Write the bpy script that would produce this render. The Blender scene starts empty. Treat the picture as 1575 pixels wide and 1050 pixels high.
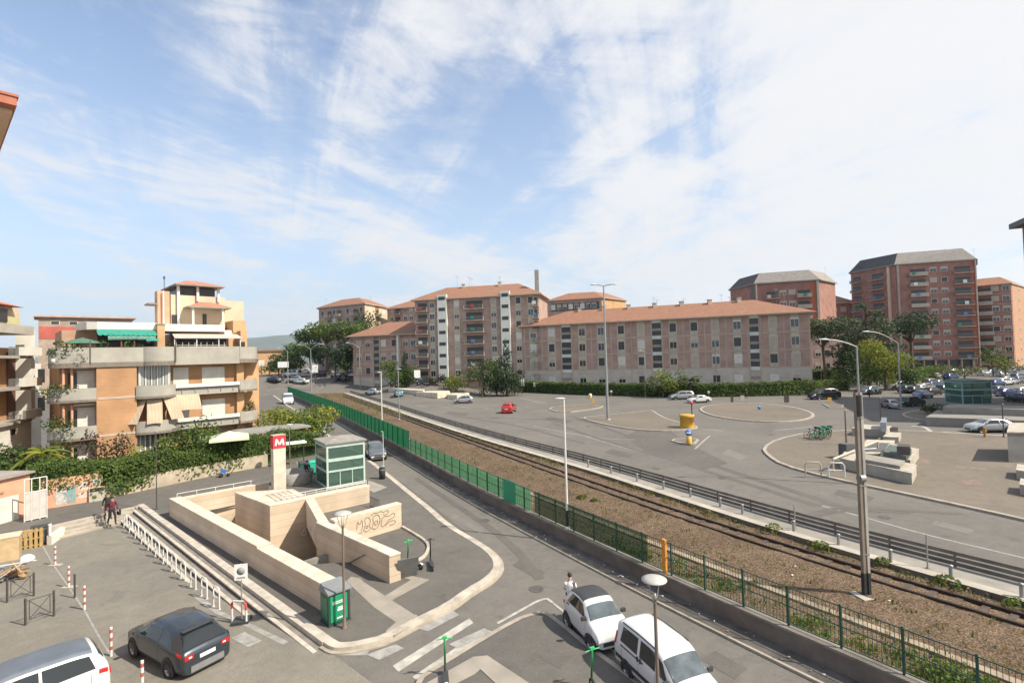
import bpy, bmesh, math, random
from mathutils import Vector, Matrix
rnd = random.Random(7)
SC = bpy.context.scene
COL = SC.collection
PI = math.pi
# ---------------------------------------------------------------- camera
LENS_F = 787.5            # focal length in photograph pixels (18 mm on a 36 mm sensor)
CAM_H = 10.0
_p, _r = math.radians(1.5), math.radians(1.6)
FWD = Vector((0, math.cos(_p), math.sin(_p)))
_U0 = Vector((0, -math.sin(_p), math.cos(_p)))
_X0 = Vector((1, 0, 0))
RGT = _X0 * math.cos(_r) - _U0 * math.sin(_r)
UPV = _X0 * math.sin(_r) + _U0 * math.cos(_r)
cd = bpy.data.cameras.new('camera'); cam = bpy.data.objects.new('camera', cd); COL.objects.link(cam)
cd.sensor_width = 36; cd.lens = 18; cd.clip_start = 0.1; cd.clip_end = 30000
M = Matrix(((RGT.x, UPV.x, -FWD.x), (RGT.y, UPV.y, -FWD.y), (RGT.z, UPV.z, -FWD.z))).to_4x4()
M.translation = (0, 0, CAM_H); cam.matrix_world = M
SC.camera = cam
# ---------------------------------------------------------------- light
SUN_TO = Vector((0.93, -0.36, 0.0)).normalized()
SUN_EL = math.radians(46)
sd = bpy.data.lights.new('sun', 'SUN'); sun = bpy.data.objects.new('sun', sd); COL.objects.link(sun)
sd.energy = 3.55; sd.angle = math.radians(0.6); sd.color = (1.0, 0.93, 0.80)
_sv = Vector((SUN_TO.x * math.cos(SUN_EL), SUN_TO.y * math.cos(SUN_EL), math.sin(SUN_EL)))
sun.rotation_euler = _sv.to_track_quat('Z', 'Y').to_euler(); sun.location = _sv * 300
SC.view_settings.view_transform = 'Standard'; SC.view_settings.look = 'None'
SC.view_settings.exposure = 1.0; SC.view_settings.gamma = 1.0
W = bpy.data.worlds.new('World'); SC.world = W; W.use_nodes = True
nt = W.node_tree; nt.nodes.clear(); L = nt.links.new
def wn(t, **k):
    n = nt.nodes.new(t)
    for a, b in k.items(): setattr(n, a, b)
    return n
def wmath(op, a, b=None, clamp=False):
    n = wn('ShaderNodeMath', operation=op, use_clamp=clamp)
    for i, q in enumerate((a, b)):
        if q is None: continue
        if hasattr(q, 'links'): L(q, n.inputs[i])
        else: n.inputs[i].default_value = q
    return n.outputs[0]
def wramp(v, *st):
    n = wn('ShaderNodeValToRGB'); L(v, n.inputs[0]); e = n.color_ramp.elements
    e[0].position, e[0].color = st[0][0], (st[0][1],) * 3 + (1,)
    e[1].position, e[1].color = st[-1][0], (st[-1][1],) * 3 + (1,)
    for q in st[1:-1]:
        x = e.new(q[0]); x.color = (q[1],) * 3 + (1,)
    return n.outputs[0]
out = wn('ShaderNodeOutputWorld'); bg = wn('ShaderNodeBackground'); bg.inputs[1].default_value = 0.1
sky = wn('ShaderNodeTexSky', sky_type='NISHITA', sun_disc=False, sun_elevation=SUN_EL,
         sun_rotation=math.atan2(SUN_TO.x, SUN_TO.y), altitude=50, air_density=1.0, dust_density=0.6, ozone_density=2.0)
tc = wn('ShaderNodeTexCoord'); sep = wn('ShaderNodeSeparateXYZ'); L(tc.outputs['Generated'], sep.inputs[0])
zc = wmath('MAXIMUM', sep.outputs[2], 0.035); zc = wmath('ADD', zc, 0.10)
cx = wmath('DIVIDE', sep.outputs[0], zc); cy = wmath('DIVIDE', sep.outputs[1], zc)
cmb = wn('ShaderNodeCombineXYZ'); L(cx, cmb.inputs[0]); L(cy, cmb.inputs[1])
def layer(rot, sc, noise, det, rough, dist, off=(0, 0, 0)):
    mp = wn('ShaderNodeMapping'); mp.inputs['Rotation'].default_value = (0, 0, rot); mp.inputs['Scale'].default_value = sc
    mp.inputs['Location'].default_value = off
    pr_ = wn('ShaderNodeMapping'); pr_.inputs['Rotation'].default_value = (0, 0, -rot); L(cmb.outputs[0], pr_.inputs[0]); mp.inputs['Rotation'].default_value = (0, 0, 0)
    L(pr_.outputs[0], mp.inputs[0]); n = wn('ShaderNodeTexNoise'); n.inputs['Scale'].default_value = noise
    n.inputs['Detail'].default_value = det; n.inputs['Roughness'].default_value = rough; n.inputs['Distortion'].default_value = dist
    L(mp.outputs[0], n.inputs[0]); return n.outputs[0]
n1 = layer(1.15, (0.36, 1.3, 1), 0.8, 12, 0.62, 0.9, (3.1, 0.4, 0))      # long streaks
n2 = layer(0.6, (0.8, 1.3, 1), 2.4, 11, 0.66, 1.0, (7.3, 2.0, 0))       # torn fibres
n3 = layer(0.1, (0.5, 0.5, 1), 0.42, 3, 0.5, 0.2, (1.7, 5.0, 0))         # broad fields
mixv = wmath('ADD', wmath('MULTIPLY', n1, 0.88), wmath('MULTIPLY', n2, 0.46))
n4 = layer(2.05, (0.5, 2.6, 1), 1.0, 10, 0.62, 0.7, (2.3, 9.1, 0))     # crossing fine streaks
mixv = wmath('ADD', mixv, wmath('MULTIPLY', n3, 0.22)); mixv = wmath('ADD', mixv, wmath('MULTIPLY', wmath('SUBTRACT', n4, 0.46), 0.55))
# thicker veil towards the right of the view (azimuth)
az = wmath('MULTIPLY', wmath('SUBTRACT', sep.outputs[0], -0.12), 0.135)
mixv = wmath('ADD', mixv, az)
mask = wramp(mixv, (0.665, 0.0), (0.745, 0.20), (0.82, 0.64), (0.90, 0.93), (1.0, 1.0))
hs = wn('ShaderNodeHueSaturation'); hs.inputs['Saturation'].default_value = 0.92; hs.inputs['Value'].default_value = 1.12
L(sky.outputs[0], hs.inputs['Color'])
hz_ = wramp(sep.outputs[2], (0.0, 0.92), (0.10, 0.72), (0.24, 0.34), (0.5, 0.05))
m0 = wn('ShaderNodeMix', data_type='RGBA'); L(hz_, m0.inputs[0]); L(hs.outputs[0], m0.inputs[6]); m0.inputs[7].default_value = (2.95, 3.6, 4.25, 1)
mx = wn('ShaderNodeMix', data_type='RGBA'); L(mask, mx.inputs[0]); L(m0.outputs[2], mx.inputs[6]); mx.inputs[7].default_value = (4.6, 4.6, 4.68, 1)
L(mx.outputs[2], bg.inputs[0]); L(bg.outputs[0], out.inputs[0])
SC.cycles.max_bounces = 6; SC.cycles.diffuse_bounces = 3; SC.cycles.glossy_bounces = 3; SC.cycles.transparent_max_bounces = 10
SC.cycles.use_denoising = True; SC.cycles.sample_clamp_indirect = 6

# ---------------------------------------------------------------- placing: photograph pixel -> point in the world
def ray(px, py): return FWD + RGT * ((px - 787.5) / LENS_F) - UPV * ((py - 525) / LENS_F)
def P(px, py, z=0.0):
    d = ray(px, py); t = (z - CAM_H) / d.z
    return Vector((d.x * t, d.y * t))
def Q(px, py, Y):
    d = ray(px, py); t = Y / d.y
    return Vector((d.x * t, Y, CAM_H + d.z * t))
def ZAT(px, py, xy):      # height of the point seen at px,py above ground point xy
    d = ray(px, py); t = math.hypot(xy[0], xy[1]) / math.hypot(d.x, d.y)
    return CAM_H + d.z * t
def PP(pts, z=0.0): return [P(a, b, z) for a, b in pts]
def PLN(px, a, b, py=545):       # where the view column px crosses the vertical plane through a-b (fraction along a->b)
    d = ray(px, py); ax, ay, bx, by = a[0], a[1], b[0] - a[0], b[1] - a[1]
    den = d.x * by - d.y * bx
    t = (ax * by - ay * bx) / den
    x, y = d.x * t, d.y * t
    return ((x - ax) * bx + (y - ay) * by) / (bx * bx + by * by)

# ---------------------------------------------------------------- mesh collector
class MB:
    def __init__(s): s.v = []; s.f = []; s.m = []; s.sm = []
    def add(s, vs, fs, mi=0, smooth=False):
        o = len(s.v); s.v += [tuple(q) for q in vs]
        for f in fs: s.f.append(tuple(i + o for i in f)); s.m.append(mi); s.sm.append(smooth)
        return s
    def box(s, x0, x1, y0, y1, z0, z1, mi=0):
        return s.add([(x0,y0,z0),(x1,y0,z0),(x1,y1,z0),(x0,y1,z0),(x0,y0,z1),(x1,y0,z1),(x1,y1,z1),(x0,y1,z1)],
                     [(0,3,2,1),(4,5,6,7),(0,1,5,4),(1,2,6,5),(2,3,7,6),(3,0,4,7)], mi)
    def obox(s, c, size, rz=0, mi=0, rx=0, ry=0):
        R = Matrix.Rotation(rz,3,'Z') @ Matrix.Rotation(ry,3,'Y') @ Matrix.Rotation(rx,3,'X'); hx,hy,hz = size[0]/2,size[1]/2,size[2]/2
        vs = [Vector(c) + R @ Vector((a*hx,b*hy,d*hz)) for d in (-1,1) for a,b in ((-1,-1),(1,-1),(1,1),(-1,1))]
        return s.add(vs, [(0,3,2,1),(4,5,6,7),(0,1,5,4),(1,2,6,5),(2,3,7,6),(3,0,4,7)], mi)
    def prism(s, poly, z0, z1, mi=0, side=None, ch=0.0):
        p = [Vector((q[0], q[1])) for q in poly]; n = len(p)
        if sum(p[i].x*p[(i+1)%n].y - p[(i+1)%n].x*p[i].y for i in range(n)) < 0: p = p[::-1]
        za = z0 if isinstance(z0, (list,tuple)) else [z0]*n
        zb = z1 if isinstance(z1, (list,tuple)) else [z1]*n
        vs = [(q.x,q.y,za[i]) for i,q in enumerate(p)] + [(q.x,q.y,zb[i]) for i,q in enumerate(p)]
        sd_ = mi if side is None else side
        s.add(vs, [tuple(range(n))[::-1]], sd_)
        s.add(vs, [tuple(range(n,2*n))], mi)
        return s.add(vs, [(i,(i+1)%n,n+(i+1)%n,n+i) for i in range(n)], sd_)
    def tube(s, pts, r, n=8, mi=0, r2=None):
        pts = [Vector(q) for q in pts]; k = len(pts); vs = []
        for i,q in enumerate(pts):
            d = (pts[min(i+1,k-1)] - pts[max(i-1,0)]).normalized()
            a = d.cross(Vector((0,0,1)) if abs(d.z) < .95 else Vector((1,0,0))).normalized(); b = d.cross(a)
            rr = r if r2 is None else r + (r2-r)*i/max(1,k-1)
            vs += [q + a*(rr*math.cos(2*PI*j/n)) + b*(rr*math.sin(2*PI*j/n)) for j in range(n)]
        fs = [(i*n+j, i*n+(j+1)%n, (i+1)*n+(j+1)%n, (i+1)*n+j) for i in range(k-1) for j in range(n)]
        s.add(vs, fs, mi, True)
        o = [vs[:n], vs[-n:]]
        s.add(o[0], [tuple(range(n))[::-1]], mi); s.add(o[1], [tuple(range(n))], mi)
        return s
    def lathe(s, prof, n=16, mi=0, c=(0,0,0), ax='z', smooth=True):
        vs = []
        for r,z in prof:
            for j in range(n):
                a = 2*PI*j/n; x,y = r*math.cos(a), r*math.sin(a)
                q = (x,y,z) if ax == 'z' else (x,z,y)
                vs.append((c[0]+q[0],c[1]+q[1],c[2]+q[2]))
        k = len(prof)
        return s.add(vs, [(i*n+j, i*n+(j+1)%n, (i+1)*n+(j+1)%n, (i+1)*n+j) for i in range(k-1) for j in range(n)], mi, smooth)
    def surf(s, fn, nu, nv, mi=0, smooth=True):
        vs = [fn(i/nu, j/nv) for i in range(nu+1) for j in range(nv+1)]
        return s.add(vs, [(i*(nv+1)+j,(i+1)*(nv+1)+j,(i+1)*(nv+1)+j+1,i*(nv+1)+j+1) for i in range(nu) for j in range(nv)], mi, smooth)
    def fill(s, outer, holes, z, mi=0):
        bm = bmesh.new(); edges = []
        for lp in [outer] + holes:
            vs = [bm.verts.new((q[0], q[1], z)) for q in lp]
            edges += [bm.edges.new((vs[i], vs[(i+1) % len(vs)])) for i in range(len(vs))]
        bmesh.ops.triangle_fill(bm, use_beauty=True, use_dissolve=False, edges=edges, normal=(0,0,1))
        bm.verts.index_update()
        fs = []
        for f in bm.faces:
            ix = [v.index for v in f.verts]
            fs.append(ix if f.normal.z > 0 else ix[::-1])
        s.add([v.co[:] for v in bm.verts], fs, mi); bm.free(); return s
    def leaf(s, c, nrm, size, mi, R):
        a = Vector((R.uniform(-1,1),R.uniform(-1,1),R.uniform(-1,1)))
        n = (Vector(nrm)*1.1 + a).normalized(); t = n.cross(Vector((R.uniform(-1,1),R.uniform(-1,1),R.uniform(-1,1)))).normalized(); b = n.cross(t)
        u, w = size*R.uniform(.6,1.2), size*R.uniform(.45,.8); c = Vector(c)
        s.add([c-t*u*.5, c+b*w*.5+n*w*.12, c+t*u*.5, c-b*w*.5+n*w*.12], [(0,1,2,3)], mi)
    def mesh(s, name, mats):
        me = bpy.data.meshes.new(name); me.from_pydata(s.v, [], s.f)
        for m in (mats if isinstance(mats, (list,tuple)) else [mats]): me.materials.append(m)
        me.polygons.foreach_set('material_index', s.m); me.polygons.foreach_set('use_smooth', s.sm); me.update(); return me
    def build(s, name, mats, parent=None, loc=None, rz=0.0):
        return inst(name, s.mesh(name, mats), parent, loc, rz)
def inst(name, me, parent=None, loc=None, rz=0.0, sc=None):
    o = bpy.data.objects.new(name, me); COL.objects.link(o)
    if parent is not None: o.parent = parent
    if loc is not None: o.location = (loc[0], loc[1], loc[2] if len(loc) > 2 else 0.0)
    o.rotation_euler = (0, 0, rz)
    if sc is not None: o.scale = sc if isinstance(sc, (tuple,list)) else (sc,)*3
    return o
def tag(o, label, cat, group=None):
    o['label'] = label; o['category'] = cat
    if group: o['group'] = group
    return o
def thing(name, label, cat, loc=(0,0,0), rz=0.0, group=None, sc=None):
    o = bpy.data.objects.new(name, None); COL.objects.link(o)
    o.location = (loc[0], loc[1], loc[2] if len(loc) > 2 else 0.0); o.rotation_euler = (0,0,rz)
    o.empty_display_size = .3
    if sc is not None: o.scale = (sc,)*3
    return tag(o, label, cat, group)
def struct(name, mb, mats, kind='structure'):
    o = mb.build(name, mats); o['kind'] = kind; return o
def dup(root, loc, rz, label, group=None, sc=None):
    r = root.copy(); COL.objects.link(r); r.location = (loc[0], loc[1], loc[2] if len(loc) > 2 else 0.0); r.rotation_euler = (0,0,rz)
    r['label'] = label
    if group: r['group'] = group
    if sc is not None: r.scale = sc if isinstance(sc,(tuple,list)) else (sc,)*3
    for ch in list(root.children):
        c = ch.copy(); COL.objects.link(c); c.parent = r
        for g in list(ch.children):
            d = g.copy(); COL.objects.link(d); d.parent = c
    return r

# ---------------------------------------------------------------- materials
MATS = {}
def mat(name, col, rough=.8, var=.12, scale=3.0, bump=0.0, bscale=None, metal=0.0, spec=None, streak=None, detail=6, col2=None, coat=0.0, emit=None):
    m = bpy.data.materials.new(name); m.use_nodes = True; t = m.node_tree; b = t.nodes['Principled BSDF']; lk = t.links.new
    b.inputs['Roughness'].default_value = rough; b.inputs['Metallic'].default_value = metal
    if spec is not None: b.inputs['Specular IOR Level'].default_value = spec
    if coat: b.inputs['Coat Weight'].default_value = coat; b.inputs['Coat Roughness'].default_value = .05
    tcn = t.nodes.new('ShaderNodeTexCoord'); vec = tcn.outputs['Object']
    if streak:
        mp = t.nodes.new('ShaderNodeMapping'); mp.inputs['Scale'].default_value = streak; lk(vec, mp.inputs[0]); vec = mp.outputs[0]
    if var or col2:
        n = t.nodes.new('ShaderNodeTexNoise'); n.inputs['Scale'].default_value = scale; n.inputs['Detail'].default_value = detail; n.inputs['Roughness'].default_value = .62
        lk(vec, n.inputs[0])
        r = t.nodes.new('ShaderNodeValToRGB'); lk(n.outputs[0], r.inputs[0])
        lo = [max(0, c*(1-var)) for c in col]; hi = [min(1, c*(1+var)) for c in (col2 or col)]
        r.color_ramp.elements[0].position = .32; r.color_ramp.elements[1].position = .68
        r.color_ramp.elements[0].color = (*lo,1); r.color_ramp.elements[1].color = (*hi,1)
        lk(r.outputs[0], b.inputs['Base Color'])
    else: b.inputs['Base Color'].default_value = (*col,1)
    if bump:
        n2 = t.nodes.new('ShaderNodeTexNoise'); n2.inputs['Scale'].default_value = bscale or scale*4; n2.inputs['Detail'].default_value = 5; lk(vec, n2.inputs[0])
        bp = t.nodes.new('ShaderNodeBump'); bp.inputs['Strength'].default_value = bump; bp.inputs['Distance'].default_value = .03
        lk(n2.outputs[0], bp.inputs['Height']); lk(bp.outputs[0], b.inputs['Normal'])
    if emit: b.inputs['Emission Color'].default_value = (*emit,1); b.inputs['Emission Strength'].default_value = 1
    MATS[name] = m; return m
def asphalt(name, col, warm, patch=.12, crack=True, seed=0.0):
    m = bpy.data.materials.new(name); m.use_nodes = True; t = m.node_tree; b = t.nodes['Principled BSDF']; lk = t.links.new; N = t.nodes.new
    b.inputs['Roughness'].default_value = .88; b.inputs['Specular IOR Level'].default_value = .3
    tcn = N('ShaderNodeTexCoord'); mp = N('ShaderNodeMapping'); mp.inputs['Location'].default_value = (seed, seed*.7, 0); lk(tcn.outputs['Object'], mp.inputs[0]); v = mp.outputs[0]
    def noise(s, d, r=.6, dist=0):
        n = N('ShaderNodeTexNoise'); n.inputs['Scale'].default_value = s; n.inputs['Detail'].default_value = d; n.inputs['Roughness'].default_value = r; n.inputs['Distortion'].default_value = dist; lk(v, n.inputs[0]); return n.outputs[0]
    def ramp(f, a, ca, c, cc):
        r = N('ShaderNodeValToRGB'); lk(f, r.inputs[0]); e = r.color_ramp.elements; e[0].position, e[1].position = a, c; e[0].color = (*ca,1); e[1].color = (*cc,1); return r.outputs[0]
    def mixc(f, a, c, mode='MIX'):
        x = N('ShaderNodeMix'); x.data_type = 'RGBA'; x.blend_type = mode
        if hasattr(f,'links'): lk(f, x.inputs[0])
        else: x.inputs[0].default_value = f
        lk(a, x.inputs[6]); lk(c, x.inputs[7]); return x.outputs[2]
    base = ramp(noise(.13, 7, .65, .6), .35, [c*(1-patch) for c in col], .66, [c*(1+patch)*w for c,w in zip(col, warm)])
    fine = ramp(noise(14, 3, .7), .3, (.80,.80,.80), .7, (1.16,1.16,1.16)); base = mixc(.75, base, fine, 'MULTIPLY')
    stain = ramp(noise(.55, 6, .7, 1.5), .30, (.66,.66,.67), .42, (1,1,1)); base = mixc(.55, base, stain, 'MULTIPLY')
    mid = ramp(noise(1.7, 8, .72, .4), .36, (.88,.88,.88), .64, (1.1,1.1,1.09)); base = mixc(.8, base, mid, 'MULTIPLY')
    if crack:
        vo = N('ShaderNodeTexVoronoi'); vo.feature = 'DISTANCE_TO_EDGE'; vo.inputs['Scale'].default_value = .16; vo.inputs['Randomness'].default_value = 1
        w = N('ShaderNodeVectorMath'); w.operation = 'ADD'; nz = N('ShaderNodeTexNoise'); nz.inputs['Scale'].default_value = .9; nz.inputs['Detail'].default_value = 4; lk(v, nz.inputs[0]); lk(v, w.inputs[0]); lk(nz.outputs['Color'], w.inputs[1]); lk(w.outputs[0], vo.inputs[0])
        ck = ramp(vo.outputs['Distance'], .0, (.72,.72,.72), .009, (1,1,1)); base = mixc(.35, base, ck, 'MULTIPLY')
    lk(base, b.inputs['Base Color'])
    bp = N('ShaderNodeBump'); bp.inputs['Strength'].default_value = .25; bp.inputs['Distance'].default_value = .01; lk(noise(40, 2), bp.inputs['Height']); lk(bp.outputs[0], b.inputs['Normal'])
    MATS[name] = m; return m
def foliage(name, col, tr=.35):
    m = bpy.data.materials.new(name); m.use_nodes = True; t = m.node_tree; lk = t.links.new; N = t.nodes.new
    b = t.nodes['Principled BSDF']; b.inputs['Roughness'].default_value = .6; b.inputs['Specular IOR Level'].default_value = .25
    tcn = N('ShaderNodeTexCoord'); n = N('ShaderNodeTexNoise'); n.inputs['Scale'].default_value = 1.3; n.inputs['Detail'].default_value = 4; lk(tcn.outputs['Object'], n.inputs[0])
    r = N('ShaderNodeValToRGB'); lk(n.outputs[0], r.inputs[0]); e = r.color_ramp.elements; e[0].position, e[1].position = .35, .68
    e[0].color = (*[c*.72 for c in col],1); e[1].color = (*[c*1.3 for c in col],1); lk(r.outputs[0], b.inputs['Base Color'])
    tl = N('ShaderNodeBsdfTranslucent'); tl.inputs[0].default_value = (col[0]*1.3, col[1]*1.35, col[2]*.8, 1)
    mxs = N('ShaderNodeMixShader'); mxs.inputs[0].default_value = tr; lk(b.outputs[0], mxs.inputs[1]); lk(tl.outputs[0], mxs.inputs[2])
    lk(mxs.outputs[0], t.nodes['Material Output'].inputs[0]); MATS[name] = m; return m
def wavy(name, ca, cb, scale, axis='Z', rough=.8, sharp=.1):
    m = bpy.data.materials.new(name); m.use_nodes = True; t = m.node_tree; b = t.nodes['Principled BSDF']; lk = t.links.new; N = t.nodes.new
    b.inputs['Roughness'].default_value = rough
    tcn = N('ShaderNodeTexCoord'); w = N('ShaderNodeTexWave'); w.bands_direction = axis; w.inputs['Scale'].default_value = scale; w.inputs['Distortion'].default_value = .4; w.inputs['Detail'].default_value = 2; lk(tcn.outputs['Object'], w.inputs[0])
    r = N('ShaderNodeValToRGB'); lk(w.outputs[0], r.inputs[0]); e = r.color_ramp.elements; e[0].position, e[1].position = .5-sharp, .5+sharp; e[0].color = (*ca,1); e[1].color = (*cb,1)
    n = N('ShaderNodeTexNoise'); n.inputs['Scale'].default_value = 1.1; n.inputs['Detail'].default_value = 6; lk(tcn.outputs['Object'], n.inputs[0])
    r2 = N('ShaderNodeValToRGB'); lk(n.outputs[0], r2.inputs[0]); r2.color_ramp.elements[0].position = .3; r2.color_ramp.elements[1].position = .7; r2.color_ramp.elements[0].color = (.8,.8,.8,1); r2.color_ramp.elements[1].color = (1.12,1.12,1.12,1)
    x = N('ShaderNodeMix'); x.data_type = 'RGBA'; x.blend_type = 'MULTIPLY'; x.inputs[0].default_value = .8; lk(r.outputs[0], x.inputs[6]); lk(r2.outputs[0], x.inputs[7]); lk(x.outputs[2], b.inputs['Base Color'])
    MATS[name] = m; return m
def brick(name, c1, c2, mortar, scale=1.0, bw=.5, rh=.25, rough=.85, msize=.03):
    m = bpy.data.materials.new(name); m.use_nodes = True; t = m.node_tree; b = t.nodes['Principled BSDF']; lk = t.links.new; N = t.nodes.new
    b.inputs['Roughness'].default_value = rough
    tcn = N('ShaderNodeTexCoord'); sp = N('ShaderNodeSeparateXYZ'); lk(tcn.outputs['Object'], sp.inputs[0])
    ad = N('ShaderNodeMath'); ad.operation = 'ADD'; lk(sp.outputs[0], ad.inputs[0]); lk(sp.outputs[1], ad.inputs[1])
    cb = N('ShaderNodeCombineXYZ'); lk(ad.outputs[0], cb.inputs[0]); lk(sp.outputs[2], cb.inputs[1])
    br = N('ShaderNodeTexBrick'); br.inputs['Scale'].default_value = scale; br.inputs['Color1'].default_value = (*c1,1); br.inputs['Color2'].default_value = (*c2,1); br.inputs['Mortar'].default_value = (*mortar,1)
    br.inputs['Mortar Size'].default_value = msize; br.inputs['Brick Width'].default_value = bw; br.inputs['Row Height'].default_value = rh; lk(cb.outputs[0], br.inputs[0])
    n = N('ShaderNodeTexNoise'); n.inputs['Scale'].default_value = .5; n.inputs['Detail'].default_value = 7; lk(tcn.outputs['Object'], n.inputs[0])
    r2 = N('ShaderNodeValToRGB'); lk(n.outputs[0], r2.inputs[0]); r2.color_ramp.elements[0].position = .3; r2.color_ramp.elements[1].position = .7; r2.color_ramp.elements[0].color = (.74,.74,.74,1); r2.color_ramp.elements[1].color = (1.18,1.18,1.18,1)
    x = N('ShaderNodeMix'); x.data_type = 'RGBA'; x.blend_type = 'MULTIPLY'; x.inputs[0].default_value = .85; lk(br.outputs[0], x.inputs[6]); lk(r2.outputs[0], x.inputs[7]); lk(x.outputs[2], b.inputs['Base Color'])
    MATS[name] = m; return m
def glass(name, col, rough=.06):
    m = mat(name, col, rough, 0, spec=.9); return m
def seeglass(name, tint, alpha=.35):
    m = bpy.data.materials.new(name); m.use_nodes = True; t = m.node_tree; lk = t.links.new; N = t.nodes.new
    b = t.nodes['Principled BSDF']; b.inputs['Base Color'].default_value = (*tint,1); b.inputs['Roughness'].default_value = .05; b.inputs['Specular IOR Level'].default_value = .9
    tp = N('ShaderNodeBsdfTransparent'); tp.inputs[0].default_value = (*[min(1, .55+c) for c in tint],1)
    x = N('ShaderNodeMixShader'); x.inputs[0].default_value = alpha; lk(tp.outputs[0], x.inputs[1]); lk(b.outputs[0], x.inputs[2]); lk(x.outputs[0], t.nodes['Material Output'].inputs[0]); MATS[name] = m; return m

A_ROAD = asphalt('asphalt_road', (.155,.143,.128), (1.06,1.03,1.0), .10)
A_LOT = asphalt('asphalt_lot', (.200,.185,.158), (1.08,1.05,1.0), .10, seed=31.0)
A_WALK = asphalt('asphalt_walk', (.128,.119,.107), (1.06,1.02,.98), .10, seed=77.0)
A_PIAZ = asphalt('asphalt_piazza', (.172,.150,.122), (1.06,1.0,.95), .10, seed=13.0)
TRAV = brick('travertine', (.62,.50,.37), (.54,.42,.30), (.44,.35,.26), 1.0, 3.4, .42, .7, .012)
TRAVT = mat('travertine_top', (.56,.47,.37), .75, .16, 1.6, .1, 12, col2=(.66,.55,.43))
KERB = mat('kerb_stone', (.36,.31,.25), .85, .22, 1.8, .15, 20)
KERBW = mat('kerb_white', (.44,.385,.315), .8, .28, 1.6, .1, 20)
PAVE = mat('paving_strip', (.30,.265,.22), .85, .14, 1.2, .1, 15)
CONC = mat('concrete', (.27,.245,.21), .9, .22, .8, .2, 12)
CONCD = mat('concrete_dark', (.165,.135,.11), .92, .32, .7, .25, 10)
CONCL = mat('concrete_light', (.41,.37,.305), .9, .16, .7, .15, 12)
PAINTW = mat('road_paint', (.40,.375,.33), .8, .28, 2.4, 0, detail=9)
PAINTF = mat('road_paint_worn', (.30,.285,.262), .85, .26, 2.8, 0, detail=9)
STEEL = mat('steel_grey', (.34,.34,.33), .5, .12, 3, metal=.5)
GUARD = mat('guard_steel', (.155,.135,.12), .6, .3, 1.2, metal=.2)
STEELD = mat('steel_dark', (.085,.075,.068), .6, .3, 1.2, metal=.3)
STEELW = mat('steel_white', (.62,.61,.57), .5, .10, 3)
RUST = mat('rail_rust', (.045,.027,.018), .7, .3, 4, metal=.3)
GREENF = mat('fence_green', (.018,.062,.042), .6, .15, 3)
GREENB = None
ORANGEP = mat('orange_paint', (.62,.25,.035), .6, .12, 5)
YELLOW = mat('yellow_plastic', (.60,.34,.04), .5, .12, 3)
RED = mat('red_paint', (.55,.05,.035), .5, .1, 4)
BLUE = mat('blue_paint', (.04,.16,.5), .5, .1, 4)
BLACK = mat('black_rubber', (.022,.022,.022), .75, .2, 6)
DARKP = mat('dark_plastic', (.045,.045,.048), .6, .15, 5)
WHITEP = mat('white_plastic', (.76,.76,.73), .5, .06, 3)
GLASSD = glass('glass_dark', (.025,.03,.034))
GLASSC = glass('car_glass', (.016,.020,.022), .04)
GLASSW = mat('windscreen', (.085,.105,.115), .05, .45, 1.7, spec=.9)  # lighter blotchy base colour paints reflections and interior into the glass
LGLASS = seeglass('lift_glass', (.16,.25,.21), .30)
WOODT = mat('plywood', (.50,.36,.20), .8, .15, 2.5)
SKIN = mat('skin', (.48,.29,.21), .6, .06, 9)
HAIR = mat('hair_dark', (.025,.018,.014), .7, .2, 20)
GREENB = foliage('screen_green', (.10,.30,.27), .68); LEAF_A = foliage('leaf_mid', (.085,.135,.030)); LEAF_B = foliage('leaf_light', (.14,.185,.038)); LEAF_C = foliage('leaf_deep', (.045,.080,.024))
LEAF_Y = foliage('leaf_yellow', (.26,.26,.035)); LEAF_P = foliage('leaf_pine', (.085,.110,.060), .2); LEAF_D = foliage('leaf_dark_pine', (.042,.062,.036), .2)
LEAF_O = foliage('leaf_olive', (.10,.115,.055)); LEAF_R = foliage('leaf_purple', (.075,.040,.038)); LEAF_S = foliage('dry_straw', (.25,.19,.085))
BARK = mat('bark', (.10,.075,.055), .9, .3, 5, .4, 14)
# ================================================================ the setting
def V2(x, y): return Vector((x, y))
def off(line, d):                      # offset a polyline to its right by d
    o = []
    for i, q in enumerate(line):
        a = line[max(i-1,0)]; b = line[min(i+1,len(line)-1)]; t = (Vector(b)-Vector(a)).normalized()
        o.append(Vector(q) + Vector((t.y, -t.x))*d)
    return o
def smooth(line, it=2, closed=False):
    p = [Vector(q) for q in line]
    for _ in range(it):
        o = [] if closed else [p[0]]; n = len(p)
        for i in range(n if closed else n-1):
            a, b = p[i], p[(i+1) % n]; o += [a*.75+b*.25, a*.25+b*.75]
        if not closed: o.append(p[-1])
        p = o
    return p
def along(line, step, start=0.0):      # points and headings every step metres
    res = []; d = start; acc = 0.0
    for i in range(len(line)-1):
        a, b = Vector(line[i]), Vector(line[i+1]); l = (b-a).length
        while d <= acc + l:
            res.append((a + (b-a)*((d-acc)/l), math.atan2((b-a).y, (b-a).x))); d += step
        acc += l
    return res
def band(mb, line, d0, d1, z, mi=0, z2=None):
    a, b = off(line, d0), off(line, d1); n = len(line); z2 = z if z2 is None else z2
    vs = [(q.x,q.y,z) for q in a] + [(q.x,q.y,z2) for q in b]
    fs = []
    for i in range(n-1):
        f = (i, n+i, n+i+1, i+1)
        fs.append(f if d1 > d0 else f[::-1])
    mb.add(vs, fs, mi)
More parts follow.
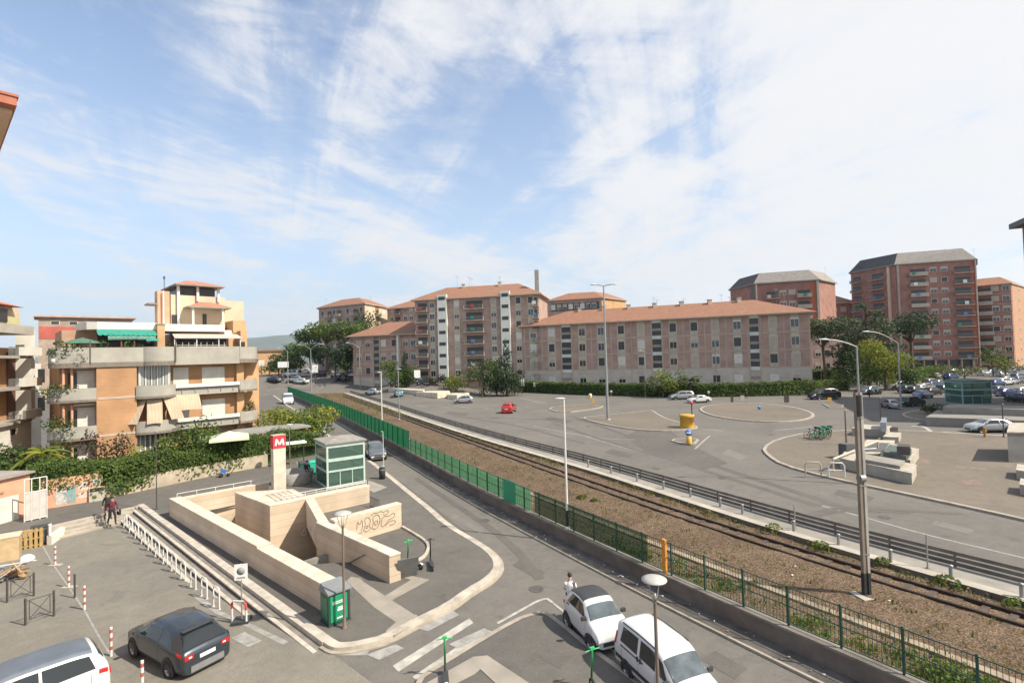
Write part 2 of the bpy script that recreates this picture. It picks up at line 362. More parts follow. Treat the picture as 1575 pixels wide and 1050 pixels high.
def wallstrip(mb, line, d0, d1, z0, z1, mi=0, side=None):   # solid ribbon following a line, one box per segment joined
    a, b = off(line, d0), off(line, d1); n = len(line); side = mi if side is None else side
    vs = [(q.x,q.y,z) for z in (z0,z1) for q in a] + [(q.x,q.y,z) for z in (z0,z1) for q in b]
    A0,A1,B0,B1 = 0,n,2*n,3*n
    for i in range(n-1):
        mb.add(vs if i == 0 else [], [], mi)
    o = len(mb.v) - len(vs)
    def f(q, m): mb.f.append(tuple(o+i for i in q)); mb.m.append(m); mb.sm.append(False)
    for i in range(n-1):
        f((A1+i,B1+i,B1+i+1,A1+i+1), mi); f((A0+i,A1+i,A1+i+1,A0+i+1), side); f((B0+i,B0+i+1,B1+i+1,B1+i), side)
    f((A0,B0,B1,A1), side); f((A0+n-1,A1+n-1,B1+n-1,B0+n-1), side)

A0 = P(212,776,.15); ADIR = (P(497,987,.15)-A0).normalized(); A1 = P(497,987,.15)
NDIR = Vector((ADIR.y, -ADIR.x))           # towards the parking lot
if NDIR.x > 0: NDIR = -NDIR
BQ = P(70,809,.13); BDIR = (BQ - A0).normalized()
ZP = 0.15
WALL_LINE = smooth([(15.2,7.5),(11.4,14.0),(8.9,17.7),(6.2,21.9),(3.1,27.0),(-2.7,36.8),(-9.9,50.6),(-16.8,63.6),(-28.9,86.2),(-45.6,115.2),(-66.2,150.6)], 2)
STRIP_LINE = smooth([(22.3,13.0),(18.5,19),(15.7,23.3),(13.0,28),(9.4,35.2),(5.8,42.2),(1.7,49.4),(-3.3,57.9),(-13.3,76.7),(-30.3,111),(-48.4,146.7)], 2)
RAIL_LINE = smooth([(20.3,12.0),(16.7,17.4),(14.1,21.1),(11.6,25.1),(7.6,32),(1.4,43.9),(-2.8,52),(-8.5,63),(-34,112.5),(-46,137)], 2)
# station outline (tops at z 1.25) -------------------------------------------------
ZW = 1.27
W1a, W1b = P(260.2,766.8,ZW), P(500.8,898.8,ZW)
SA = (W1b-W1a).normalized(); SB = Vector((-SA.y, SA.x)) if -SA.y > 0 else Vector((SA.y, -SA.x))
SBK = (P(415,739,ZW)-W1a).normalized()
BLK = P(415,777,1.45); BLKL = P(370,760,1.45); BLKR = P(568,746,1.45)
W5f, W5n = P(488.8,804.5,1.36), P(598.5,854,1.36)
W6r = P(617,774,1.54); W6l = P(540,794,1.54)
def onW1(s, t): return W1a + SA*s + SB*t
L1 = (W1b-W1a).length
pit_s0, pit_s1 = 1.2, 13.6
W5A = (W5n-W5f).normalized()
stair_r = W5f + W5A*3.4
HOLE = [onW1(.9,.5), onW1(pit_s1,.5), W5f + W5A*((pit_s1*1.0) - 9.6 if False else 3.2), W5f + Vector((.3,.3)), BLK + (BLKR-BLK).normalized()*3.4 + Vector((.2,-1.2)), BLK + (BLKR-BLK).normalized()*3.4 + Vector((.0,.05)), BLK, BLKL + Vector((.0,.0)), onW1(.9,4.2)]
# ground -------------------------------------------------
g = MB()
g.fill([A0, A0+ADIR*90, (3000,-400), (3000,6000), (-3000,6000), (-3000,-2600), A0+BDIR*70], [HOLE], 0.0)
struct('ground', g, A_ROAD)
lot = MB()
prof = [(-12,-.50),(0,-.50),(12,-.42),(15.5,-.34),(22,-.18),(25.6,-.02),(27.5,-.004),(90,-.004)]
def lotz(xy):
    s = (Vector(xy)-A0).dot(ADIR)
    for (a,za),(b,zb) in zip(prof, prof[1:]):
        if s <= b: return za + (zb-za)*max(0,(s-a))/(b-a)
    return 0.0
def PL(px, py):
    z = -.3
    for _ in range(6): q = P(px,py,z); z = lotz(q)
    return Vector((q.x, q.y, z))
nn = [0, 60]
vs = [tuple(A0+ADIR*s+NDIR*t)+(z,) for s,z in prof for t in nn]
lot.add(vs, [(2*i,2*i+1,2*i+3,2*i+2) for i in range(len(prof)-1)])
lo = struct('parking_lot', lot, A_LOT)
# flip if facing down
if lo.data.polygons[0].normal.z < 0: lo.data.flip_normals()
# sidewalk round the station: asphalt with travertine kerb ---------------------------
kerb_px = [(497,987),(510,995),(523,996),(545,994),(567,989),(592,983),(648,954),(693,932),(727,907),(752,893),(767,879),(771,867),(765,853),(744,836),(690,805),(660,778),(639,762),(597,728),(575,711)]
kline = [P(a,b,ZP) for a,b in kerb_px]
kfar = [V2(-23.5,66), V2(-34,86), V2(-50,114), V2(-70,150)]
kin = smooth(kline, 1) + kfar
side_poly = [A0] + kin + [V2(-150,190), V2(-300,-120), A0+BDIR*70]
sw = MB(); sw.fill(side_poly, [HOLE], ZP)
struct('sidewalk', sw, A_WALK)
kb = MB(); wallstrip(kb, kin, -.34, .0, -.05, ZP+.012, 0); 
struct('kerb', kb, KERBW)
kb = MB(); wallstrip(kb, kin, .004, .16, -.05, .05, 0)
for q in (0.5,): pass
struct('kerb_gutter', kb, KERB)
# steps down to the parking lot -------------------------------------------------------
st = MB(); LA = (A1-A0).length
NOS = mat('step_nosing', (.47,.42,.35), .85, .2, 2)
ends = [(LA+.1, -.01), (LA-2.6,-.17), (LA-9.6,-.33)]
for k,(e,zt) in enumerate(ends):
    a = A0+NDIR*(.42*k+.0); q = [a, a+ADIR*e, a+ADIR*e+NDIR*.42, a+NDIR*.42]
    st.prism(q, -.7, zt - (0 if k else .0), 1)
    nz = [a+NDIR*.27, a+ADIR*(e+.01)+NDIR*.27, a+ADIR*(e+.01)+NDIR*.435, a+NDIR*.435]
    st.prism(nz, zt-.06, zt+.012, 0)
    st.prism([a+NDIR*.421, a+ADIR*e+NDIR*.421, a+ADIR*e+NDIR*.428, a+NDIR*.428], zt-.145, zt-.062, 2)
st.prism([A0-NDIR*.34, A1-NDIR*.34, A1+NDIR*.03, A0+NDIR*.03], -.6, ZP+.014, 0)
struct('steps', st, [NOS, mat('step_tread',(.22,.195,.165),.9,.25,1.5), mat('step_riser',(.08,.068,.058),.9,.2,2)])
st = MB(); BN = Vector((-BDIR.y, BDIR.x)); BN = BN if BN.y < 0 else -BN
LB = (BQ-A0).length
for k in range(4):
    a = A0 + BN*(.40*k) - BDIR*.1
    st.prism([a, a+BDIR*(LB+.2), a+BDIR*(LB+.2)+BN*.40, a+BN*.40], -.7, [.13,-.03,-.19,-.35][k], 1)
    st.prism([a+BN*.31, a+BDIR*(LB+.2)+BN*.31, a+BDIR*(LB+.2)+BN*.41, a+BN*.41], [.13,-.03,-.19,-.35][k]-.06, [.13,-.03,-.19,-.35][k]+.012, 0)
st.prism([A0+BDIR*LB, A0+BDIR*(LB+40), A0+BDIR*(LB+40)+BN*.35, A0+BDIR*LB+BN*.35], -.7, .17, 1)
struct('steps', st, [CONCL, KERB])
# travertine paving bands in the station sidewalk --------------------------------------
pv = MB()
def flat(mb, px, z, mi=0): 
    q = PP(px, z); n = len(q); 
    a = sum(q[i].x*q[(i+1)%n].y-q[(i+1)%n].x*q[i].y for i in range(n))
    if a < 0: q = q[::-1]
    mb.add([(p.x,p.y,z) for p in q], [tuple(range(n))], mi)
ZB = ZP+.006
flat(pv, [(533,893),(540,886),(555,889),(559,894),(638,945),(643,954),(608,977),(593,970),(609,956),(575,933)], ZB)
flat(pv, [(585,920),(632,891),(617,887),(625,883),(661,891),(596,926)], ZB+.003)
flat(pv, [(627,945),(640,944),(645,951),(633,958)], ZB+.003)
flat(pv, [(566,738),(575,741),(596,749),(575,757),(566,752)], ZB)
flat(pv, [(455,710),(470,712),(488,722),(482,728),(462,720)], ZB)
struct('paving_band', pv, PAVE)
# white line along the ramp edge and kerb island behind the graffiti wall
rp = MB(); rl = smooth([P(a,b,ZP) for a,b in [(619,811),(638,822),(655,833),(660,842),(655,855),(643,863),(628,868)]], 2)
wallstrip(rp, rl, -.07, .07, ZP-.05, ZP+.10, 0)
struct('ramp_kerb', rp, KERBW)
# ---------------------------------------------------------------- railway
rb = MB(); inner = off(WALL_LINE, .10); outer = off(STRIP_LINE, -.25); n = len(inner)
def resample(line, n):
    ds = [0]; 
    for i in range(len(line)-1): ds.append(ds[-1]+(Vector(line[i+1])-Vector(line[i])).length)
    res = []; 
    for k in range(n):
        d = ds[-1]*k/(n-1); i = 0
        while i < len(ds)-2 and ds[i+1] < d: i += 1
        t = (d-ds[i])/(ds[i+1]-ds[i]); res.append(Vector(line[i]).lerp(Vector(line[i+1]), min(1,t)))
    return res
N1 = 260; ia, ib = resample(inner, N1), resample(outer, N1); NC = 22
R2 = random.Random(3)
vs = []
for i in range(N1):
    for j in range(NC):
        t = j/(NC-1); q = ia[i].lerp(ib[i], t)
        h = .40 + .10*math.exp(-((t-.68)/.22)**2) - .12*math.exp(-((t-.93)/.05)**2) + R2.uniform(-.035,.035) - .08*math.exp(-((t-.30)/.12)**2)
        vs.append((q.x,q.y,h))
rb.add(vs, [(i*NC+j,(i*NC+j+1),(i+1)*NC+j+1,(i+1)*NC+j) for i in range(N1-1) for j in range(NC-1)], 0, True)
def ballast():
    m = bpy.data.materials.new('ballast'); m.use_nodes = True; t = m.node_tree; b = t.nodes['Principled BSDF']; lk = t.links.new; N = t.nodes.new
    b.inputs['Roughness'].default_value = .95; b.inputs['Specular IOR Level'].default_value = .15
    tcn = N('ShaderNodeTexCoord')
    v1 = N('ShaderNodeTexVoronoi'); v1.inputs['Scale'].default_value = 24; lk(tcn.outputs['Object'], v1.inputs[0])
    r = N('ShaderNodeValToRGB'); lk(v1.outputs['Color'], r.inputs[0]); e = r.color_ramp.elements
    e[0].position, e[0].color = .15, (.075,.055,.042,1); e[1].position, e[1].color = .9, (.27,.215,.165,1)
    q = e.new(.5); q.color = (.135,.095,.069,1)
    n = N('ShaderNodeTexNoise'); n.inputs['Scale'].default_value = .45; n.inputs['Detail'].default_value = 8; n.inputs['Roughness'].default_value = .7; lk(tcn.outputs['Object'], n.inputs[0])
    r2 = N('ShaderNodeValToRGB'); lk(n.outputs[0], r2.inputs[0]); r2.color_ramp.elements[0].position = .3; r2.color_ramp.elements[1].position = .7
    r2.color_ramp.elements[0].color = (.72,.66,.58,1); r2.color_ramp.elements[1].color = (1.15,1.08,.95,1)
    x = N('ShaderNodeMix'); x.data_type='RGBA'; x.blend_type='MULTIPLY'; x.inputs[0].default_value = 1; lk(r.outputs[0], x.inputs[6]); lk(r2.outputs[0], x.inputs[7]); lk(x.outputs[2], b.inputs['Base Color'])
    bp = N('ShaderNodeBump'); bp.inputs['Strength'].default_value = .6; bp.inputs['Distance'].default_value = .025; lk(v1.outputs['Distance'], bp.inputs['Height']); lk(bp.outputs[0], b.inputs['Normal'])
    return m
BALLAST = ballast()
struct('railway_bed', rb, BALLAST)
# low wall along the street, with a coping
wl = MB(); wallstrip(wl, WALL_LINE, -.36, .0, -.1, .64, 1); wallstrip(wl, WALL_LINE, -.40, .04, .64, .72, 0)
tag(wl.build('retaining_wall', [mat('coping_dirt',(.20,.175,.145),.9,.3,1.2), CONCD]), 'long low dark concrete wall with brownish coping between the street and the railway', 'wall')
gp = MB(); wallstrip(gp, WALL_LINE, -1.25, -.362, -.05, .05, 0); wallstrip(gp, WALL_LINE, -1.36, -1.252, -.05, .085, 1)
struct('gutter_pavement', gp, [mat('gutter_dirt',(.115,.102,.09),.95,.4,1.2), KERB])
# concrete strip between the track and the main road
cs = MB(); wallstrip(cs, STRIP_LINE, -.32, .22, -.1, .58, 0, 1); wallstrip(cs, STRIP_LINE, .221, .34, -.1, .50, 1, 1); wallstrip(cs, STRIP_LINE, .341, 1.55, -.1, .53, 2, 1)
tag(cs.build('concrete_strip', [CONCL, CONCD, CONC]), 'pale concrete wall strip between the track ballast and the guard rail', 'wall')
# rails and sleepers
tk = thing('rail_track', 'rusty single railway track running in brown ballast beside the road', 'railway track')
for d in (0, .95):
    r_ = MB(); wallstrip(r_, off(RAIL_LINE, d), -.055, .055, .30, .575, 0); wallstrip(r_, off(RAIL_LINE, d), -.02, .02, .576, .580, 0)
    r_.build('rail', [RUST, STEEL], tk)
sl = MB()
for q,a in along(off(RAIL_LINE,.475), .75): sl.obox((q.x,q.y,.43), (.22,1.75,.12), a)
so = sl.build('sleepers', mat('sleeper', (.085,.062,.048), .9, .3, 3), tk); so['kind'] = 'stuff'
# cable trough
ct = MB(); wallstrip(ct, off(WALL_LINE, 2.6), -.16, .16, .2, .41, 0); struct('cable_trough', ct, mat('sand_concrete', (.30,.24,.17), .9, .3, 1.0))
# ---------------------------------------------------------------- road islands
def island(name, px, top, kerbm=KERB, kw=.45, h=.13, it=2):
    kw *= .62
    q = PP(px, h); a = sum(q[i].x*q[(i+1)%len(q)].y-q[(i+1)%len(q)].x*q[i].y for i in range(len(q)))
    if a < 0: q = q[::-1]
    q = smooth(q, it, True); m = MB(); n = len(q)
    inn = [q[i] + (lambda t: Vector((-t.y,t.x)))((q[(i+1)%n]-q[i-1]).normalized())*kw for i in range(n)]
    m.add([(p.x,p.y,h) for p in inn], [tuple(range(n))], 0)
    m.add([(p.x,p.y,h+.01) for p in q]+[(p.x,p.y,h+.01) for p in inn]+[(p.x,p.y,-.05) for p in q]+[(p.x,p.y,h-.02) for p in inn],
          [(i,(i+1)%n,n+(i+1)%n,n+i) for i in range(n)]+[(2*n+i,2*n+(i+1)%n,(i+1)%n,i) for i in range(n)], 1)
    return struct(name, m, [top, kerbm])
island('roundabout', [(1073,628.6),(1086,623),(1119,620),(1161,619),(1203,622),(1237,629),(1257,637),(1242,645),(1203,648.5),(1161,647.5),(1119,643.5),(1086,636.5)], A_PIAZ, kw=.6)
island('traffic_island', [(892,642),(912,648),(938,654),(974,660),(1010,662),(1040,661.5),(1074,658),(1072,654),(1047,649),(1025,643),(1012,636),(1004,630),(990,631),(952,635.5),(920,638.5)], A_PIAZ, it=1)
island('traffic_island', [(1022,675),(1078,672.5),(1066,685)], A_PIAZ, it=1, kw=.4)
island('traffic_island', [(838,627),(862,635),(922,627.5),(930,623),(880,622)], A_PIAZ, it=1)
island('piazza', [(1480,666),(1394,661),(1330,660.5),(1295,661),(1240,664.5),(1193,674.5),(1171,688),(1178,699),(1201,714),(1274,734),(1428,766),(1575,798),(1760,842),(1900,760),(1700,675)], A_PIAZ, it=1, kw=.5)
island('station_island', [(1384,637),(1398,632),(1440,626),(1520,622),(1620,620),(1700,640),(1640,652),(1575,650.5),(1500,649.5),(1440,647.5),(1400,643.5)], A_PIAZ, it=1, kw=.5)
island('median_island', [(820,941),(841,939),(870,960),(907,991),(945,1018),(984,1047),(1090,1130),(1120,1300),(560,1300),(625,1052),(700,1004),(790,951)], A_WALK, it=1, kw=.3)
island('verge_island', [(1275,626),(1296,625.5),(1299,621),(1264,620)], A_PIAZ, it=0, kw=.3)
# the ground climbs gently towards the far junction
def sst(t): t = max(0.0, min(1.0, t)); return t*t*(3-2*t)
def TER(x, y):
    if y < 112 or x > -7: return 0.0
    d = (x-(-30.3-(y-111)*.507))*.89
    side = max(max(0,min(1,(d-5)/12)), max(0,min(1,(y-150)/12)))
    return (3.3*sst((y-112)/28)+1.9*sst((y-150)/40))*side*max(0,min(1,(-7-x)/15))
def PTR(px, py, z0=0.0):
    if px > 790: q = P(px,py,z0); return Vector((q.x,q.y,z0))
    d = ray(px,py); y = 100.0
    while y < 420:
        x = d.x/d.y*y; z = CAM_H+d.z/d.y*y
        if z <= TER(x,y)+z0: return Vector((x,y,TER(x,y)+z0))
        y += .25
    q = P(px,py,z0); return Vector((q.x,q.y,z0))
tm = MB(); TS = 3.0; nx_, ny_ = 120, 76; gv = [[(-360+TS*i, 111+TS*j) for j in range(ny_)] for i in range(nx_)]
hh_t = {(i,j): TER(*gv[i][j]) for i in range(nx_) for j in range(ny_)}
vs = [(*gv[i][j], hh_t[i,j]+.006) for i in range(nx_) for j in range(ny_)]
tm.add(vs, [(i*ny_+j,(i+1)*ny_+j,(i+1)*ny_+j+1,i*ny_+j+1) for i in range(nx_-1) for j in range(ny_-1) if max(hh_t[i,j],hh_t[i+1,j],hh_t[i,j+1],hh_t[i+1,j+1]) > .001], 0, True)
struct('road_rise', tm, A_ROAD)
# paved band on the lower island
pb = MB(); flat(pb, [(728,1009),(750,1007),(757,1012),(730,1036),(680,1062),(640,1080),(610,1075)], .14+.006); flat(pb, [(730,1020),(757,1012),(830,1060),(800,1085)], .14+.009)
struct('paving_band', pb, PAVE)
# red brick patches in the piazza
bp_ = MB()
for px in ([(1413,705),(1431,706),(1430,713),(1410,712)], [(1475,738),(1510,737),(1508,747),(1473,746)], [(1470,716),(1518,719),(1517,722),(1470,719)]): flat(bp_, px, .136)
struct('brick_patch', bp_, mat('red_paving', (.20,.145,.115), .9, .3, 2.5))
# dark repair patches and markings -------------------------------------------------
mk = MB(); Z = .006; kq_ = 0
def pline(mb, px, w, z=Z, mi=0, ln=None):
    l = smooth([P(a,b,z) for a,b in px], 2) if ln is None else ln
    band(mb, l, -w/2, w/2, z, mi)
for quad in ([(604,1023),(613,1032),(728,957),(722,950)], [(634,1040),(648,1050),(760,972),(745,966)], [(563,1006),(583,1014),(622,996),(608,990)], [(644,966),(658,970),(706,945),(697,938)], [(690,990),(704,997),(756,972),(745,965)]):
    kq_ += 1; flat(mk, quad, Z+.0012*kq_, 1 if quad[0][0] in (563,644,690) else 0)
pline(mk, [(765,958),(790,944),(838,917),(850,926)], .13, z=.013)
pline(mk, [(851,927),(880,950),(930,990),(1000,1045)], .10, z=.015)
pline(mk, [(525,1003),(545,1003),(566,1003)], .3, mi=1)
pline(mk, [(1000,700),(1205,761),(1351,801),(1428,823),(1575,857),(1700,890)], .16, mi=1)
pline(mk, [(901,671),(966,690),(1000,700)], .15, mi=1)
for a,b in (((840,620),(800,612)),((1080,660),(1110,662)),((1190,662),(1260,655)),):
    pline(mk, [a,b], .25, mi=1)
pline(mk, [(1069,690),(1084,676),(1092,670)], .22, mi=1); pline(mk, [(820,655),(880,667),(930,675),(990,676)], .18, mi=1)
pline(mk, [(1402,655),(1421,655),(1433,664)], .4, mi=0)
pline(mk, [(1290,613),(1380,611)], .3, mi=1); pline(mk, [(1450,664),(1520,668),(1575,671)], .35, z=.137, mi=0)
for k in range(5): pline(mk, [(640+k*34, 623+k*1.2),(656+k*34, 625+k*1.2)], .22, mi=1)
struct('road_marking', mk, [PAINTW, PAINTF])
# repair patches, skid marks and covers in the asphalt
A_PATCH = asphalt('asphalt_patch', (.120,.111,.101), (1.04,1.0,.98), .08, False, 5.0); A_PALE = asphalt('asphalt_pale', (.185,.172,.153), (1.04,1.0,.98), .08, False, 9.0); A_SKID = asphalt('asphalt_skid', (.125,.115,.104), (1.03,1.0,.98), .10, False, 15.0)
pm = MB(); zq = .0055
for k,(px,mi) in enumerate((([(1010,650),(1075,690),(1120,712),(1085,722),(1000,700),(960,670)],2),([(845,640),(880,648),(868,652),(838,645)],0),([(1120,690),(1150,702),(1140,708),(1112,697)],1),([(940,690),(975,698),(966,704),(930,696)],0),
    ([(1290,752),(1345,765),(1335,773),(1282,760)],0),([(690,632),(722,636),(715,640),(684,636)],0),([(648,800),(668,811),(655,818),(636,806)],0),([(700,790),(745,815),(738,821),(692,795)],1),([(800,860),(838,880),(826,890),(788,868)],0),([(1100,1000),(1150,1028),(1130,1044),(1078,1014)],0),([(600,745),(622,758),(612,763),(592,749)],1),
    ([(845,1000),(880,1018),(860,1034),(826,1014)],0),([(1440,800),(1500,815),(1490,822),(1432,806)],1))):
    q = PP(px, 0); q = q if sum(q[i].x*q[(i+1)%len(q)].y-q[(i+1)%len(q)].x*q[i].y for i in range(len(q))) > 0 else q[::-1]
    inside = px[0][0] < 670 and px[0][1] > 730 and px[0][0] > 590
    pm.add([(p_.x,p_.y,zq if not (px[0][0] in (845,) and px[0][1] == 1000) else .1345) for p_ in q], [tuple(range(len(q)))], mi)
    zq += .0004 if zq < .0075 else 0
def skid(px, w, z=.0088):
    l = smooth([P(a,b,z) for a,b in px], 3); band(pm, l, -w/2, w/2, z, 2)
skid([(1225,800),(1260,786),(1300,780),(1360,782),(1425,787),(1480,789)], .5); skid([(1220,806),(1262,790),(1310,784),(1400,788)], .35, .0092); skid([(880,640),(960,668),(1050,700),(1180,742),(1330,790)], .7, .0084); skid([(850,650),(950,684),(1080,722),(1260,778)], .6, .0080); skid([(700,640),(790,652),(900,682)], .5, .0096)
skid([(640,735),(700,775),(760,815),(800,850),(830,890)], .45, .0100); skid([(612,740),(670,785),(720,825)], .4, .0104)
for px,py in ((560,690),(745,800),(905,655),(1110,735),(1185,668),(1360,795),(825,905),(1010,720)):
    c = P(px,py,.012); pm.add([(c.x+.33*math.cos(k*PI/8),c.y+.33*math.sin(k*PI/8),.0125) for k in range(16)], [tuple(range(16))], 3)
struct('road_patch', pm, [A_PATCH, A_PALE, A_SKID, mat('manhole_iron',(.09,.08,.07),.7,.3,6)])
lm = MB()
def lline(px, w):
    l = [PL(a,b) for a,b in px]; o = off([V2(q.x,q.y) for q in l], w/2); o2 = off([V2(q.x,q.y) for q in l], -w/2); n = len(l)
    lm.add([(q.x,q.y,lotz(q)+.008) for q in o]+[(q.x,q.y,lotz(q)+.008) for q in o2], [(i,n+i,n+i+1,i+1) for i in range(n-1)])
lline([(66,840),(82,868),(106,903),(131,940),(150,975),(172,1010)], .07)
lline([(440,989),(380,960),(335,941),(300,915)], .22); lline([(366,976),(392,990)], .5)
struct('road_marking', lm, PAINTF)
pt = MB()
for px in ([(840,610),(760,640),(760,655),(850,625)], ): pass
for c,r in (((657,828),1.1),((790,900),1.0)): pass
# ================================================================ metro entrance
me_ = thing('metro_entrance', 'travertine walled metro stair entrance sunk into the near sidewalk', 'metro entrance', (W1a.x, W1a.y, 0))
OW = Vector((W1a.x, W1a.y))
def lc(q): return Vector((q[0]-OW.x, q[1]-OW.y))
def wall_part(poly, z0, z1, name='wall', capx=.03, capz=.07, mats=None):
    m = MB(); p = [lc(q) for q in poly]; m.prism(p, z0, z1-capz, 0)
    o = m.build(name, mats or [TRAV], me_)
    c = MB(); cen = sum(p, Vector((0,0)))/len(p)
    c.prism([q + (q-cen).normalized()*capx for q in p], z1-capz+.002, z1, 0); c.build('coping', [TRAVT], o); return o
wall_part([onW1(0,0), onW1(L1*.68,0), onW1(L1*.68,.66), onW1(0,.66)], -4, ZW+.03)
wall_part([onW1(L1*.68+.004,0), onW1(L1,0), onW1(L1,.66), onW1(L1*.68+.004,.66)], -4, ZW-.06)
nb = W1a + SBK*6.0; nS = Vector((SBK.y,-SBK.x))
wall_part([W1a+SBK*.67-nS*.0+Vector((.06,-.05)), nb, nb+nS*.45, W1a+SBK*.67+nS*.45+Vector((.06,-.05))], -4, ZW)
bdir = (BLKR-BLK).normalized(); bn = Vector((-bdir.y, bdir.x))
bl_far = BLKL + bn*.0
wall_part([BLK, BLK+bdir*2.3, BLK+bdir*2.3+bn*3.0, BLKL+(BLKL-BLK).normalized()*.9, BLKL], -4, 1.45)
wall_part([BLK+bdir*2.305, BLKR, BLKR+bn*.7, BLK+bdir*2.305+bn*.7], -4, 1.44)
# grille pattern on the block top
gr = MB(); base = BLK + bdir*.5 + bn*.5
for i in range(7): gr.obox((*(lc(base+bn*(.2+.35*i)+bdir*.7)),1.457), (1.5,.05,.012), math.atan2(bdir.y,bdir.x))
for i in range(5): gr.obox((*(lc(base+bn*1.2+bdir*(.1+.32*i))),1.462), (.05,2.3,.012), math.atan2(bdir.y,bdir.x))
gr.build('grille', [mat('grille_beige', (.34,.27,.20), .8, .3, 3)], me_)
wall_part([W5f-W5A*.2, W5n, W5n+(P(615.7,849,1.36)-W5n), W5f-W5A*.2+(P(615.7,849,1.36)-W5n)], -4, 1.37)
w5t = (P(615.7,849,1.36)-W5n)
wdir = (W6r-W6l).normalized(); wn_ = Vector((-wdir.y, wdir.x))
W6s = W6l - wdir*.9
w6 = wall_part([W6s, W6r, W6r+wn_*.5, W6s+wn_*.5], -1.0, 1.55)
# beam from the block to the right wall
b0 = BLK + bdir*2.1; b1 = W5f + Vector((.05,.0)); bd = (b1-b0).normalized(); bo = Vector((-bd.y, bd.x))
if bo.x < 0: bo = -bo
m = MB(); m.prism([lc(b0-bd*.1), lc(b1), lc(b1+bo*.5), lc(b0-bd*.1+bo*.5)], -.25, [1.40,1.34,1.34,1.40] if False else 1.36, 0)
m.build('beam', [TRAVT], me_)
m = MB(); m.prism([lc(b0+bo*.5), lc(b1+bo*.5), lc(W5f+w5t*1.0), lc(W6s), lc(W6r+wn_*.4), lc(BLKR-bn*.0), lc(b0+bdir*.5)], -.2, .30, 0); m.build('roof_slab', [A_WALK], me_)
# stairs down and pit floor
sm_ = MB(); aw = math.atan2(SA.y, SA.x)
NST = 23
for k in range(NST):
    zz = ZP - .165*(k+1); sdist = 14.2 - .30*k
    cpt = lc(onW1(sdist-.15, 3.2)); sm_.obox((cpt.x, cpt.y, zz-.4), (.31, 6.2, .8), aw)
cpt = lc(onW1(3.2, 3.4)); sm_.obox((cpt.x,cpt.y,-3.95), (9.4,7.0,.1), aw)
sm_.build('stairs', [mat('stair_stone', (.22,.20,.18), .85, .2, 2)], me_)
bw = MB(); bb = BLK+bdir*3.4; bw.prism([lc(bb), lc(bb+Vector((.2,-1.3))), lc(W5f+Vector((.6,.6))), lc(W5f+Vector((.9,.9))), lc(bb+Vector((.6,-.8)))], -4, -.2, 0); bw.build('passage_wall', [CONCD], me_)
# handrails
hr = MB()
def rail3(pts, r=.022, mi=0): hr.tube([(lc(q).x, lc(q).y, z) for q,z in pts], r, 6, mi)
h0 = W1a + SBK*.4 + nS*.2; h1 = W1a + SBK*6 + nS*.2
rail3([(h0,1.55),(h1,1.55)])
for t in (.0,.2,.4,.6,.8,1): q = h0.lerp(h1,t); rail3([(q,1.25),(q,1.55)], .018)
hr.build('handrail', [STEELW], me_); hr = MB()
h0 = BLK + bdir*.9 + bn*.55; h1 = BLKR + bn*.45
rail3([(h0,1.72),(h1,1.72)]); rail3([(h0,1.58),(h1,1.58)], .014)
for t in [i/8 for i in range(9)]: q = h0.lerp(h1,t); rail3([(q,1.42),(q,1.72)], .018)
hr.build('handrail', [STEELW], me_)
hb = MB(); q = BLKR - bn*.9 - bdir*.4
for i in range(9): 
    a_ = q - bn*.16*i + bdir*.0; hb.tube([(*lc(a_),.28),(*lc(a_),.95)], .016, 5)
hb.tube([(*lc(q),.95),(*lc(q-bn*1.3),.95)], .02, 5); hb.tube([(*lc(q),.34),(*lc(q-bn*1.3),.34)], .02, 5)
hb.build('railing', [STEELD], me_)
hb = MB(); s0 = W5f + W5A*1.6 - Vector((W5A.y*-.06, W5A.x*.06)); 
hb.tube([(*lc(W5f+W5A*4.9+Vector((-.07,-.06))),.95),(*lc(W5f+W5A*.2+Vector((-.07,-.06))),-1.5)], .025, 6); hb.build('handrail', [STEELD], me_)
# graffiti on the right wall : outlined bubble shapes
gf = MB(); RG = random.Random(11); GL = (W6r-W6l).length; gm = mat('graffiti_brown', (.13,.085,.06), .7, .2, 5)
def onW6(u, z, o=.012): q = lc(W6l + wdir*u - wn_*o); return Vector((q.x, q.y, z))
def ribbon(mb, pts, w, f, mi=0):
    pts = smooth([Vector(p) for p in pts], 3); l = off(pts, w/2); r_ = off(pts, -w/2); n = len(pts)
    mb.add([f(q.x,q.y) for q in l]+[f(q.x,q.y) for q in r_], [(i,i+1,n+i+1,n+i) for i in range(n-1)], mi)
shapes = [[(.35,.75),(.4,1.25),(.55,.9),(.7,1.3),(.75,.8),(.62,.62)],[(.8,.6),(.95,.95),(.85,1.2),(1.15,1.3),(1.3,1.0),(1.15,.85),(1.3,.6),(1.0,.48),(.8,.6)],
 [(1.35,.6),(1.5,.9),(1.4,1.15),(1.65,1.3),(1.9,1.2),(1.95,.9),(1.8,.6),(1.55,.5),(1.35,.6)],[(1.55,.8),(1.6,.95),(1.78,.95),(1.75,.75),(1.6,.7),(1.55,.8)],
 [(1.3,1.3),(1.5,1.42),(1.75,1.35),(2.0,1.42),(2.2,1.3),(2.45,1.4),(2.6,1.25),(2.35,1.12),(2.15,1.2)],[(2.0,.62),(2.05,1.0),(2.3,1.08),(2.55,1.0),(2.9,1.15),(3.05,1.0),(2.85,.85),(2.55,.82),(2.35,.6),(2.1,.5),(2.0,.62)],
 [(2.3,.55),(2.6,.7),(2.9,.72),(3.1,.6),(2.9,.48),(2.6,.5)],[(.3,.55),(.5,.5),(.7,.55)],[(.95,.75),(1.05,.85),(1.12,.72),(1.0,.66),(.95,.75)]]
sx = GL/3.5
for s_ in shapes: ribbon(gf, [(u*sx, z) for u,z in s_], .030, lambda u,z: onW6(u,z))
gf.build('graffiti', [gm], me_)
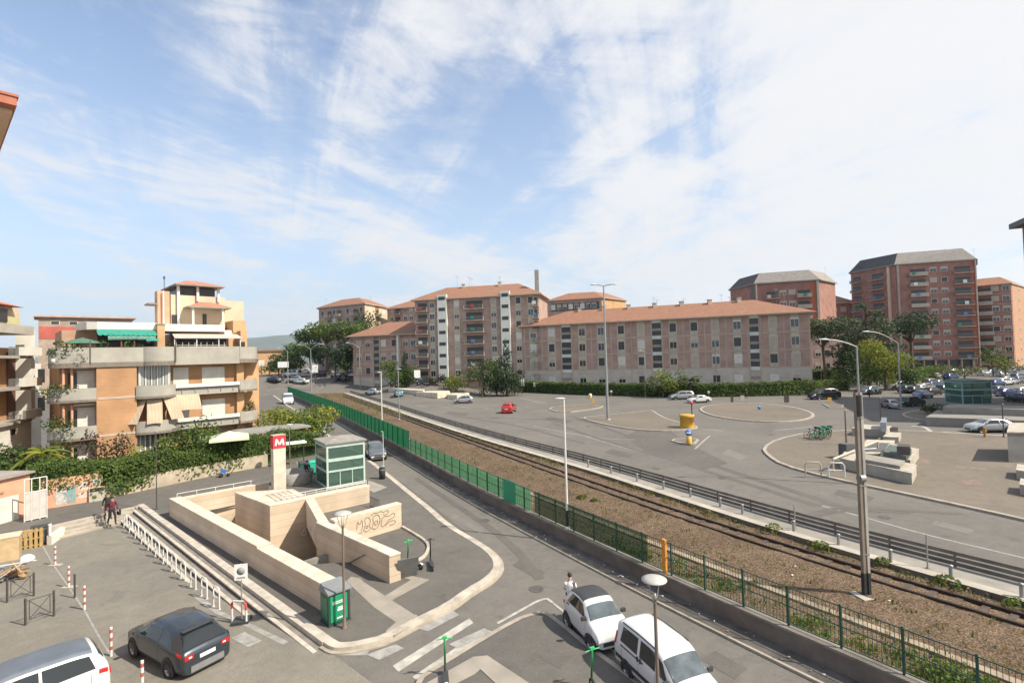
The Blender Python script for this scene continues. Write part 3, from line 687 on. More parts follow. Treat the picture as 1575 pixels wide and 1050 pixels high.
gf = MB(); q5 = BLK+bdir*.9
ribbon(gf, [(0,0),(.12,.3),(.28,.2),(.24,-.05),(.08,-.02),(.02,.2),(.3,.42)], .05, lambda u,z: Vector((*(lc(q5+bdir*(u+.9)-bn*.012)), z-.75)))
gf.build('graffiti', [WHITEP], me_)
# ---------------------------------------------------------------- sign pylon with red M
pq = Q(428,700,36.6); aB = math.atan2(bdir.y, bdir.x)
py = thing('metro_pylon', 'tall pale stone pylon with a red and white M sign beside the stairs', 'sign pylon', (pq.x,pq.y,ZP), aB)
m = MB(); m.box(-.41,.41,-.30,.30,0,3.72); m.build('pillar', [TRAVT], py)
m = MB(); m.box(-.43,.43,-.32,.32,3.722,4.62); m.build('sign_box', [mat('metro_red',(.62,.045,.06),.45,.05,4)], py)
lt = MB()
def stroke(a, b, w, yy):
    a, b = Vector(a), Vector(b); d = (b-a).normalized(); n_ = Vector((-d.y,d.x))*w/2
    q = [a-n_, b-n_, b+n_, a+n_]
    lt.add([(p.x,yy,p.y) for p in q]+[(p.x,yy+.02,p.y) for p in q], [(0,1,2,3),(0,4,5,1),(1,5,6,2),(2,6,7,3),(3,7,4,0)])
for k,(a,b) in enumerate((((-.27,3.93),(-.20,4.38)),((-.205,4.38),(-.01,3.99)),((.01,3.99),(.205,4.38)),((.20,4.38),(.27,3.93)))): stroke(a, b, .115, -.345-.002*k)
lt.build('letter', [WHITEP], py)
m = MB(); m.box(-.44,.44,-.33,.33,4.622,4.66); m.build('cap', [CONCL], py)
# ---------------------------------------------------------------- glass lift
FLp, FRp = V2(-14.44,39.39), V2(-12.0,41.11); ax = (FRp-FLp).normalized(); wL = 2.99; dL = 3.3; HL = 3.35
def glass_lift(name, label, loc, rz, w, d, h, frame, glassm, roofm):
    t = thing(name, label, 'lift', loc, rz, None)
    m = MB(); r = .07
    for x in (r, w-r):
        for y in (r, d-r): m.box(x-r,x+r,y-r,y+r,0,h)
    for z,zh in ((h-.28,.27),(h*.60,.24),(h*.36,.14),(0,.12)):
        e = .004
        m.box(2*r+e,w-2*r-e,.0,.10,z,z+zh); m.box(2*r+e,w-2*r-e,d-.10,d,z,z+zh); m.box(.0,.10,2*r+e,d-2*r-e,z,z+zh); m.box(w-.10,w,2*r+e,d-2*r-e,z,z+zh)
    for x in (w*.34,w*.66): m.box(x-.03,x+.03,.02,.09,.121,h*.36-.001)
    m.build('frame', [frame], t)
    m = MB(); m.box(.05,w-.05,.04,.06,.1,h-.1); m.build('glass_panel', [glassm], t)
    m = MB(); m.box(.04,.06,.14,d-.14,.1,h-.1); m.build('glass_panel', [glassm], t)
    m = MB(); m.box(w-.06,w-.04,.14,d-.14,.1,h-.1); m.build('glass_panel', [glassm], t)
    m = MB(); m.box(.05,w-.05,d-.06,d-.04,.1,h-.1); m.build('glass_panel', [glassm], t)
    m = MB(); m.add([(-.12,-.12,h+.01),(w+.12,-.12,h+.01),(w+.12,d+.12,h+.01),(-.12,d+.12,h+.01),(-.12,-.12,h+.12),(w+.12,-.12,h+.12),(w+.12,d+.12,h+.12),(-.12,d+.12,h+.12),(w*.5,d*.5,h+.42)],
        [(0,3,2,1),(0,1,5,4),(1,2,6,5),(2,3,7,6),(3,0,4,7),(4,5,8),(5,6,8),(6,7,8),(7,4,8)]); m.build('roof', [roofm], t)
    m = MB(); m.box(.5,w-.5,1.0,d-.5,.1,2.35); m.build('cabin', [mat('lift_cabin',(.26,.30,.29),.4,.2,2)], t)
    m = MB(); m.box(w*.36,w*.64,.085,.11,.12,2.0) if False else m.box(w*.40,w*.60,.95,.985,.12,2.0); m.build('door', [STEEL], t)
    return t
LFR = mat('lift_frame', (.46,.56,.49), .45, .12, 1.5); LROOF = mat('lift_roof', (.27,.25,.22), .8, .2, 2)
lift = glass_lift('glass_lift', 'pale green framed glass lift with grey hip roof behind the near metro entrance', (FLp.x,FLp.y,ZP), math.atan2(ax.y,ax.x), wL, dL, HL, LFR, LGLASS, LROOF)
# ---------------------------------------------------------------- retaining wall fence
fz = .72
near_l = [q for q in WALL_LINE]
def cut(line, y0, y1):
    l = resample(line, 600); return [q for q in l if y0 <= q.y <= y1]
fn = cut(WALL_LINE, 9.0, 51.5); ff = cut(WALL_LINE, 51.5, 150.3)
fo = off(fn, -.16); fo2 = off(ff, -.16)
fc = thing('railing_fence', 'low dark green wire fence on top of the concrete wall beside the track', 'fence', (0,0,0))
pr = along(fo, 1.62)
for q,a in pr:
    m = MB(); m.obox((0,0,.67), (.055,.055,1.34), 0); m.build('post', [GREENF], fc, (q.x,q.y,fz), a)
m = MB()
for z in (.08,.66,1.28): wallstrip(m, fo, -.014, .014, fz+z-.014, fz+z+.014)
m.build('rail', [GREENF], fc)
m = MB()
for q,a in along(cut(fo,9,30), .115): m.obox((q.x,q.y,fz+.67), (.012,.012,1.22), a)
for q,a in along(cut(fo,30,51), .23): m.obox((q.x,q.y,fz+.67), (.014,.014,1.22), a)
o = m.build('wire_bars', [GREENF], fc); o['kind'] = 'stuff'
NET = foliage('net_leafgreen', (.10,.29,.25), .7); _x = NET.node_tree.nodes.new('ShaderNodeMixShader'); _tp = NET.node_tree.nodes.new('ShaderNodeBsdfTransparent'); _o = NET.node_tree.nodes['Material Output']; _s = _o.inputs[0].links[0].from_socket; _x.inputs[0].default_value = .6; NET.node_tree.links.new(_tp.outputs[0], _x.inputs[1]); NET.node_tree.links.new(_s, _x.inputs[2]); NET.node_tree.links.new(_x.outputs[0], _o.inputs[0])

NETT = seeglass('green_net_thin', (.06,.12,.07), .22); NETT.node_tree.nodes['Principled BSDF'].inputs['Roughness'].default_value = .9
m = MB(); l = cut(fo, 30.5, 51.5); wallstrip(m, off(l,.03), 0, .006, fz+.06, fz+1.30); m.build('netting', [NET], fc)
m = MB(); l = cut(fo, 22.5, 30.2); wallstrip(m, off(l,.03), 0, .006, fz+.06, fz+1.28); m.build('netting', [NETT], fc)
m = MB(); l = cut(off(fo,-.035), 31.9, 33.3); wallstrip(m, l, 0, .02, fz+.02, fz+1.36); tag(m.build('green_board', [mat('panel_green',(.015,.27,.14),.5,.1,3)]), 'bright green board fixed to the fence beside the street', 'board')
fs_ = thing('screen_fence', 'tall fence covered with green screening running off towards the distant junction', 'fence', (0,0,0))
for q,a in along(fo2, 2.1):
    m = MB(); m.obox((0,0,1.0), (.07,.07,2.0), 0); m.build('post', [GREENF], fs_, (q.x,q.y,fz-.02), a)
m = MB(); wallstrip(m, off(fo2,.05), -.002, .002, fz+.02, fz+1.92); m.build('screen', [GREENB], fs_)
# orange marker post on the wall
q = P(1023,880,.72); m = MB(); m.box(-.09,.09,-.05,.05,0,1.35); m.box(-.1,.1,-.06,.06,1.352,1.38)
tag(m.build('marker_post', [ORANGEP], None, (q.x,q.y,.72), math.radians(120)), 'orange marker post standing in the wire fence above the parked van', 'post')
# ---------------------------------------------------------------- guard rail
gl = [q for q in STRIP_LINE if q.y > 12.9]; gd = thing('guard_rail', 'dark brown triple beam guard rail along the main road', 'guard rail', (0,0,0))
g1 = off(gl, 1.66)
m = MB()
for z in (.36,.58,.80):
    wallstrip(m, g1, -.035, .035, .2+z, .2+z+.15)
m.build('beam', [GUARD], gd)
for q,a in along(g1, 2.4)[:98]:
    m = MB(); m.obox((0,0,.45), (.08,.06,1.0), 0); m.build('post', [GUARD], gd, (q.x,q.y,.1), a)
# stub posts along the concrete strip
STUB = MB(); STUB.tube([(0,0,0),(0,0,.48)], .07, 10); STUB.lathe([(.075,.48),(.085,.5),(.085,.56),(.0,.575)], 10); stub_me = STUB.mesh('stub_post', [STEEL])
for px,py_ in ((1020.6,752),(1062,764),(1108,779),(1142,790),(1221,817),(1290,839),(1370,864),(1463,890),(1572,920),(980,740),(940,728),(905,718)):
    q = P(px,py_,.53); o = inst('stub_post', stub_me, None, (q.x,q.y,.53)); tag(o, 'short grey stub post on the concrete strip in front of the guard rail', 'post', 'stub posts beside the guard rail')
for k,(px,b,tp,lab) in enumerate(((1223,813,776,'thin grey rod rising from the strip left of the railway mast'),(1427,874,822,'thin grey rod rising from the strip right of the railway mast'))):
    q = P(px,b,.53); m = MB(); m.tube([(0,0,0),(0,0,ZAT(px-2,tp,q)-.53)], .03, 6); m.box(-.05,.05,-.05,.05,0,.05); tag(m.build('marker_rod', [STEEL], None, (q.x,q.y,.53)), lab, 'pole')
# ---------------------------------------------------------------- railway mast
q = P(1333,916,.42); hm_ = ZAT(1317,603,q)-.40
ms = thing('railway_mast', 'tall twin steel railway mast rising from the ballast beside the track', 'mast', (q.x,q.y,.40), math.radians(8))
for x in (-.085,.095):
    m = MB(); m.box(x-.05,x+.05,-.07,-.055,.25,hm_); m.box(x-.05,x-.04,-.054,.07,.25,hm_) ; m.box(x+.04,x+.05,-.054,.07,.25,hm_); m.build('channel', [mat('mast_brown', (.22,.175,.135), .7, .2, 1.5) if x < 0 else mat('mast_pale', (.38,.35,.30), .7, .2, 1.5)], ms)
    m = MB(); m.box(x-.056,x+.056,-.078,.078,0,.9); m.build('foot_band', [BLACK], ms)
m = MB()
for k in range(3): m.box(-.14,.15,-.085,-.08,1.6+k*2.6,1.64+k*2.6)
m.build('batten', [STEEL], ms)
m = MB(); m.box(-.45,.35,-.4,.35,-.3,.08); m.build('footing', [CONCL], ms)
m = MB(); m.tube([(-.05,-.12,hm_-.1),(-.05,-.12,hm_-.9)], .09, 8); m.build('insulator', [DARKP], ms)
m = MB(); m.tube([(-.2,0,hm_-2.2),(.7,0,hm_-2.2)], .03, 6); m.tube([(-.1,0,hm_-3.3),(.1,0,hm_-3.3)], .16, 8); m.build('bracket', [STEEL], ms)
# ---------------------------------------------------------------- lamps
def disc_lamp(px, py_, ztop, label, z0=ZP, xy=None, group=None, rad=.32):
    q = xy or P(px,py_,z0); h = ztop - z0
    t = thing('street_lamp', label, 'street lamp', (q[0],q[1],z0), 0, group)
    m = MB(); m.tube([(0,0,0),(0,0,h-.55)], .05, 10, 0, .04); m.lathe([(.11,0),(.11,.04),(.06,.10),(.055,.5),(.05,.52)], 12); m.build('pole', [mat('lamp_pole_brown',(.17,.13,.10),.55,.15,3) if 'lamp_pole_brown' not in MATS else MATS['lamp_pole_brown']], t)
    m = MB()
    for k in range(4):
        a = k*PI/2+.6; m.tube([(0,0,h-.62),(.12*math.cos(a),.12*math.sin(a),h-.42),(.20*math.cos(a),.20*math.sin(a),h-.05)], .012, 5)
    m.build('bracket', [STEEL], t)
    m = MB(); m.lathe([(.0,h-.56),(.04,h-.56),(.05,h-.46),(.03,h-.38),(0,h-.37)], 12); m.build('lantern', [STEEL], t)
    m = MB(); m.lathe([(0,h+.05),(rad*.6,h+.035),(rad,h-.02),(rad,h-.045),(rad*.5,h-.005),(0,h+.005)], 24); m.build('lamp_disc', [mat('disc_grey',(.42,.41,.38),.5,.1,3) if 'disc_grey' not in MATS else MATS['disc_grey']], t)
    return t
qd = Q(1006,889,13.2); disc_lamp(0,0,qd.z,'slim street lamp with a flat round disc top beside the white van', .14, (qd.x,qd.y))
disc_lamp(530,965,4.35,'slim brown street lamp with disc top beside the green kiosk')
disc_lamp(446,722,4.25,'slim street lamp with disc top behind the M pylon', group=None)
def simple_lamp(px, py_, tpx, tpy, z0, label, arms, mat_=STEEL, r=.07, r2=.045, arm=1.2, head=.5, black=0.0, rise=.25, rz=0.0, name='street_lamp', group=None):
    q = PTR(px,py_,z0) if py_ < 625 and z0 == 0 else P(px,py_,z0)
    if py_ < 625 and z0 == 0: z0 = q.z; q = V2(q.x,q.y)
    h = ZAT(tpx,tpy,q)-z0
    t = thing(name, label, 'street lamp', (q.x,q.y,z0), rz, group)
    m = MB(); m.tube([(0,0,black),(0,0,h)], r, 10, 0, r2); m.lathe([(r*2,0),(r*2,.06),(r*1.2,.12)], 10); m.build('pole', [mat_], t)
    if black: m = MB(); m.tube([(0,0,0),(0,0,black)], r*1.3, 10); m.build('base_sleeve', [BLACK], t)
    for s in arms:
        m = MB()
        if arm > 0:
            pts = [(0,0,h-.02)]+[(s*arm*k/6, 0, h + rise*math.sin(k/6*PI/2)) for k in range(1,7)]
            m.tube(pts, r2*.8, 7); m.build('arm', [mat_], t); m = MB()
        x0 = s*arm; m.surf(lambda u,v: (x0+s*(u-.15)*head, (math.cos(v*2*PI))*head*.2*math.sin(PI*min(.98,max(.02,u)))**.5, h+rise*(1 if arm else .2)+.05+math.sin(v*2*PI)*head*.10*math.sin(PI*min(.98,max(.02,u)))**.5), 8, 10); m.build('lamp_head', [STEELW], t)
    return t
simple_lamp(873,812,865,614,.72,'white street mast with black base sleeve standing on the retaining wall',(-1,),STEELW,.07,.05,.0,.55,.95, 0)
simple_lamp(588,668,582.6,573,.72,'white street mast at the green fence near the grey parked car',(-1,),STEELW,.08,.05,.0,.6,.9,0)
simple_lamp(614,645,613,568,.6,'grey mast by the guard rail beside the teal car',(1,),STEEL,.09,.06,.0,.6,0,0)
simple_lamp(590,717,589.6,664,.15,'short pole with small camera head beside the litter bin',(-1,),STEELW,.035,.03,.0,.25,0,0,name='camera_pole')
simple_lamp(935,645,926,440,.13,'very tall tapering floodlight mast on the traffic island',(-1,1),STEEL,.22,.10,1.1,1.1,0,.2)
simple_lamp(993,610,988,540,0,'thin lamp post standing before the hedge of the long building',(-1,),STEEL,.10,.07,.6,.8,0,.1)
simple_lamp(479,601,477.5,537,0,'far two armed street lamp at the end of the green fence',(-1,1),STEEL,.16,.10,3.0,1.2,0,1.4)
simple_lamp(554,596,553.7,535,0,'far two armed street lamp before the low orange roofed block',(-1,1),STEEL,.16,.10,3.2,1.2,0,1.6)
simple_lamp(443,590,441,540,0,'far single armed street lamp near the white van on the left',(-1,),STEEL,.14,.09,2.4,1.0,0,1.0)
simple_lamp(782,604,780,553,0,'curved grey lamp before the dark cypress',(-1,),STEEL,.13,.09,2.0,.9,0,.8)
simple_lamp(1327,742,1318,533,.13,'curved arm street lamp on the piazza behind the railway mast',(-1,),STEEL,.09,.06,2.1,.7,0,.55)
simple_lamp(1386,628,1379,528,.13,'large curved lamp on the corner of the second station island',(-1,),STEEL,.16,.10,4.4,1.2,0,1.9)
simple_lamp(1353,600,1352,545,0,'slim lamp post before the yellow green tree',(-1,),STEEL,.10,.07,.8,.8,0,.3)
simple_lamp(1366,573,1365,533,0,'slim lamp with short curved arm among the trees on the right',(-1,),STEEL,.12,.08,1.2,.9,0,.5)
simple_lamp(1264,595,1262,553,0,'thin grey post at the right end of the long hedge',(1,),STEEL,.07,.05,.0,.3,0,0,name='lamp_post')
simple_lamp(1544,672,1541,622,.13,'dark pole beside the silver car on the piazza edge',(1,),STEELD,.06,.05,.0,.2,0,0,name='lamp_post')
simple_lamp(241,783,238,665,ZP,'thin dark pole at the top corner of the steps',(1,),STEELD,.035,.03,.0,.15,0,0,name='lamp_post')
simple_lamp(1302,684,1297,631,.13,'wooden looking pole standing near the green bicycles',(1,),mat('pole_wood',(.20,.15,.11),.9,.2,3),.09,.07,.0,.2,0,0,name='lamp_post')
simple_lamp(1356,672,1354,612,.13,'slim dark pole beside the stone planters',(1,),STEELD,.05,.04,.0,.2,0,0,name='lamp_post')
# ================================================================ buildings
BRK = brick('brick_pinkish', (.46,.29,.225), (.41,.255,.20), (.42,.32,.26), 1.0, .9, .3)
BRKD = brick('brick_deep_red', (.35,.175,.135), (.31,.15,.115), (.30,.175,.14), 1.0, .9, .3)
BRKO = brick('brick_orange', (.48,.25,.115), (.43,.22,.098), (.42,.25,.14), 1.0, .55, .14)
BRKP = brick('brick_brown', (.43,.295,.235), (.385,.26,.205), (.39,.30,.25), 1.0, .9, .3)
TILE = wavy('roof_tile', (.24,.112,.064), (.32,.16,.098), 2.2, 'X')
TILER = wavy('roof_tile_red', (.44,.15,.09), (.52,.21,.14), 2.5, 'X')
MANS = wavy('roof_grey_sheet', (.23,.205,.185), (.27,.245,.22), 1.4, 'X')
MANS_SHADE = mat('roof_grey_shaded', (.085,.08,.078), .8, .2, .8)  # dark copy of the roof grey, for the slope painted as shaded
PANEL = mat('beige_panel', (.50,.435,.33), .85, .15, .7)
PANEL2 = mat('greenish_panel', (.44,.415,.315), .85, .15, .7)
BAND = mat('facade_band', (.47,.37,.295), .85, .12, .6)
STONEB = mat('stone_base', (.50,.445,.37), .85, .15, .5, .1, 6)
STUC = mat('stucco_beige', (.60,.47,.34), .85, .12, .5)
STUCW = mat('stucco_white', (.70,.66,.58), .85, .10, .5)
STUCO = mat('stucco_orange', (.55,.33,.17), .85, .12, .6)
STUCP = mat('stucco_salmon', (.62,.34,.22), .85, .14, .8)
CONB = mat('balcony_concrete', (.36,.335,.285), .85, .14, .8, .08, 8)
SHUT = wavy('shutter_beige', (.40,.35,.26), (.52,.46,.35), 9.0, 'Z', .7, .3)
SHUTW = wavy('shutter_white', (.62,.58,.50), (.72,.68,.60), 9.0, 'Z', .6, .3)
FRAMEW = mat('frame_white', (.62,.60,.55), .6, .06, 3)
DARKW = mat('window_dark', (.035,.032,.030), .35, .3, 2, spec=.6)
RAILB = mat('balcony_rail', (.30,.29,.27), .6, .15, 2)
STAIRP = mat('stair_panel_white', (.62,.63,.57), .8, .10, .5)
CLOTH = [mat('cloth_%s' % n, c, .9, .1, 3) for n, c in (('white',(.7,.7,.68)),('blue',(.12,.2,.4)),('green',(.06,.22,.16)),('red',(.42,.07,.06)),('cream',(.6,.52,.38)))]
WCACHE = {}
def window_mesh(w, h, kind):
    key = (round(w,2), round(h,2), kind)
    if key in WCACHE: return WCACHE[key]
    m = MB(); f = .07
    mats = [FRAMEW, DARKW, SHUT, SHUTW, GLASSD]
    m.box(-w/2-f,w/2+f,-.06,.02,0-f,0,0); m.box(-w/2-f,w/2+f,-.04,.02,h,h+f,0); m.box(-w/2-f,-w/2,-.04,.02,0.001,h-.001,0); m.box(w/2,w/2+f,-.04,.02,.001,h-.001,0)
    fr = {'shut':0.02,'half':.5,'open':.82,'third':.68,'dark':.96}[kind[:-1] if kind[-1] == 'w' else kind]
    sm_ = 3 if kind[-1] == 'w' else 2
    zc = h*fr
    if zc > .1:
        m.box(-w/2,w/2,-.012,.01,.0,zc-.001,4 if kind[0] != 'd' else 1)
        if kind[0] != 'd': m.box(-.035,.035,-.03,-.013,.01,zc-.01,0)
        m.box(-w/2,-w/2+.05,-.028,-.013,.01,zc-.01,0); m.box(w/2-.05,w/2,-.028,-.013,.01,zc-.01,0)
    m.box(-w/2,w/2,-.025,.01,zc,h,sm_)
    WCACHE[key] = m.mesh('window', mats); return WCACHE[key]
BCACHE = {}
def balcony_mesh(w, d, kind, hh=1.05):
    key = (round(w,2), round(d,2), kind)
    if key in BCACHE: return BCACHE[key]
    m = MB(); m.box(-w/2,w/2,-d,0,-.2,0,0)
    if kind == 'solid':
        m.box(-w/2,w/2,-d,-d+.1,.001,hh,1); m.box(-w/2,-w/2+.1,-d+.101,0,.001,hh,1); m.box(w/2-.1,w/2,-d+.101,0,.001,hh,1)
    else:
        m.box(-w/2,w/2,-d,-d+.05,hh-.05,hh,1)
        k = int(w/.22)
        for i in range(k+1): x = -w/2+.02+(w-.04)*i/k; m.box(x-.018,x+.018,-d+.01,-d+.04,.001,hh-.051,1)
        for x in (-w/2+.02, w/2-.02): m.box(x-.02,x+.02,-d+.06,0,hh-.05,hh,1); m.box(x-.015,x+.015,-d+.06,-.05,.2,hh-.3,1)
    m.box(-w/2+.4,w/2-.4,-.03,.03,.02,2.25,2)
    BCACHE[key] = m.mesh('balcony', [BAND, CONB if kind == 'solid' else RAILB, DARKW]); return BCACHE[key]
class Bld:
    def __init__(s, name, label, corners, depth, zt, wallm, group=None, cat='building'):
        # corners: front points left -> right as seen from the camera; depth behind
        s.c = [Vector(q) for q in corners]; s.t = thing(name, label, cat, (s.c[0].x, s.c[0].y, 0), 0, group); s.o = s.c[0]
        d = (s.c[-1]-s.c[0]).normalized(); bk = Vector((-d.y, d.x))*depth
        s.foot = s.c + [s.c[-1]+bk, s.c[0]+bk]; s.zt = zt; s.wm = wallm
        m = MB(); m.prism([q-s.o for q in s.foot], -.3, zt, 0); m.build('wall', [wallm], s.t)
        s.R = random.Random(sum(map(ord, label)))
    def face(s, i): return s.c[i], s.c[i+1]
    def at(s, i, px, py=540, proud=0.0):
        a, b = s.face(i); u = PLN(px, a, b, py); q = a+(b-a)*u; d = (b-a).normalized(); n = Vector((d.y,-d.x)); q = q + n*proud - s.o
        return q, math.atan2(d.y, d.x)
    def put(s, name, me, i, px, z, proud=.01, py=540):
        q, a = s.at(i, px, py, proud); return inst(name, me, s.t, (q.x,q.y,z), a)
    def strip(s, name, i, pxa, pxb, z0, z1, m, proud=.05, thick=.05):
        qa, a = s.at(i, pxa); qb, _ = s.at(i, pxb); w = (qb-qa).length; b = MB(); b.box(0,w,-proud,thick,z0,z1); return b.build(name, [m], s.t, (qa.x,qa.y,0), a)
    def strips(s, name, i, lst, m, proud=.05):
        b = MB(); q0, a = s.at(i, lst[0][0])
        for pxa,pxb,z0,z1 in lst:
            qa,_ = s.at(i,pxa); qb,_ = s.at(i,pxb); d = (s.face(i)[1]-s.face(i)[0]).normalized(); u = (qa-q0).dot(d); w = (qb-qa).length; b.box(u,u+w,-proud,.02,z0,z1)
        return b.build(name, [m], s.t, (q0.x,q0.y,0), a)
    def bands(s, zs, m, proud=.06, h=.3, name='band'):
        b = MB()
        for i in range(len(s.c)-1):
            a, c = s.face(i); d = (c-a).normalized(); n = Vector((d.y,-d.x))
            for z in zs: b.prism([a-s.o+n*.0, c-s.o, c-s.o+n*proud, a-s.o+n*proud], z-h/2, z+h/2)
        return b.build(name, [m], s.t)
    def hip(s, h, over, m, inset=None, name='roof', chim=0, soff=None):
        f = [q-s.o for q in s.foot]; n = len(f); cen = sum(f, Vector((0,0)))/n
        d = (s.c[-1]-s.c[0]).normalized(); p_ = Vector((-d.y,d.x)); us = [q.dot(d) for q in f]; vs_ = [q.dot(p_) for q in f]
        u0,u1,v0,v1 = min(us)-over,max(us)+over,min(vs_)-over,max(vs_)+over; ins = inset if inset is not None else (v1-v0)/2; vm = (v0+v1)/2
        def w(u,v,z): q = d*u+p_*v; return (q.x,q.y,z)
        z = s.zt; b = MB()
        b.add([w(u0,v0,z),w(u1,v0,z),w(u1,v1,z),w(u0,v1,z),w(u0,v0,z+.28),w(u1,v0,z+.28),w(u1,v1,z+.28),w(u0,v1,z+.28)], [(0,3,2,1),(0,1,5,4),(1,2,6,5),(2,3,7,6),(3,0,4,7)], 1)
        b.add([w(u0,v0,z+.28),w(u1,v0,z+.28),w(u1,v1,z+.28),w(u0,v1,z+.28),w(u0+ins,vm,z+h),w(u1-ins,vm,z+h)], [(0,1,5,4),(1,2,5),(2,3,4,5),(3,0,4)], 0)
        r = b.build(name, [m, soff or BAND], s.t)
        for k in range(chim):
            u = u0+ins+(u1-u0-2*ins)*(k+.5)/chim; q = w(u, vm-.8, 0); c = MB(); c.box(q[0]-.45,q[0]+.45,q[1]-.4,q[1]+.4,z+h-1.0,z+h+.55); c.box(q[0]-.55,q[0]+.55,q[1]-.5,q[1]+.5,z+h+.55,z+h+.7); c.build('chimney', [BAND], r)
        return r
    def cap(s, h, over, ins, m, name='roof'):
        f = [q-s.o for q in s.foot]; n = len(f); cen = sum(f, Vector((0,0)))/n; z = s.zt
        lo_ = [q+(q-cen).normalized()*over for q in f]; up = [q.lerp(cen, ins) for q in f]; b = MB(); b.prism(lo_, z+.002, z+.28, 1)
        if sum(lo_[i].x*lo_[(i+1)%n].y-lo_[(i+1)%n].x*lo_[i].y for i in range(n)) < 0: lo_, up = lo_[::-1], up[::-1]
        vs = [(q.x,q.y,z+.282) for q in lo_]+[(q.x,q.y,z+h) for q in up]
        b.add(vs, [(i,(i+1)%n,n+(i+1)%n,n+i) for i in range(n)]+[tuple(range(n,2*n))], 0); return b.build(name, [m, BAND], s.t)
    def mansard(s, h, ins, m, over=.5):
        f = [q-s.o for q in s.foot]; n = len(f); cen = sum(f, Vector((0,0)))/n
        lo_ = [q+(q-cen).normalized()*over for q in f]; up = [q-(q-cen).normalized()*ins for q in f]; b = MB(); z = s.zt
        b.prism(lo_, z+.002, z+.35, 1)
        for i in range(n):
            j = (i+1)%n; mi = 2 if (i == 0 and n > 4) else 0  # left slope gets the darker copy, its shade put into the colour
            a = lo_[i]*.96+up[i]*.04; c = lo_[j]*.96+up[j]*.04
            b.add([(a.x,a.y,z+.35),(c.x,c.y,z+.35),(up[j].x,up[j].y,z+h),(up[i].x,up[i].y,z+h)], [(0,1,2,3)], mi)
        b.add([(q.x,q.y,z+h) for q in up], [tuple(range(n))], 0)
        return b.build('roof', [m, CONC, MANS_SHADE], s.t)
    def antennas(s, z, k):
        b = MB(); f = [q-s.o for q in s.foot]
        for i in range(k):
            t = s.R.random(); q = f[0].lerp(f[len(s.c)-1], t)*.5 + f[-1].lerp(f[len(s.c)], t)*.5; h = s.R.uniform(1.2,3.0)
            b.tube([(q.x,q.y,z-2.0),(q.x,q.y,z+h)], .03, 4); b.box(q.x-.6,q.x+.6,q.y-.02,q.y+.02,z+h-.2,z+h-.16); b.box(q.x-.4,q.x+.4,q.y-.02,q.y+.02,z+h-.5,z+h-.46)
        return b.build('antenna', [STEEL], s.t)
def at_px(px, Y): q = Q(px, 545, Y); return V2(q.x, q.y)

# long four storey block ---------------------------------------------------------------
c0, c1 = at_px(806,140), at_px(1248,114)
B = Bld('apartment_block', 'long four storey brick block with hipped orange roof behind the long hedge', [c0,c1], 15, 17.5, BRK)
B.hip(4.3, 1.2, TILE, 12, chim=7); B.antennas(21.5, 12)
z0s = [5.5, 9.5, 13.5]
B.strips('base_course', 0, [(806.5,1247.5,0,5.4)], STONEB, .10)
B.bands([5.5,9.5,13.5], BAND, .09, .34)
wc = [820.8,849,896,925,956,986.7,1036,1068.6,1101,1135,1190,1224]; stc = [871.8,1011,1161]
pier = []
for a in (807.5,834.5,863.5,880.5,910,940.5,971.5,1002,1020,1052,1085,1117,1151,1171,1207,1246): pier.append((a-.9,a+.9,5.68,17.45))
B.strips('pier', 0, pier, BAND, .06)
kinds = ['shut','shut','half','open','dark','shutw','third','dark','openw']
for k,px in enumerate(wc):
    B.strip('panel', 0, px-6.2, px+6.2, 5.7, 17.4, PANEL if k % 3 else PANEL2, .04)
    for j,z in enumerate(z0s):
        B.put('window', window_mesh(1.65,2.1,B.R.choice(kinds)), 0, px, z+1.05, .055)
    B.put('window', window_mesh(1.7,1.7,B.R.choice(['half','dark','third','shutw'])), 0, px, 2.2, .11)
for px in stc:
    B.strip('stair_recess', 0, px-7, px+7, 1.5, 17.4, DARKW, .065)
    for j in range(8): B.strip('stair_panel', 0, px-7, px+7, 3.1+2.0*j-.5+.3, 3.1+2.0*j+(.35 if j%2 else .15)+.3, STAIRP if j%2 else CONC, .30)
    B.strip('stair_frame', 0, px-8.7, px-7.05, 1.4, 17.42, BAND, .2); B.strip('stair_frame', 0, px+7.05, px+8.7, 1.4, 17.42, BAND, .2)
for px in (971,1100): B.strip('downpipe', 0, px-.4, px+.4, 0.2, 17.2, CONCL, .16)

# tall slab with white stair towers -----------------------------------------------------
c0, c1 = at_px(640,147), at_px(831,139)
B = Bld('apartment_tower', 'seven storey brick slab with two white stair towers and a chimney stack', [c0,c1], 15, 26.2, BRKP)
B.hip(4.4, 1.0, TILE, 8, chim=2); B.antennas(31, 5)
fl = [3.6+3.25*k for k in range(7)]
B.bands([f for f in fl], BAND, .07, .22)
for px in (683,780):
    B.strip('stair_tower', 0, px-7, px+7, 0, 27.6, STAIRP, 1.0)
    for f in fl+[26.2]: B.strip('stair_slot', 0, px-5, px+5, f-.2, f+.75, DARKW, 1.02)
for px in (666,704,761,799,818):
    B.strip('panel', 0, px-4.2, px+4.2, 3.8, 26.1, PANEL, .05)
    for f in fl: B.put('window', window_mesh(1.45,1.75,B.R.choice(kinds)), 0, px, f+.95, .06)
for px,w in ((651,3.6),(731,5.6),(826,1.6)):
    for f in fl:
        q = B.put('balcony', balcony_mesh(w,1.3,'bars'), 0, px, f+.12, .0)
        if B.R.random() < .5: m = MB(); m.box(-.8,.3,-1.36,-1.33,.3,1.2); m.build('laundry', [B.R.choice(CLOTH)], q)
B.strip('porch', 0, 645, 676, 0, 3.2, DARKW, .03)
q,a = B.at(0,829.5); m = MB(); m.box(q.x-.5,q.x+.6,q.y+3,q.y+4.2,20,33.5); m.build('chimney', [CONC], B.t)

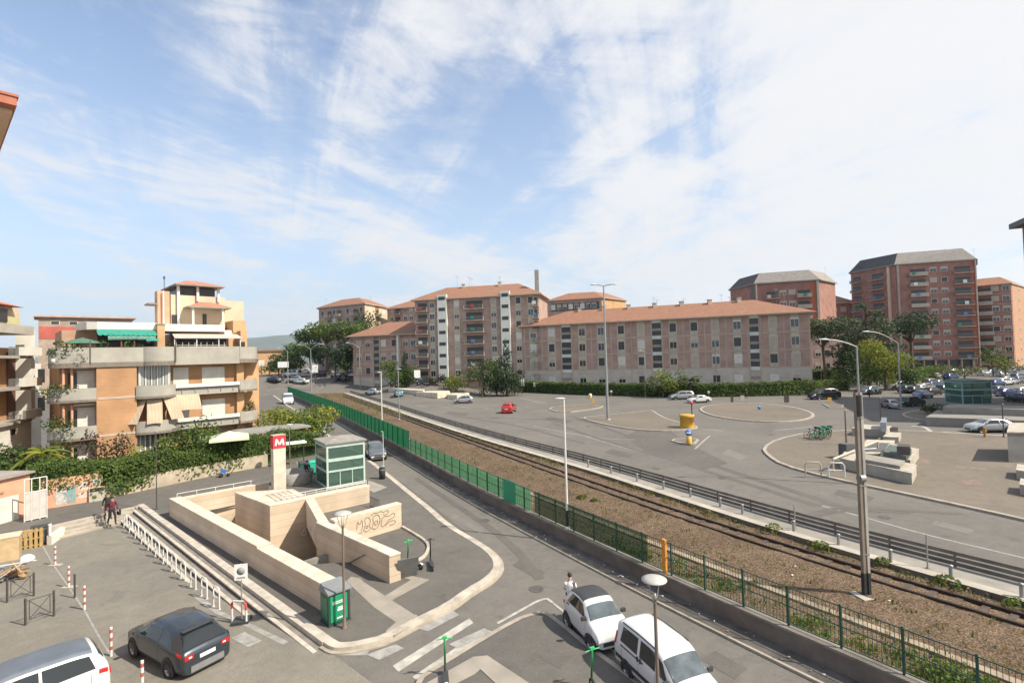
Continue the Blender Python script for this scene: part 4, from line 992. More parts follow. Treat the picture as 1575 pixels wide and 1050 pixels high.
# far tower on the left of the group ----------------------------------------------------
c0,c1,c2 = at_px(491.5,198), at_px(562,186), at_px(597,203)
B = Bld('apartment_tower', 'far tall brick tower with one sunlit cream side left of the group', [c0,c1,c2], 6, 30.0, BRKP)
B.cap(3.4, .9, .62, TILE); B.antennas(33,3)
B.strips('side_wall', 1, [(562.6,597,0,29.9)], STUC, .06); B.strips('side_shade', 1, [(578,584,0,29.9)], mat('loggia_shade_brown',(.30,.17,.09),.9,.2,1), .12)  # dark strip paints the loggia shade onto the flat side wall
fl = [3.5+3.25*k for k in range(8)]
B.bands(fl, BAND, .05, .2)
for px in (508,523,548):
    for f in fl: B.put('balcony', balcony_mesh(3.0,1.2,'bars' if px != 523 else 'solid'), 0, px, f, 0)
for px in (497,515,536,557):
    for f in fl: B.put('window', window_mesh(1.4,1.7,B.R.choice(kinds)), 0, px, f+.9, .03)
for f in fl: B.put('balcony', balcony_mesh(2.4,1.2,'solid'), 1, 581, f, .1); B.put('window', window_mesh(1.4,1.7,'shutw'), 1, 591, f+.9, .07)
# brick block between
B = Bld('apartment_block', 'brick block with blue balconies seen between the far tower and the slab', [at_px(597,195),at_px(648,190)], 14, 28.6, BRKP)
B.hip(3.6,1.0,TILE,7)
fl = [3.5+3.3*k for k in range(8)]; B.bands(fl, BAND, .05, .2)
for px,nm in ((604,0),(613,1),(625,0),(634,0)):
    for f in fl:
        if nm: B.put('balcony', balcony_mesh(3.0,1.2,'bars'), 0, px, f, 0)
        else: B.put('window', window_mesh(1.4,1.7,B.R.choice(kinds)), 0, px, f+.9, .03)
# low block with orange roof
B = Bld('apartment_block', 'lower brick block with orange hip roof in front of the far tower', [at_px(543,158),at_px(645,150)], 15, 16.8, BRK)
B.hip(4.6, 1.4, TILE, 9)
fl = [4.4,8.5,12.6]; B.bands(fl, BAND, .06, .3); B.strips('base_course', 0, [(543.5,644,0,4.2)], STONEB, .08)
for px in (552,566,590,606,624,636):
    for f in fl: B.put('window', window_mesh(1.7,2.0,B.R.choice(['half','shut','shutw','third','dark'])), 0, px, f+1.0, .03)
B.strip('stair_recess', 0, 575.5, 583, 1.0, 16.6, DARKW, .07)
for j in range(8): B.strip('stair_panel', 0, 576, 583, 1.6+2.0*j, 2.5+2.0*j, CONC, .18)
B.strip('sunlit_pier', 0, 613.5, 616, 0, 16.7, STUCW, 1.2); B.strip('pier', 0, 583.5, 585, 0, 16.7, BAND, .2); B.strip('pier', 0, 573.5, 575, 0, 16.7, BAND, .2)
# building behind the long block
B = Bld('apartment_block', 'orange roofed block peeping over the roof of the long block', [at_px(846,190),at_px(928,184),at_px(965,197)], 6, 29.5, BRKP)
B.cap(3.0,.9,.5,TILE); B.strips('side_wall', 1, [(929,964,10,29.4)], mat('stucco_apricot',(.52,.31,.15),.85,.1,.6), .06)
B.strips('window_row', 0, [(850,924,25.6,28.4)], DARKW, .05)
for px in range(853,925,9): B.put('window', window_mesh(1.5,1.9,B.R.choice(['half','shutw','third','open'])), 0, px, 26.1, .08)
for k,f in enumerate((14,18,22)):
    for px in range(853,925,12): B.put('window', window_mesh(1.5,1.9,B.R.choice(kinds)), 0, px, f, .03)
# dark towers on the right --------------------------------------------------------------
def tower(label, pts, Ys, zt, depth, roofh, fl, items, group='dark red brick towers'):
    cs_ = [at_px(p,y) for p,y in zip(pts,Ys)]
    B = Bld('apartment_tower', label, cs_, depth, zt, BRKD); B.mansard(roofh, 3.2, MANS, .7); B.antennas(zt+roofh-1, 6)
    for i,px,kind,w in items:
        for f in fl:
            if kind == 'win': B.put('window', window_mesh(w,1.5,B.R.choice(['half','dark','shut','third'])), i, px, f+1.0, .03)
            else:
                q = B.put('balcony', balcony_mesh(w,1.4,kind), i, px, f, 0)
                if B.R.random() < .45: m = MB(); x = B.R.uniform(-w/2,0); m.box(x,x+1.1,-1.47,-1.43,.1,1.15); m.build('laundry', [B.R.choice(CLOTH)], q)
    return B
fl = [4.6+3.62*k for k in range(9)]
B = tower('tall dark red brick tower with grey mansard roof at the car park', [1314,1383,1507], [196,179,172], 37.6, 16, 4.6, fl,
      [(0,1323,'bars',4.0),(0,1355,'bars',5.0),(1,1417,'solid',5.2),(1,1486,'bars',5.2),(1,1441,'win',1.8),(1,1458,'win',1.8)])
B.strips('pier', 0, [(1371,1374.5,0,37.5)], STUC, .5); B.strips('pier', 1, [(1384.5,1387.5,0,37.5)], mat('pier_grey',(.36,.30,.26),.8,.1,1), .6); B.strips('orange_panel', 1, [(1499.5,1504.5,6,37.4)], mat('orange_panel',(.42,.12,.055),.85,.1,.6), .07)
B.strips('pier', 1, [(1505,1507,0,37.5)], BAND, .6)
B.strips('ground_recess', 1, [(1400,1498,0.1,4.2)], DARKW, .04); B.strips('pier', 1, [(a,a+1.6,0,4.2) for a in (1402,1418,1436,1456,1476,1494)], CONCL, 1.0)
fl = [1.0+3.62*k for k in range(8)]
B = tower('dark brick tower with grey mansard roof behind the right end of the long block', [1127,1165,1264], [188,172,166], 31.4, 16, 4.0, fl,
      [(0,1134,'bars',3.4),(1,1191,'bars',4.2),(1,1240,'solid',4.2),(1,1208,'win',1.8),(1,1222,'win',1.8)])
B.strips('stair_recess', 0, [(1158.5,1163.5,0,31.3)], mat('stair_teal',(.07,.10,.095),.5,.2,2), .05); B.strips('pier', 1, [(1166,1168,0,31.3)], STUC, .6); B.strips('pier', 1, [(1260,1263.5,0,31.3)], PANEL2, .5)
B.strips('orange_panel', 1, [(1250,1257,4,31.2)], MATS['orange_panel'], .06)
# blocks with orange roofs on the right
B = Bld('apartment_block', 'brick block with orange roof between the two grey roofed towers', [at_px(1262,205),at_px(1316,200)], 14, 26.6, BRKD)
B.hip(4.2,1,TILE,7)
for f in (12,16,20,23.4):
    for px in (1272,1286,1300): B.put('window', window_mesh(1.6,1.7,B.R.choice(kinds)), 0, px, f, .03)
B = Bld('apartment_block', 'orange roofed brick block at the far right with a sunlit side', [at_px(1508,176),at_px(1560,170),at_px(1582,185)], 8, 29.0, BRKD)
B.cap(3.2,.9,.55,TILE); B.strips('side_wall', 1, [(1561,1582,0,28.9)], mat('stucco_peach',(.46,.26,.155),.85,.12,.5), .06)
fl = [2.2+3.4*k for k in range(8)]
B.bands(fl, BAND, .04, .18)
for f in fl: B.put('balcony', balcony_mesh(4.4,1.3,'solid'), 0, 1518, f, 0); B.put('window', window_mesh(1.7,1.7,B.R.choice(kinds)), 0, 1535, f+1, .03); B.put('window', window_mesh(1.7,1.7,B.R.choice(kinds)), 0, 1552, f+1, .03); B.put('window', window_mesh(1.5,1.7,'half'), 1, 1571, f+1, .07)
B = Bld('apartment_block', 'low orange brick block glimpsed through the umbrella pines', [at_px(1246,160),at_px(1300,158)], 10, 16.5, BRK)
B.hip(2.5,.8,TILE,5)
for f in (3,7,11): B.put('window', window_mesh(1.6,1.8,'half'), 0, 1258, f, .03); B.put('window', window_mesh(1.6,1.8,'dark'), 0, 1272, f, .03)
# big block at the right edge, its eave just inside the picture
cA = V2(90.0,89.3); cB = V2(76,57)
zr = ZAT(1574,349,cA)
t = thing('apartment_block', 'red brick block with deep grey eave at the right edge of the picture', 'building', (cA.x,cA.y,0))
m = MB(); d_ = (cB-cA); nrm = Vector((d_.y,-d_.x)).normalized(); nrm = nrm if nrm.x > 0 else -nrm
m.prism([Vector((0,0)), d_, d_+nrm*30, nrm*30], -.3, zr, 0); m.build('wall', [BRKD], t)
dn = d_.normalized(); m = MB(); m.prism([-dn*1.3-nrm*1.3, d_+dn*1.3-nrm*1.3, d_+dn*1.3+nrm*32, -dn*1.3+nrm*32], zr+.002, zr+.9, 0); m.build('roof', [mat('eave_grey',(.16,.15,.14),.8,.15,1)], t)
# neighbour building : cornice corner at upper left
cq = Q(26,163,12.0)
t = thing('neighbour_house', 'terracotta cornice corner of the neighbouring house at the upper left edge', 'building', (cq.x,cq.y,0))
tA = Vector((-.757,.653)); tB = Vector((-.653,-.757)); zc = cq.z
m = MB(); m.prism([Vector((0,0)), tA*9, tA*9+tB*8, tB*8], zc, zc+.20, 0); m.prism([tB*.0-tB*.03-tA*.03, tA*9, tA*9+tB*8, tB*8-tA*.03], zc+.202, zc+.26, 0); m.build('cornice', [mat('terracotta',(.42,.15,.09),.8,.1,2)], t)
m = MB(); q0 = tA*.35+tB*.05; m.prism([q0, q0+tA*8.2, q0+tA*8.2+tB*7, q0+tB*7], zc-.09, zc-.002, 0); m.build('soffit', [STUC], t)
m = MB(); q0 = tA*.9+tB*1.9; m.prism([q0, q0+tA*7, q0+tA*7+tB*6, q0+tB*6], 0, zc-.1, 0); m.build('wall', [STUCP], t)
# far red roofed terrace behind the left building
B = Bld('terrace_house', 'long low house with red upper storey far behind the orange building', [at_px(59,150),at_px(204,165)], 12, 25.0, mat('wash_greyed',(.34,.26,.2),.85,.2,.5))
B.strips('red_storey', 0, [(60,200,18.5,22.2)], mat('red_wash',(.42,.10,.075),.85,.15,.4), .06)
m = MB(); a,b = B.c[0]-B.o, B.c[1]-B.o; d_=(b-a).normalized(); n_=Vector((-d_.y,d_.x)); m.prism([a-d_-n_,b+d_-n_,b+d_+n_*13,a-d_+n_*13],25.002,25.5); m.build('roof',[mat('roof_pink',(.46,.32,.25),.85,.12,.6)],B.t)
for px in (85,113,137,160,175,193): B.put('window', window_mesh(1.9,.9,'dark'), 0, px, 22.9, .02)
# small orange building on the left horizon
B = Bld('shop_building', 'small orange building with red ground floor by the far left junction', [at_px(396,200),at_px(452,205)], 12, 14.0, STUCO)
m = MB(); a,b = B.c[0]-B.o, B.c[1]-B.o; d_=(b-a).normalized(); n_=Vector((-d_.y,d_.x)); m.prism([a-d_*.5-n_*.5,b+d_*.5-n_*.5,b+d_*.5+n_*12.5,a-d_*.5+n_*12.5],14.002,14.6); m.build('roof',[TILE],B.t)
B.strips('shopfront', 0, [(412,425,0,5)], mat('shop_red',(.50,.05,.04),.7,.1,1), .3)
for px in (402,415,430,444): B.put('window', window_mesh(2.0,2.2,B.R.choice(kinds)), 0, px, 8.4, .03)

# ---------------------------------------------------------------- orange apartment house on the left
La, Lb = at_px(150,46.0), at_px(369,54.5)
dB = (Lb-La).normalized(); nF = Vector((dB.y,-dB.x)); LU = (Lb-La).length
def U(px, v=0.0):      # metres along the front for a picture column, on the plane v metres behind the balcony front
    a = La - nF*v; b = Lb - nF*v; return PLN(px, a, b, 575)*LU
aF = math.atan2(dB.y, dB.x)
lb = thing('apartment_house', 'orange brick house with curved grey balconies and roof terrace behind the hedge', 'building', (La.x, La.y, 0), aF)
def bx(name, x0, x1, y0, y1, z0, z1, m, par=None): b = MB(); b.box(x0,x1,y0,y1,z0,z1); return b.build(name, [m], par or lb)
ZF = [0.3, 3.75, 7.1, 10.35]      # floor levels
ue0, ue1 = U(92,1.3), U(372,1.3)
bx('wall', ue0, ue1, 1.4, 12.0, -.3, 10.3, BRKO)
bx('wall', U(148,.25), U(210,.25), .15, 1.395, -.3, 10.3, BRKO)
ur = U(404); bx('wall', ue1-.0+.005, U(398,3.0), 3.0, 11, -.3, 10.3, STUCO)
bx('pier', U(366,.6), U(377,.6), 1.0, 1.39, 0, 10.3, STUCO)
for z in ZF[1:3]: bx('string_course', U(148,.15)+.1, U(210,.15)-.1, .12, .149, z-.1, z+.1, BAND)
def curved_balcony(x0, x1, z, h=1.0, r=1.1, left=True, right=False, d=1.45, m=CONB, slab=.22, bow=0.0):
    path = []
    if left: path += [(x0+r-r*math.cos(t*PI/2/8)*1.0, d - (d)*math.sin(t*PI/2/8)) for t in range(9)]
    else: path += [(x0,0.0)]
    if right: path += [(x1-r+r*math.sin(t*PI/2/8), d-d*math.cos(t*PI/2/8)) for t in range(9)]
    else: path += [(x1,0.0)]
    if bow: path = [(x0+(x1-x0)*t/14, -bow*math.sin(PI*t/14)**.8 if 0 < t < 14 else 0.0) for t in range(15)]
    b = MB(); n = len(path); th = .12; inn = [Vector(q)+Vector((0,0)) for q in path]; cl = [Vector(q) for q in path]; ins = off(cl, -th) 
    if (ins[n//2].y < cl[n//2].y): ins = off(cl, th)
    vs = [(q.x,q.y,z-slab) for q in cl]+[(q.x,q.y,z+h) for q in cl]+[(q.x,q.y,z+h) for q in ins]+[(q.x,q.y,z) for q in ins]
    for i in range(n-1):
        b.add([vs[i],vs[i+1],vs[n+i+1],vs[n+i],vs[2*n+i],vs[2*n+i+1],vs[3*n+i],vs[3*n+i+1]], [(0,1,2,3),(3,2,5,4),(4,5,7,6)], 0)
    if not left: q=0; b.add([vs[0],vs[n],vs[2*n],vs[3*n]], [(0,1,2,3)], 0)
    if not right: q=n-1; b.add([vs[q],vs[n+q],vs[2*n+q],vs[3*n+q]], [(3,2,1,0)], 0)
    pl = [(q.x,q.y) for q in cl] + [(path[-1][0], d), (path[0][0], d)]
    b.prism(pl, z-slab+.004, z-.002, 1)
    for i in range(n-1): pass
    lp = [(q.x,q.y-.012) for q in cl]; 
    return b.build('balcony', [m, BAND], lb)
uL = U(73); uM0, uM1 = U(147.5), U(148)
for z in (ZF[1],ZF[2]): curved_balcony(U(74), U(148,.15)-.01, z, 1.0, 2.6, True, False, 1.39)
bx('slab', U(80), uM0-.02, .3, 1.39, .05, .28, CONB)
# right hand balconies : bow section, straight planter section, end section
u1, u2, u3, u4 = U(208), U(270), U(369), U(406)
for k,z in enumerate((ZF[1],ZF[2])):
    curved_balcony(u1+.05, u2-.01, z-.05, 1.02, 1.3, True, False, 1.39, bow=.55)
    b = MB(); b.box(u2,u3,.28,1.39,z-.22,z); b.box(u2,u3,.28,.40,z+.001,z+.78); b.build('balcony', [CONB], lb)
    pb_ = MB(); pb_.box(u2+.02,u3-.02,.02,.30,z+.56,z+.90); pb_.build('planter', [STUCW], lb)
    for j in range(5):
        uu = u2+(u3-u2)*(j+.5)/5
        bk_ = MB(); bk_.box(uu-.03,uu+.03,.2,.27,z+.0,z+.55); bk_.build('bracket', [STEEL], lb)
    curved_balcony(u3+.01, u4, z+.02, 1.0, 1.9, False, True, 2.6)
# terrace parapet round the top
curved_balcony(U(76), U(221), ZF[3], 1.35, 2.6, True, False, 1.39, slab=.42)
curved_balcony(U(220), U(272), ZF[3]+.0, 1.35, .9, False, False, 1.38, slab=.40) if False else None
curved_balcony(U(221)+.01, U(270), ZF[3], 1.38, 1, False, False, 1.39, slab=.41, bow=.6)
b = MB(); b.box(U(270)+.01,U(369),.02,.14,ZF[3]-.42,ZF[3]+1.36); b.box(U(270)+.01,U(369),.14,1.39,ZF[3]-.42,ZF[3]-.01); b.build('parapet', [CONB], lb)
curved_balcony(u3+.02, u4, ZF[3]+.02, 1.30, 1.9, False, True, 2.6, slab=.40)
bx('roof_terrace', ue0-.2, U(398,3.0), 1.40, 12, 10.302, 10.34, CONC)
# windows and shutters
def win(px, z, w, h, kind, v=1.38, par=None): return inst('window', window_mesh(w,h,kind), lb, (U(px,v), v-.01, z))
for z in (ZF[0],ZF[1],ZF[2]):
    win(137, z+.15, 1.55, 2.35, 'shutw'); b = MB(); b.box(U(104,1.38),U(126,1.38),1.36,1.385,z+.1,z+2.4); b.build('window', [DARKW], lb)
    for px in (97,110): b = MB(); b.tube([(U(px,.9),.75,z+.0),(U(px,.9),.75,z+2.9)], .10, 8); b.build('column', [STUCP], lb)
for z in (ZF[1],ZF[2]):
    win(278, z+.3, 1.2, 2.2, 'shutw'); win(328, z+.35, 2.0, 2.1, 'shutw')
for z,n_ in ((ZF[2],5),(ZF[0],6)):
    gb = MB()
    for k in range(n_):
        x = U(217)+ (U(262)-U(217))*(k+.5)/n_; gb.box(x-.38,x+.38,.62,.66,z+.95,z+3.0) if z > 3 else gb.box(x-.42,x+.42,.62,.66,z+.2,z+3.0)
    gb.build('glazing', [glass('veranda_glass',(.30,.32,.31),.15) if 'veranda_glass' not in MATS else MATS['veranda_glass']], lb)
    fb = MB()
    for k in range(n_+1): x = U(217)+(U(262)-U(217))*k/n_; fb.box(x-.05,x+.05,.58,.70,z+.1,z+3.05)
    fb.build('frame', [STUCW], lb)
bx('recess', U(211,1.37), U(217,1.37), 1.36, 1.395, 0, 10.2, BRKO)
bx('shopfront', U(296,1.3), U(352,1.3), 1.3, 1.39, .2, 3.0, mat('shop_grey',(.30,.28,.22),.7,.2,2))
bx('shopfront', U(302,1.2), U(318,1.2), 1.2, 1.29, .2, 2.5, STUCW)
bx('ground_wall', U(372,2.4), U(404,2.4), 2.4, 2.9, 0, 2.9, mat('shop_cream',(.42,.37,.26),.8,.2,1))
# fabric sun blinds hanging off the first balcony
AWN = wavy('awning_beige', (.47,.365,.255), (.52,.41,.29), 2.4, 'X', .9, .35)
AWN.node_tree.nodes['Wave Texture'].inputs['Scale'].default_value = 1.2
def blind(xa, xb, ya, yb, z1, z0, out, skew=0.0, m=AWN, name='sun_blind'):
    b = MB(); nU, nV = 8, 6
    def f(u,v): x = xa+(xb-xa)*u + skew*v; return (x, ya+(yb-ya)*u - out*v - .08*math.sin(v*PI), z1+(z0-z1)*v + .05*math.sin(u*PI)*v)
    b.surf(f, nU, nV); b.surf(lambda u,v: tuple(Vector(f(1-u,v))+Vector((0,.02,0))), nU, nV); return b.build(name, [m], lb)
zb_, zl_ = ZF[2]-.28, ZF[1]+.85
blind(U(214), U(226), .9, .25, zb_, zl_-.1, .75, -.9); blind(U(226), U(249), .2, .0, zb_-.1, zl_-.15, .85, -.15); blind(U(250), U(270), -.05, -.02, zb_, zl_+.1, .7, .55)
blind(U(270)+.05, U(306), .2, .2, zb_+.15, zl_+.85, .6, .15)
# penthouse level
zt_ = ZF[3]+.0
bx('penthouse_wall', U(95,5), U(245,4.5), 5.0, 11.5, 10.345, 13.5, mat('wall_rose',(.40,.25,.17),.85,.2,.8))
b = MB(); b.prism([(U(127,2.6),4.6),(U(135,2.6),3.2),(U(150,2.6),2.6),(U(242,2.6),2.6),(U(242,2.6),8.5),(U(127,2.6),8.5)], 13.5, 14.2); b.build('canopy_roof', [STUCW], lb)
AWG = mat('awning_green', (.025,.24,.18), .8, .2, 3)
b = MB(); 
xa, xb = U(149,2.3), U(240,2.3); NS_ = 24
b.surf(lambda u,v: (xa+(xb-xa)*u, 2.5-.9*v, 13.46-.5*v-(.10*abs(math.sin(u*NS_*PI/2)) if v > .9 else 0)), NS_*4, 6); b.build('awning', [AWG], lb)
blind(U(165,2.2), U(238,2.2), 1.75, 1.75, 13.0, 12.45, .05, 0, mat('awning_net',(.14,.30,.24),.9,.4,4), 'fringe')
blind(U(224,1.8), U(243,1.8), 1.5, 1.5, 12.6, 12.3, .25, 0, AWG, 'fringe')
bx('window', U(150,4.98), U(238,4.98), 4.95, 4.995, 10.6, 13.2, DARKW)
bx('window', U(268,4.4), U(352,4.4), 4.35, 4.45, 10.5, 12.9, DARKW)
for px in (150,187,207): bx('post', U(px,1.9)-.05, U(px,1.9)+.05, 1.85, 1.95, 10.35, 12.4, mat('post_red',(.25,.05,.04),.7,.1,3) if 'post_red' not in MATS else MATS['post_red'])
bx('penthouse_wall', U(275,4.8), U(372,4.8), 4.5, 11.5, 10.345, 13.4, STUCO)
bx('canopy_roof', U(251,3.0), U(346,3.0), 2.9, 8.5, 13.42, 14.15, STUCW)
bx('canopy_roof', U(346,3.2)+.02, U(357,3.2), 3.2, 8.0, 13.0, 13.6, STUCW)
bx('chimney', U(242,2.2), U(253.5,2.2), 2.0, 3.3, 10.345, 13.95, STUCO)
bx('chimney', U(242,2.2)-.05, U(253.5,2.2)+.05, 1.95, 3.35, 13.952, 14.1, CONC)
b = MB(); b.add([(U(268,1.6),1.3,12.6),(U(373,1.6),1.3,12.6),(U(366,3),3.2,13.12),(U(266,3),3.2,13.12),(U(268,1.6),1.3,12.66),(U(373,1.6),1.3,12.66),(U(366,3),3.2,13.18),(U(266,3),3.2,13.18)], [(0,3,2,1),(4,5,6,7),(0,1,5,4),(1,2,6,5),(2,3,7,6),(3,0,4,7)]); b.build('pergola_roof', [mat('pergola_grey',(.42,.39,.34),.8,.1,2)], lb)
for px in (269,303,337,370): bx('post', U(px,1.5)-.04, U(px,1.5)+.04, 1.42, 1.5, 10.36, 12.6, STUCW)
for z in (11.95,12.0): pass
bx('railing', U(269,1.4), U(303,1.4), 1.38, 1.41, 11.6, 11.65, STUCW)
RC = random.Random(31)
for k,px in enumerate((84,92,103,118,158,168,198,214,262,288,352,362)):
    x = U(px,1.0); pot = MB(); pot.lathe([(0,10.34),(.22,10.34),(.28,10.75),(.2,10.75),(0,10.7)], 10, 0, (x,.9,0)); g_ = pot.build('plant_pot', [TILER if k%2 else STUCW], lb)
    fo_ = MB(); h_ = RC.uniform(.7,1.5)
    for _ in range(70):
        d3 = Vector((RC.gauss(0,1),RC.gauss(0,1),RC.gauss(0,1))).normalized(); fo_.leaf((x+d3.x*.5,.9+d3.y*.45,10.9+h_*.5+d3.z*h_*.5), d3, .26, RC.choice((0,1)), RC)
    fo_.build('potted_plant', [LEAF_A,LEAF_C], lb)
tr_ = MB()
for k in range(9): tr_.box(U(271,1.5)+k*.55,U(271,1.5)+k*.55+.03,1.40,1.43,10.4,12.2)
for z in (11.75,11.9): tr_.box(U(271,1.5),U(271,1.5)+4.6,1.40,1.43,z,z+.03)
tr_.build('trellis', [STUCW], lb)
for (pa,pb_,za,zb2) in ((283,300,10.5,11.3),(318,330,10.5,11.6),(186,200,10.5,11.2)): bx('terrace_furniture', U(pa,3), U(pb_,3), 2.6, 3.4, za, zb2, RC.choice([STUCW,PANEL]))
for z in (1.3,4.9,8.2): bx('awning_box', U(133,1.3)-.9, U(133,1.3)+.9, 1.2, 1.36, z+1.6, z+1.8, STUCW)
for px,zt in ((270,12.4),(139,12.3)): bx('downpipe', U(px,-.1)-.05, U(px,-.1)+.05, -.02 if px<200 else -.25, .0 if px < 200 else -.20, 10.2, zt, STEELD)
bx('end_wall', U(368,4), U(378,4), 3.4, 10, 10.345, 13.6, STUCO); bx('window', U(365,2.8),U(377,2.8),2.7,2.75,10.5,12.3,DARKW)
# upper tower : stairs and second penthouse
bx('upper_wall', U(262,7), U(345,7), 6.5, 13, 13.76, 17.6, STUC); bx('upper_wall', U(346,8.4), U(376,8.4), 8.4, 13, 13.0, 17.45, STUC)
bx('upper_wall', U(360,4.4), U(380,4.4), 4.5, 9, 13.0, 14.8, STUCO)
bx('tower_pier', U(243,6.3), U(262,6.3)-.02, 6.2, 7.5, 13.76, 17.9, STUCP)
for px in (276,306,338): bx('post', U(px,6.2)-.12, U(px,6.2)+.12, 6.2, 6.45, 17.0 if px > 276 else 13.76, 18.6, STUCW)
bx('loggia', U(278,6.6), U(332,6.6), 6.6, 12, 17.61, 18.55, DARKW)
def pyr(name, x0, x1, y0, y1, z, h, m):
    b = MB(); xm, ym = (x0+x1)/2, (y0+y1)/2
    b.add([(x0,y0,z),(x1,y0,z),(x1,y1,z),(x0,y1,z),(x0,y0,z+.15),(x1,y0,z+.15),(x1,y1,z+.15),(x0,y1,z+.15)], [(0,3,2,1),(0,1,5,4),(1,2,6,5),(2,3,7,6),(3,0,4,7)], 1)
    b.add([(x0,y0,z+.15),(x1,y0,z+.15),(x1,y1,z+.15),(x0,y1,z+.15),(xm-.6,ym,z+h),(xm+.6,ym,z+h)], [(0,1,5,4),(1,2,5),(2,3,4,5),(3,0,4)], 0); return b.build(name, [m, CONC], lb)
pyr('roof', U(271,5.8), U(347,5.8), 5.6, 12.5, 18.62, 1.0, TILER)
pyr('roof', U(288,5.2), U(354,5.2), 4.4, 8.0, 16.1, .8, TILER)
for px in (298,344): bx('post', U(px,4.8)-.09, U(px,4.8)+.09, 4.7, 4.9, 13.76, 16.1, STUCW)
bx('window', U(316,6.4)-.2, U(316,6.4)+.2, 6.45, 6.49, 13.9, 15.6, DARKW)
bx('window', U(262,6.4)+.2, U(262,6.4)+.8, 6.45, 6.49, 14.2, 15.4, DARKW)
bx('small_roof', U(228,6.4), U(243,6.4), 6.0, 8.0, 16.4, 16.55, CONC)
b = MB(); b.lathe([(0,0),(.3,.05),(.55,.2)], 16, 0, (U(219,5),14.3,5.0), 'y'); b.tube([(U(219,5),5,13.7),(U(219,5),5,14.3)], .05, 6); b.build('dish_aerial', [CONCL], lb)
b = MB(); b.tube([(U(254,7),7,17.5),(U(254,7),7,19.6)], .035, 6); b.tube([(U(254,7),7,19.3),(U(254,7),7,19.6)], .09, 8); b.build('antenna', [STEELD], lb)
b = MB(); b.tube([(U(252,6),5.9,13.7),(U(252,6),5.9,17.9)], .08, 8); b.build('flue', [STEELW], lb)
# far left apartment house
Ma, Mb = at_px(-60,40.0), at_px(56,50.5)
dM = (Mb-Ma).normalized(); aM = math.atan2(dM.y,dM.x); LM = (Mb-Ma).length
def UM(px, v=0.0): 
    nM = Vector((dM.y,-dM.x)); return PLN(px, Ma-nM*v, Mb-nM*v, 600)*LM
fh = thing('apartment_house', 'white and orange house with slab balconies at the far left edge', 'building', (Ma.x,Ma.y,0), aM)
def fx(name, x0, x1, y0, y1, z0, z1, m): b = MB(); b.box(x0,x1,y0,y1,z0,z1); return b.build(name, [m], fh)
fx('wall', 0, UM(52,.6), 1.6, 10, -.2, 12.0, BRKO); fx('wall', 0, UM(52), 0.2, 1.59, -.2, 5.0, STUCW)
fx('balcony_shade_sheet', UM(14,1.4), UM(50,1.4), 1.5, 1.59, 5.3, 11.6, mat('balcony_shade_brown',(.14,.07,.05),.9,.2,1))  # flat dark sheet painted in for the shade behind the balconies
for z in (5.1,8.2,11.1): fx('balcony', 0, UM(50,-.2), -.15, 1.58, z-.14, z+.1, CONB)
fx('roof', -1, UM(55,-.5), -.4, 8, 13.2, 14.0, CONCL)
for z in (5.3,8.3,11.2):
    b = MB(); b.box(UM(14,-.1),UM(38,-.1),-.12,-.08,z+.75,z+.80)
    for k in range(14): x = UM(14,-.1)+(UM(38,-.1)-UM(14,-.1))*k/13; b.box(x-.015,x+.015,-.11,-.08,z-.1,z+.75)
    b.build('railing', [STEEL], fh)
    fx('planter', UM(37.5,-.5), UM(63,-.5), -.6, -.1, z+.02, z+.80, STUCW); fx('side_wall', UM(50,.2), UM(56,.2), .3, 1.5, z-.3, z+2.6, STUCW)
fx('post', UM(-1), UM(2), .2, .4, 11.2, 13.2, mat('post_mint',(.45,.55,.47),.7,.1,2))
fx('upper_wall', 0, UM(33,2.5), 2.6, 8, 14.0, 15.2, mat('wall_lime',(.55,.50,.25),.85,.1,1)); fx('upper_recess', UM(-4,2.6), UM(12,2.5), 2.5, 2.59, 14.6, 15.9, DARKW)
fx('upper_wall', 0, UM(30,3), 3, 8, 15.2, 16.2, STUC); b = MB(); x1=UM(38,2.0); b.add([(-1,2,16.2),(x1,2,16.2),(x1,8,16.2),(-1,8,16.2),(-1,5,17.3),(x1-2.5,5,17.3)],[(0,1,5,4),(1,2,5),(2,3,4,5),(0,3,2,1)]); b.build('roof',[TILER],fh)
fx('vent', UM(18,.1), UM(24,.1), .12, .19, 4.0, 4.5, DARKW)
fx('connecting_wall', UM(53,2), UM(72,2), 2.5, 9, -.2, 10.5, STUCW)
for z in (4.5,7.6): fx('window', UM(60,2.4), UM(70,2.4), 2.45, 2.49, z+.8, z+2.3, DARKW)
# ================================================================ vehicles
def paint(name, c, metal=.35, rough=.28): return mat(name, c, rough, 0, metal=metal, coat=.6)
PT = {'white': paint('car_white',(.60,.60,.585),.0), 'silver': paint('car_silver',(.42,.43,.44),.6), 'grey': paint('car_grey',(.17,.175,.185),.5), 'dark': paint('car_dark',(.045,.056,.068),.45),
      'black': paint('car_black',(.018,.018,.02),.3), 'blue': paint('car_blue',(.03,.07,.19),.4), 'teal': paint('car_teal',(.16,.33,.36),.4), 'red': paint('car_red',(.50,.03,.025),.1), 'beige': paint('car_beige',(.34,.31,.25),.4), 'green': paint('car_green',(.03,.07,.05),.4), 'skyblue': paint('car_skyblue',(.25,.33,.42),.5)}
HEADL = mat('headlight', (.75,.77,.78), .12, 0, spec=.9); TAILL = mat('tail_light', (.45,.015,.015), .2, 0, spec=.8); PLATE = mat('plate_white', (.72,.72,.70), .5, .05, 9); RIM = mat('alloy_rim', (.42,.42,.43), .35, .1, 6, metal=.7)
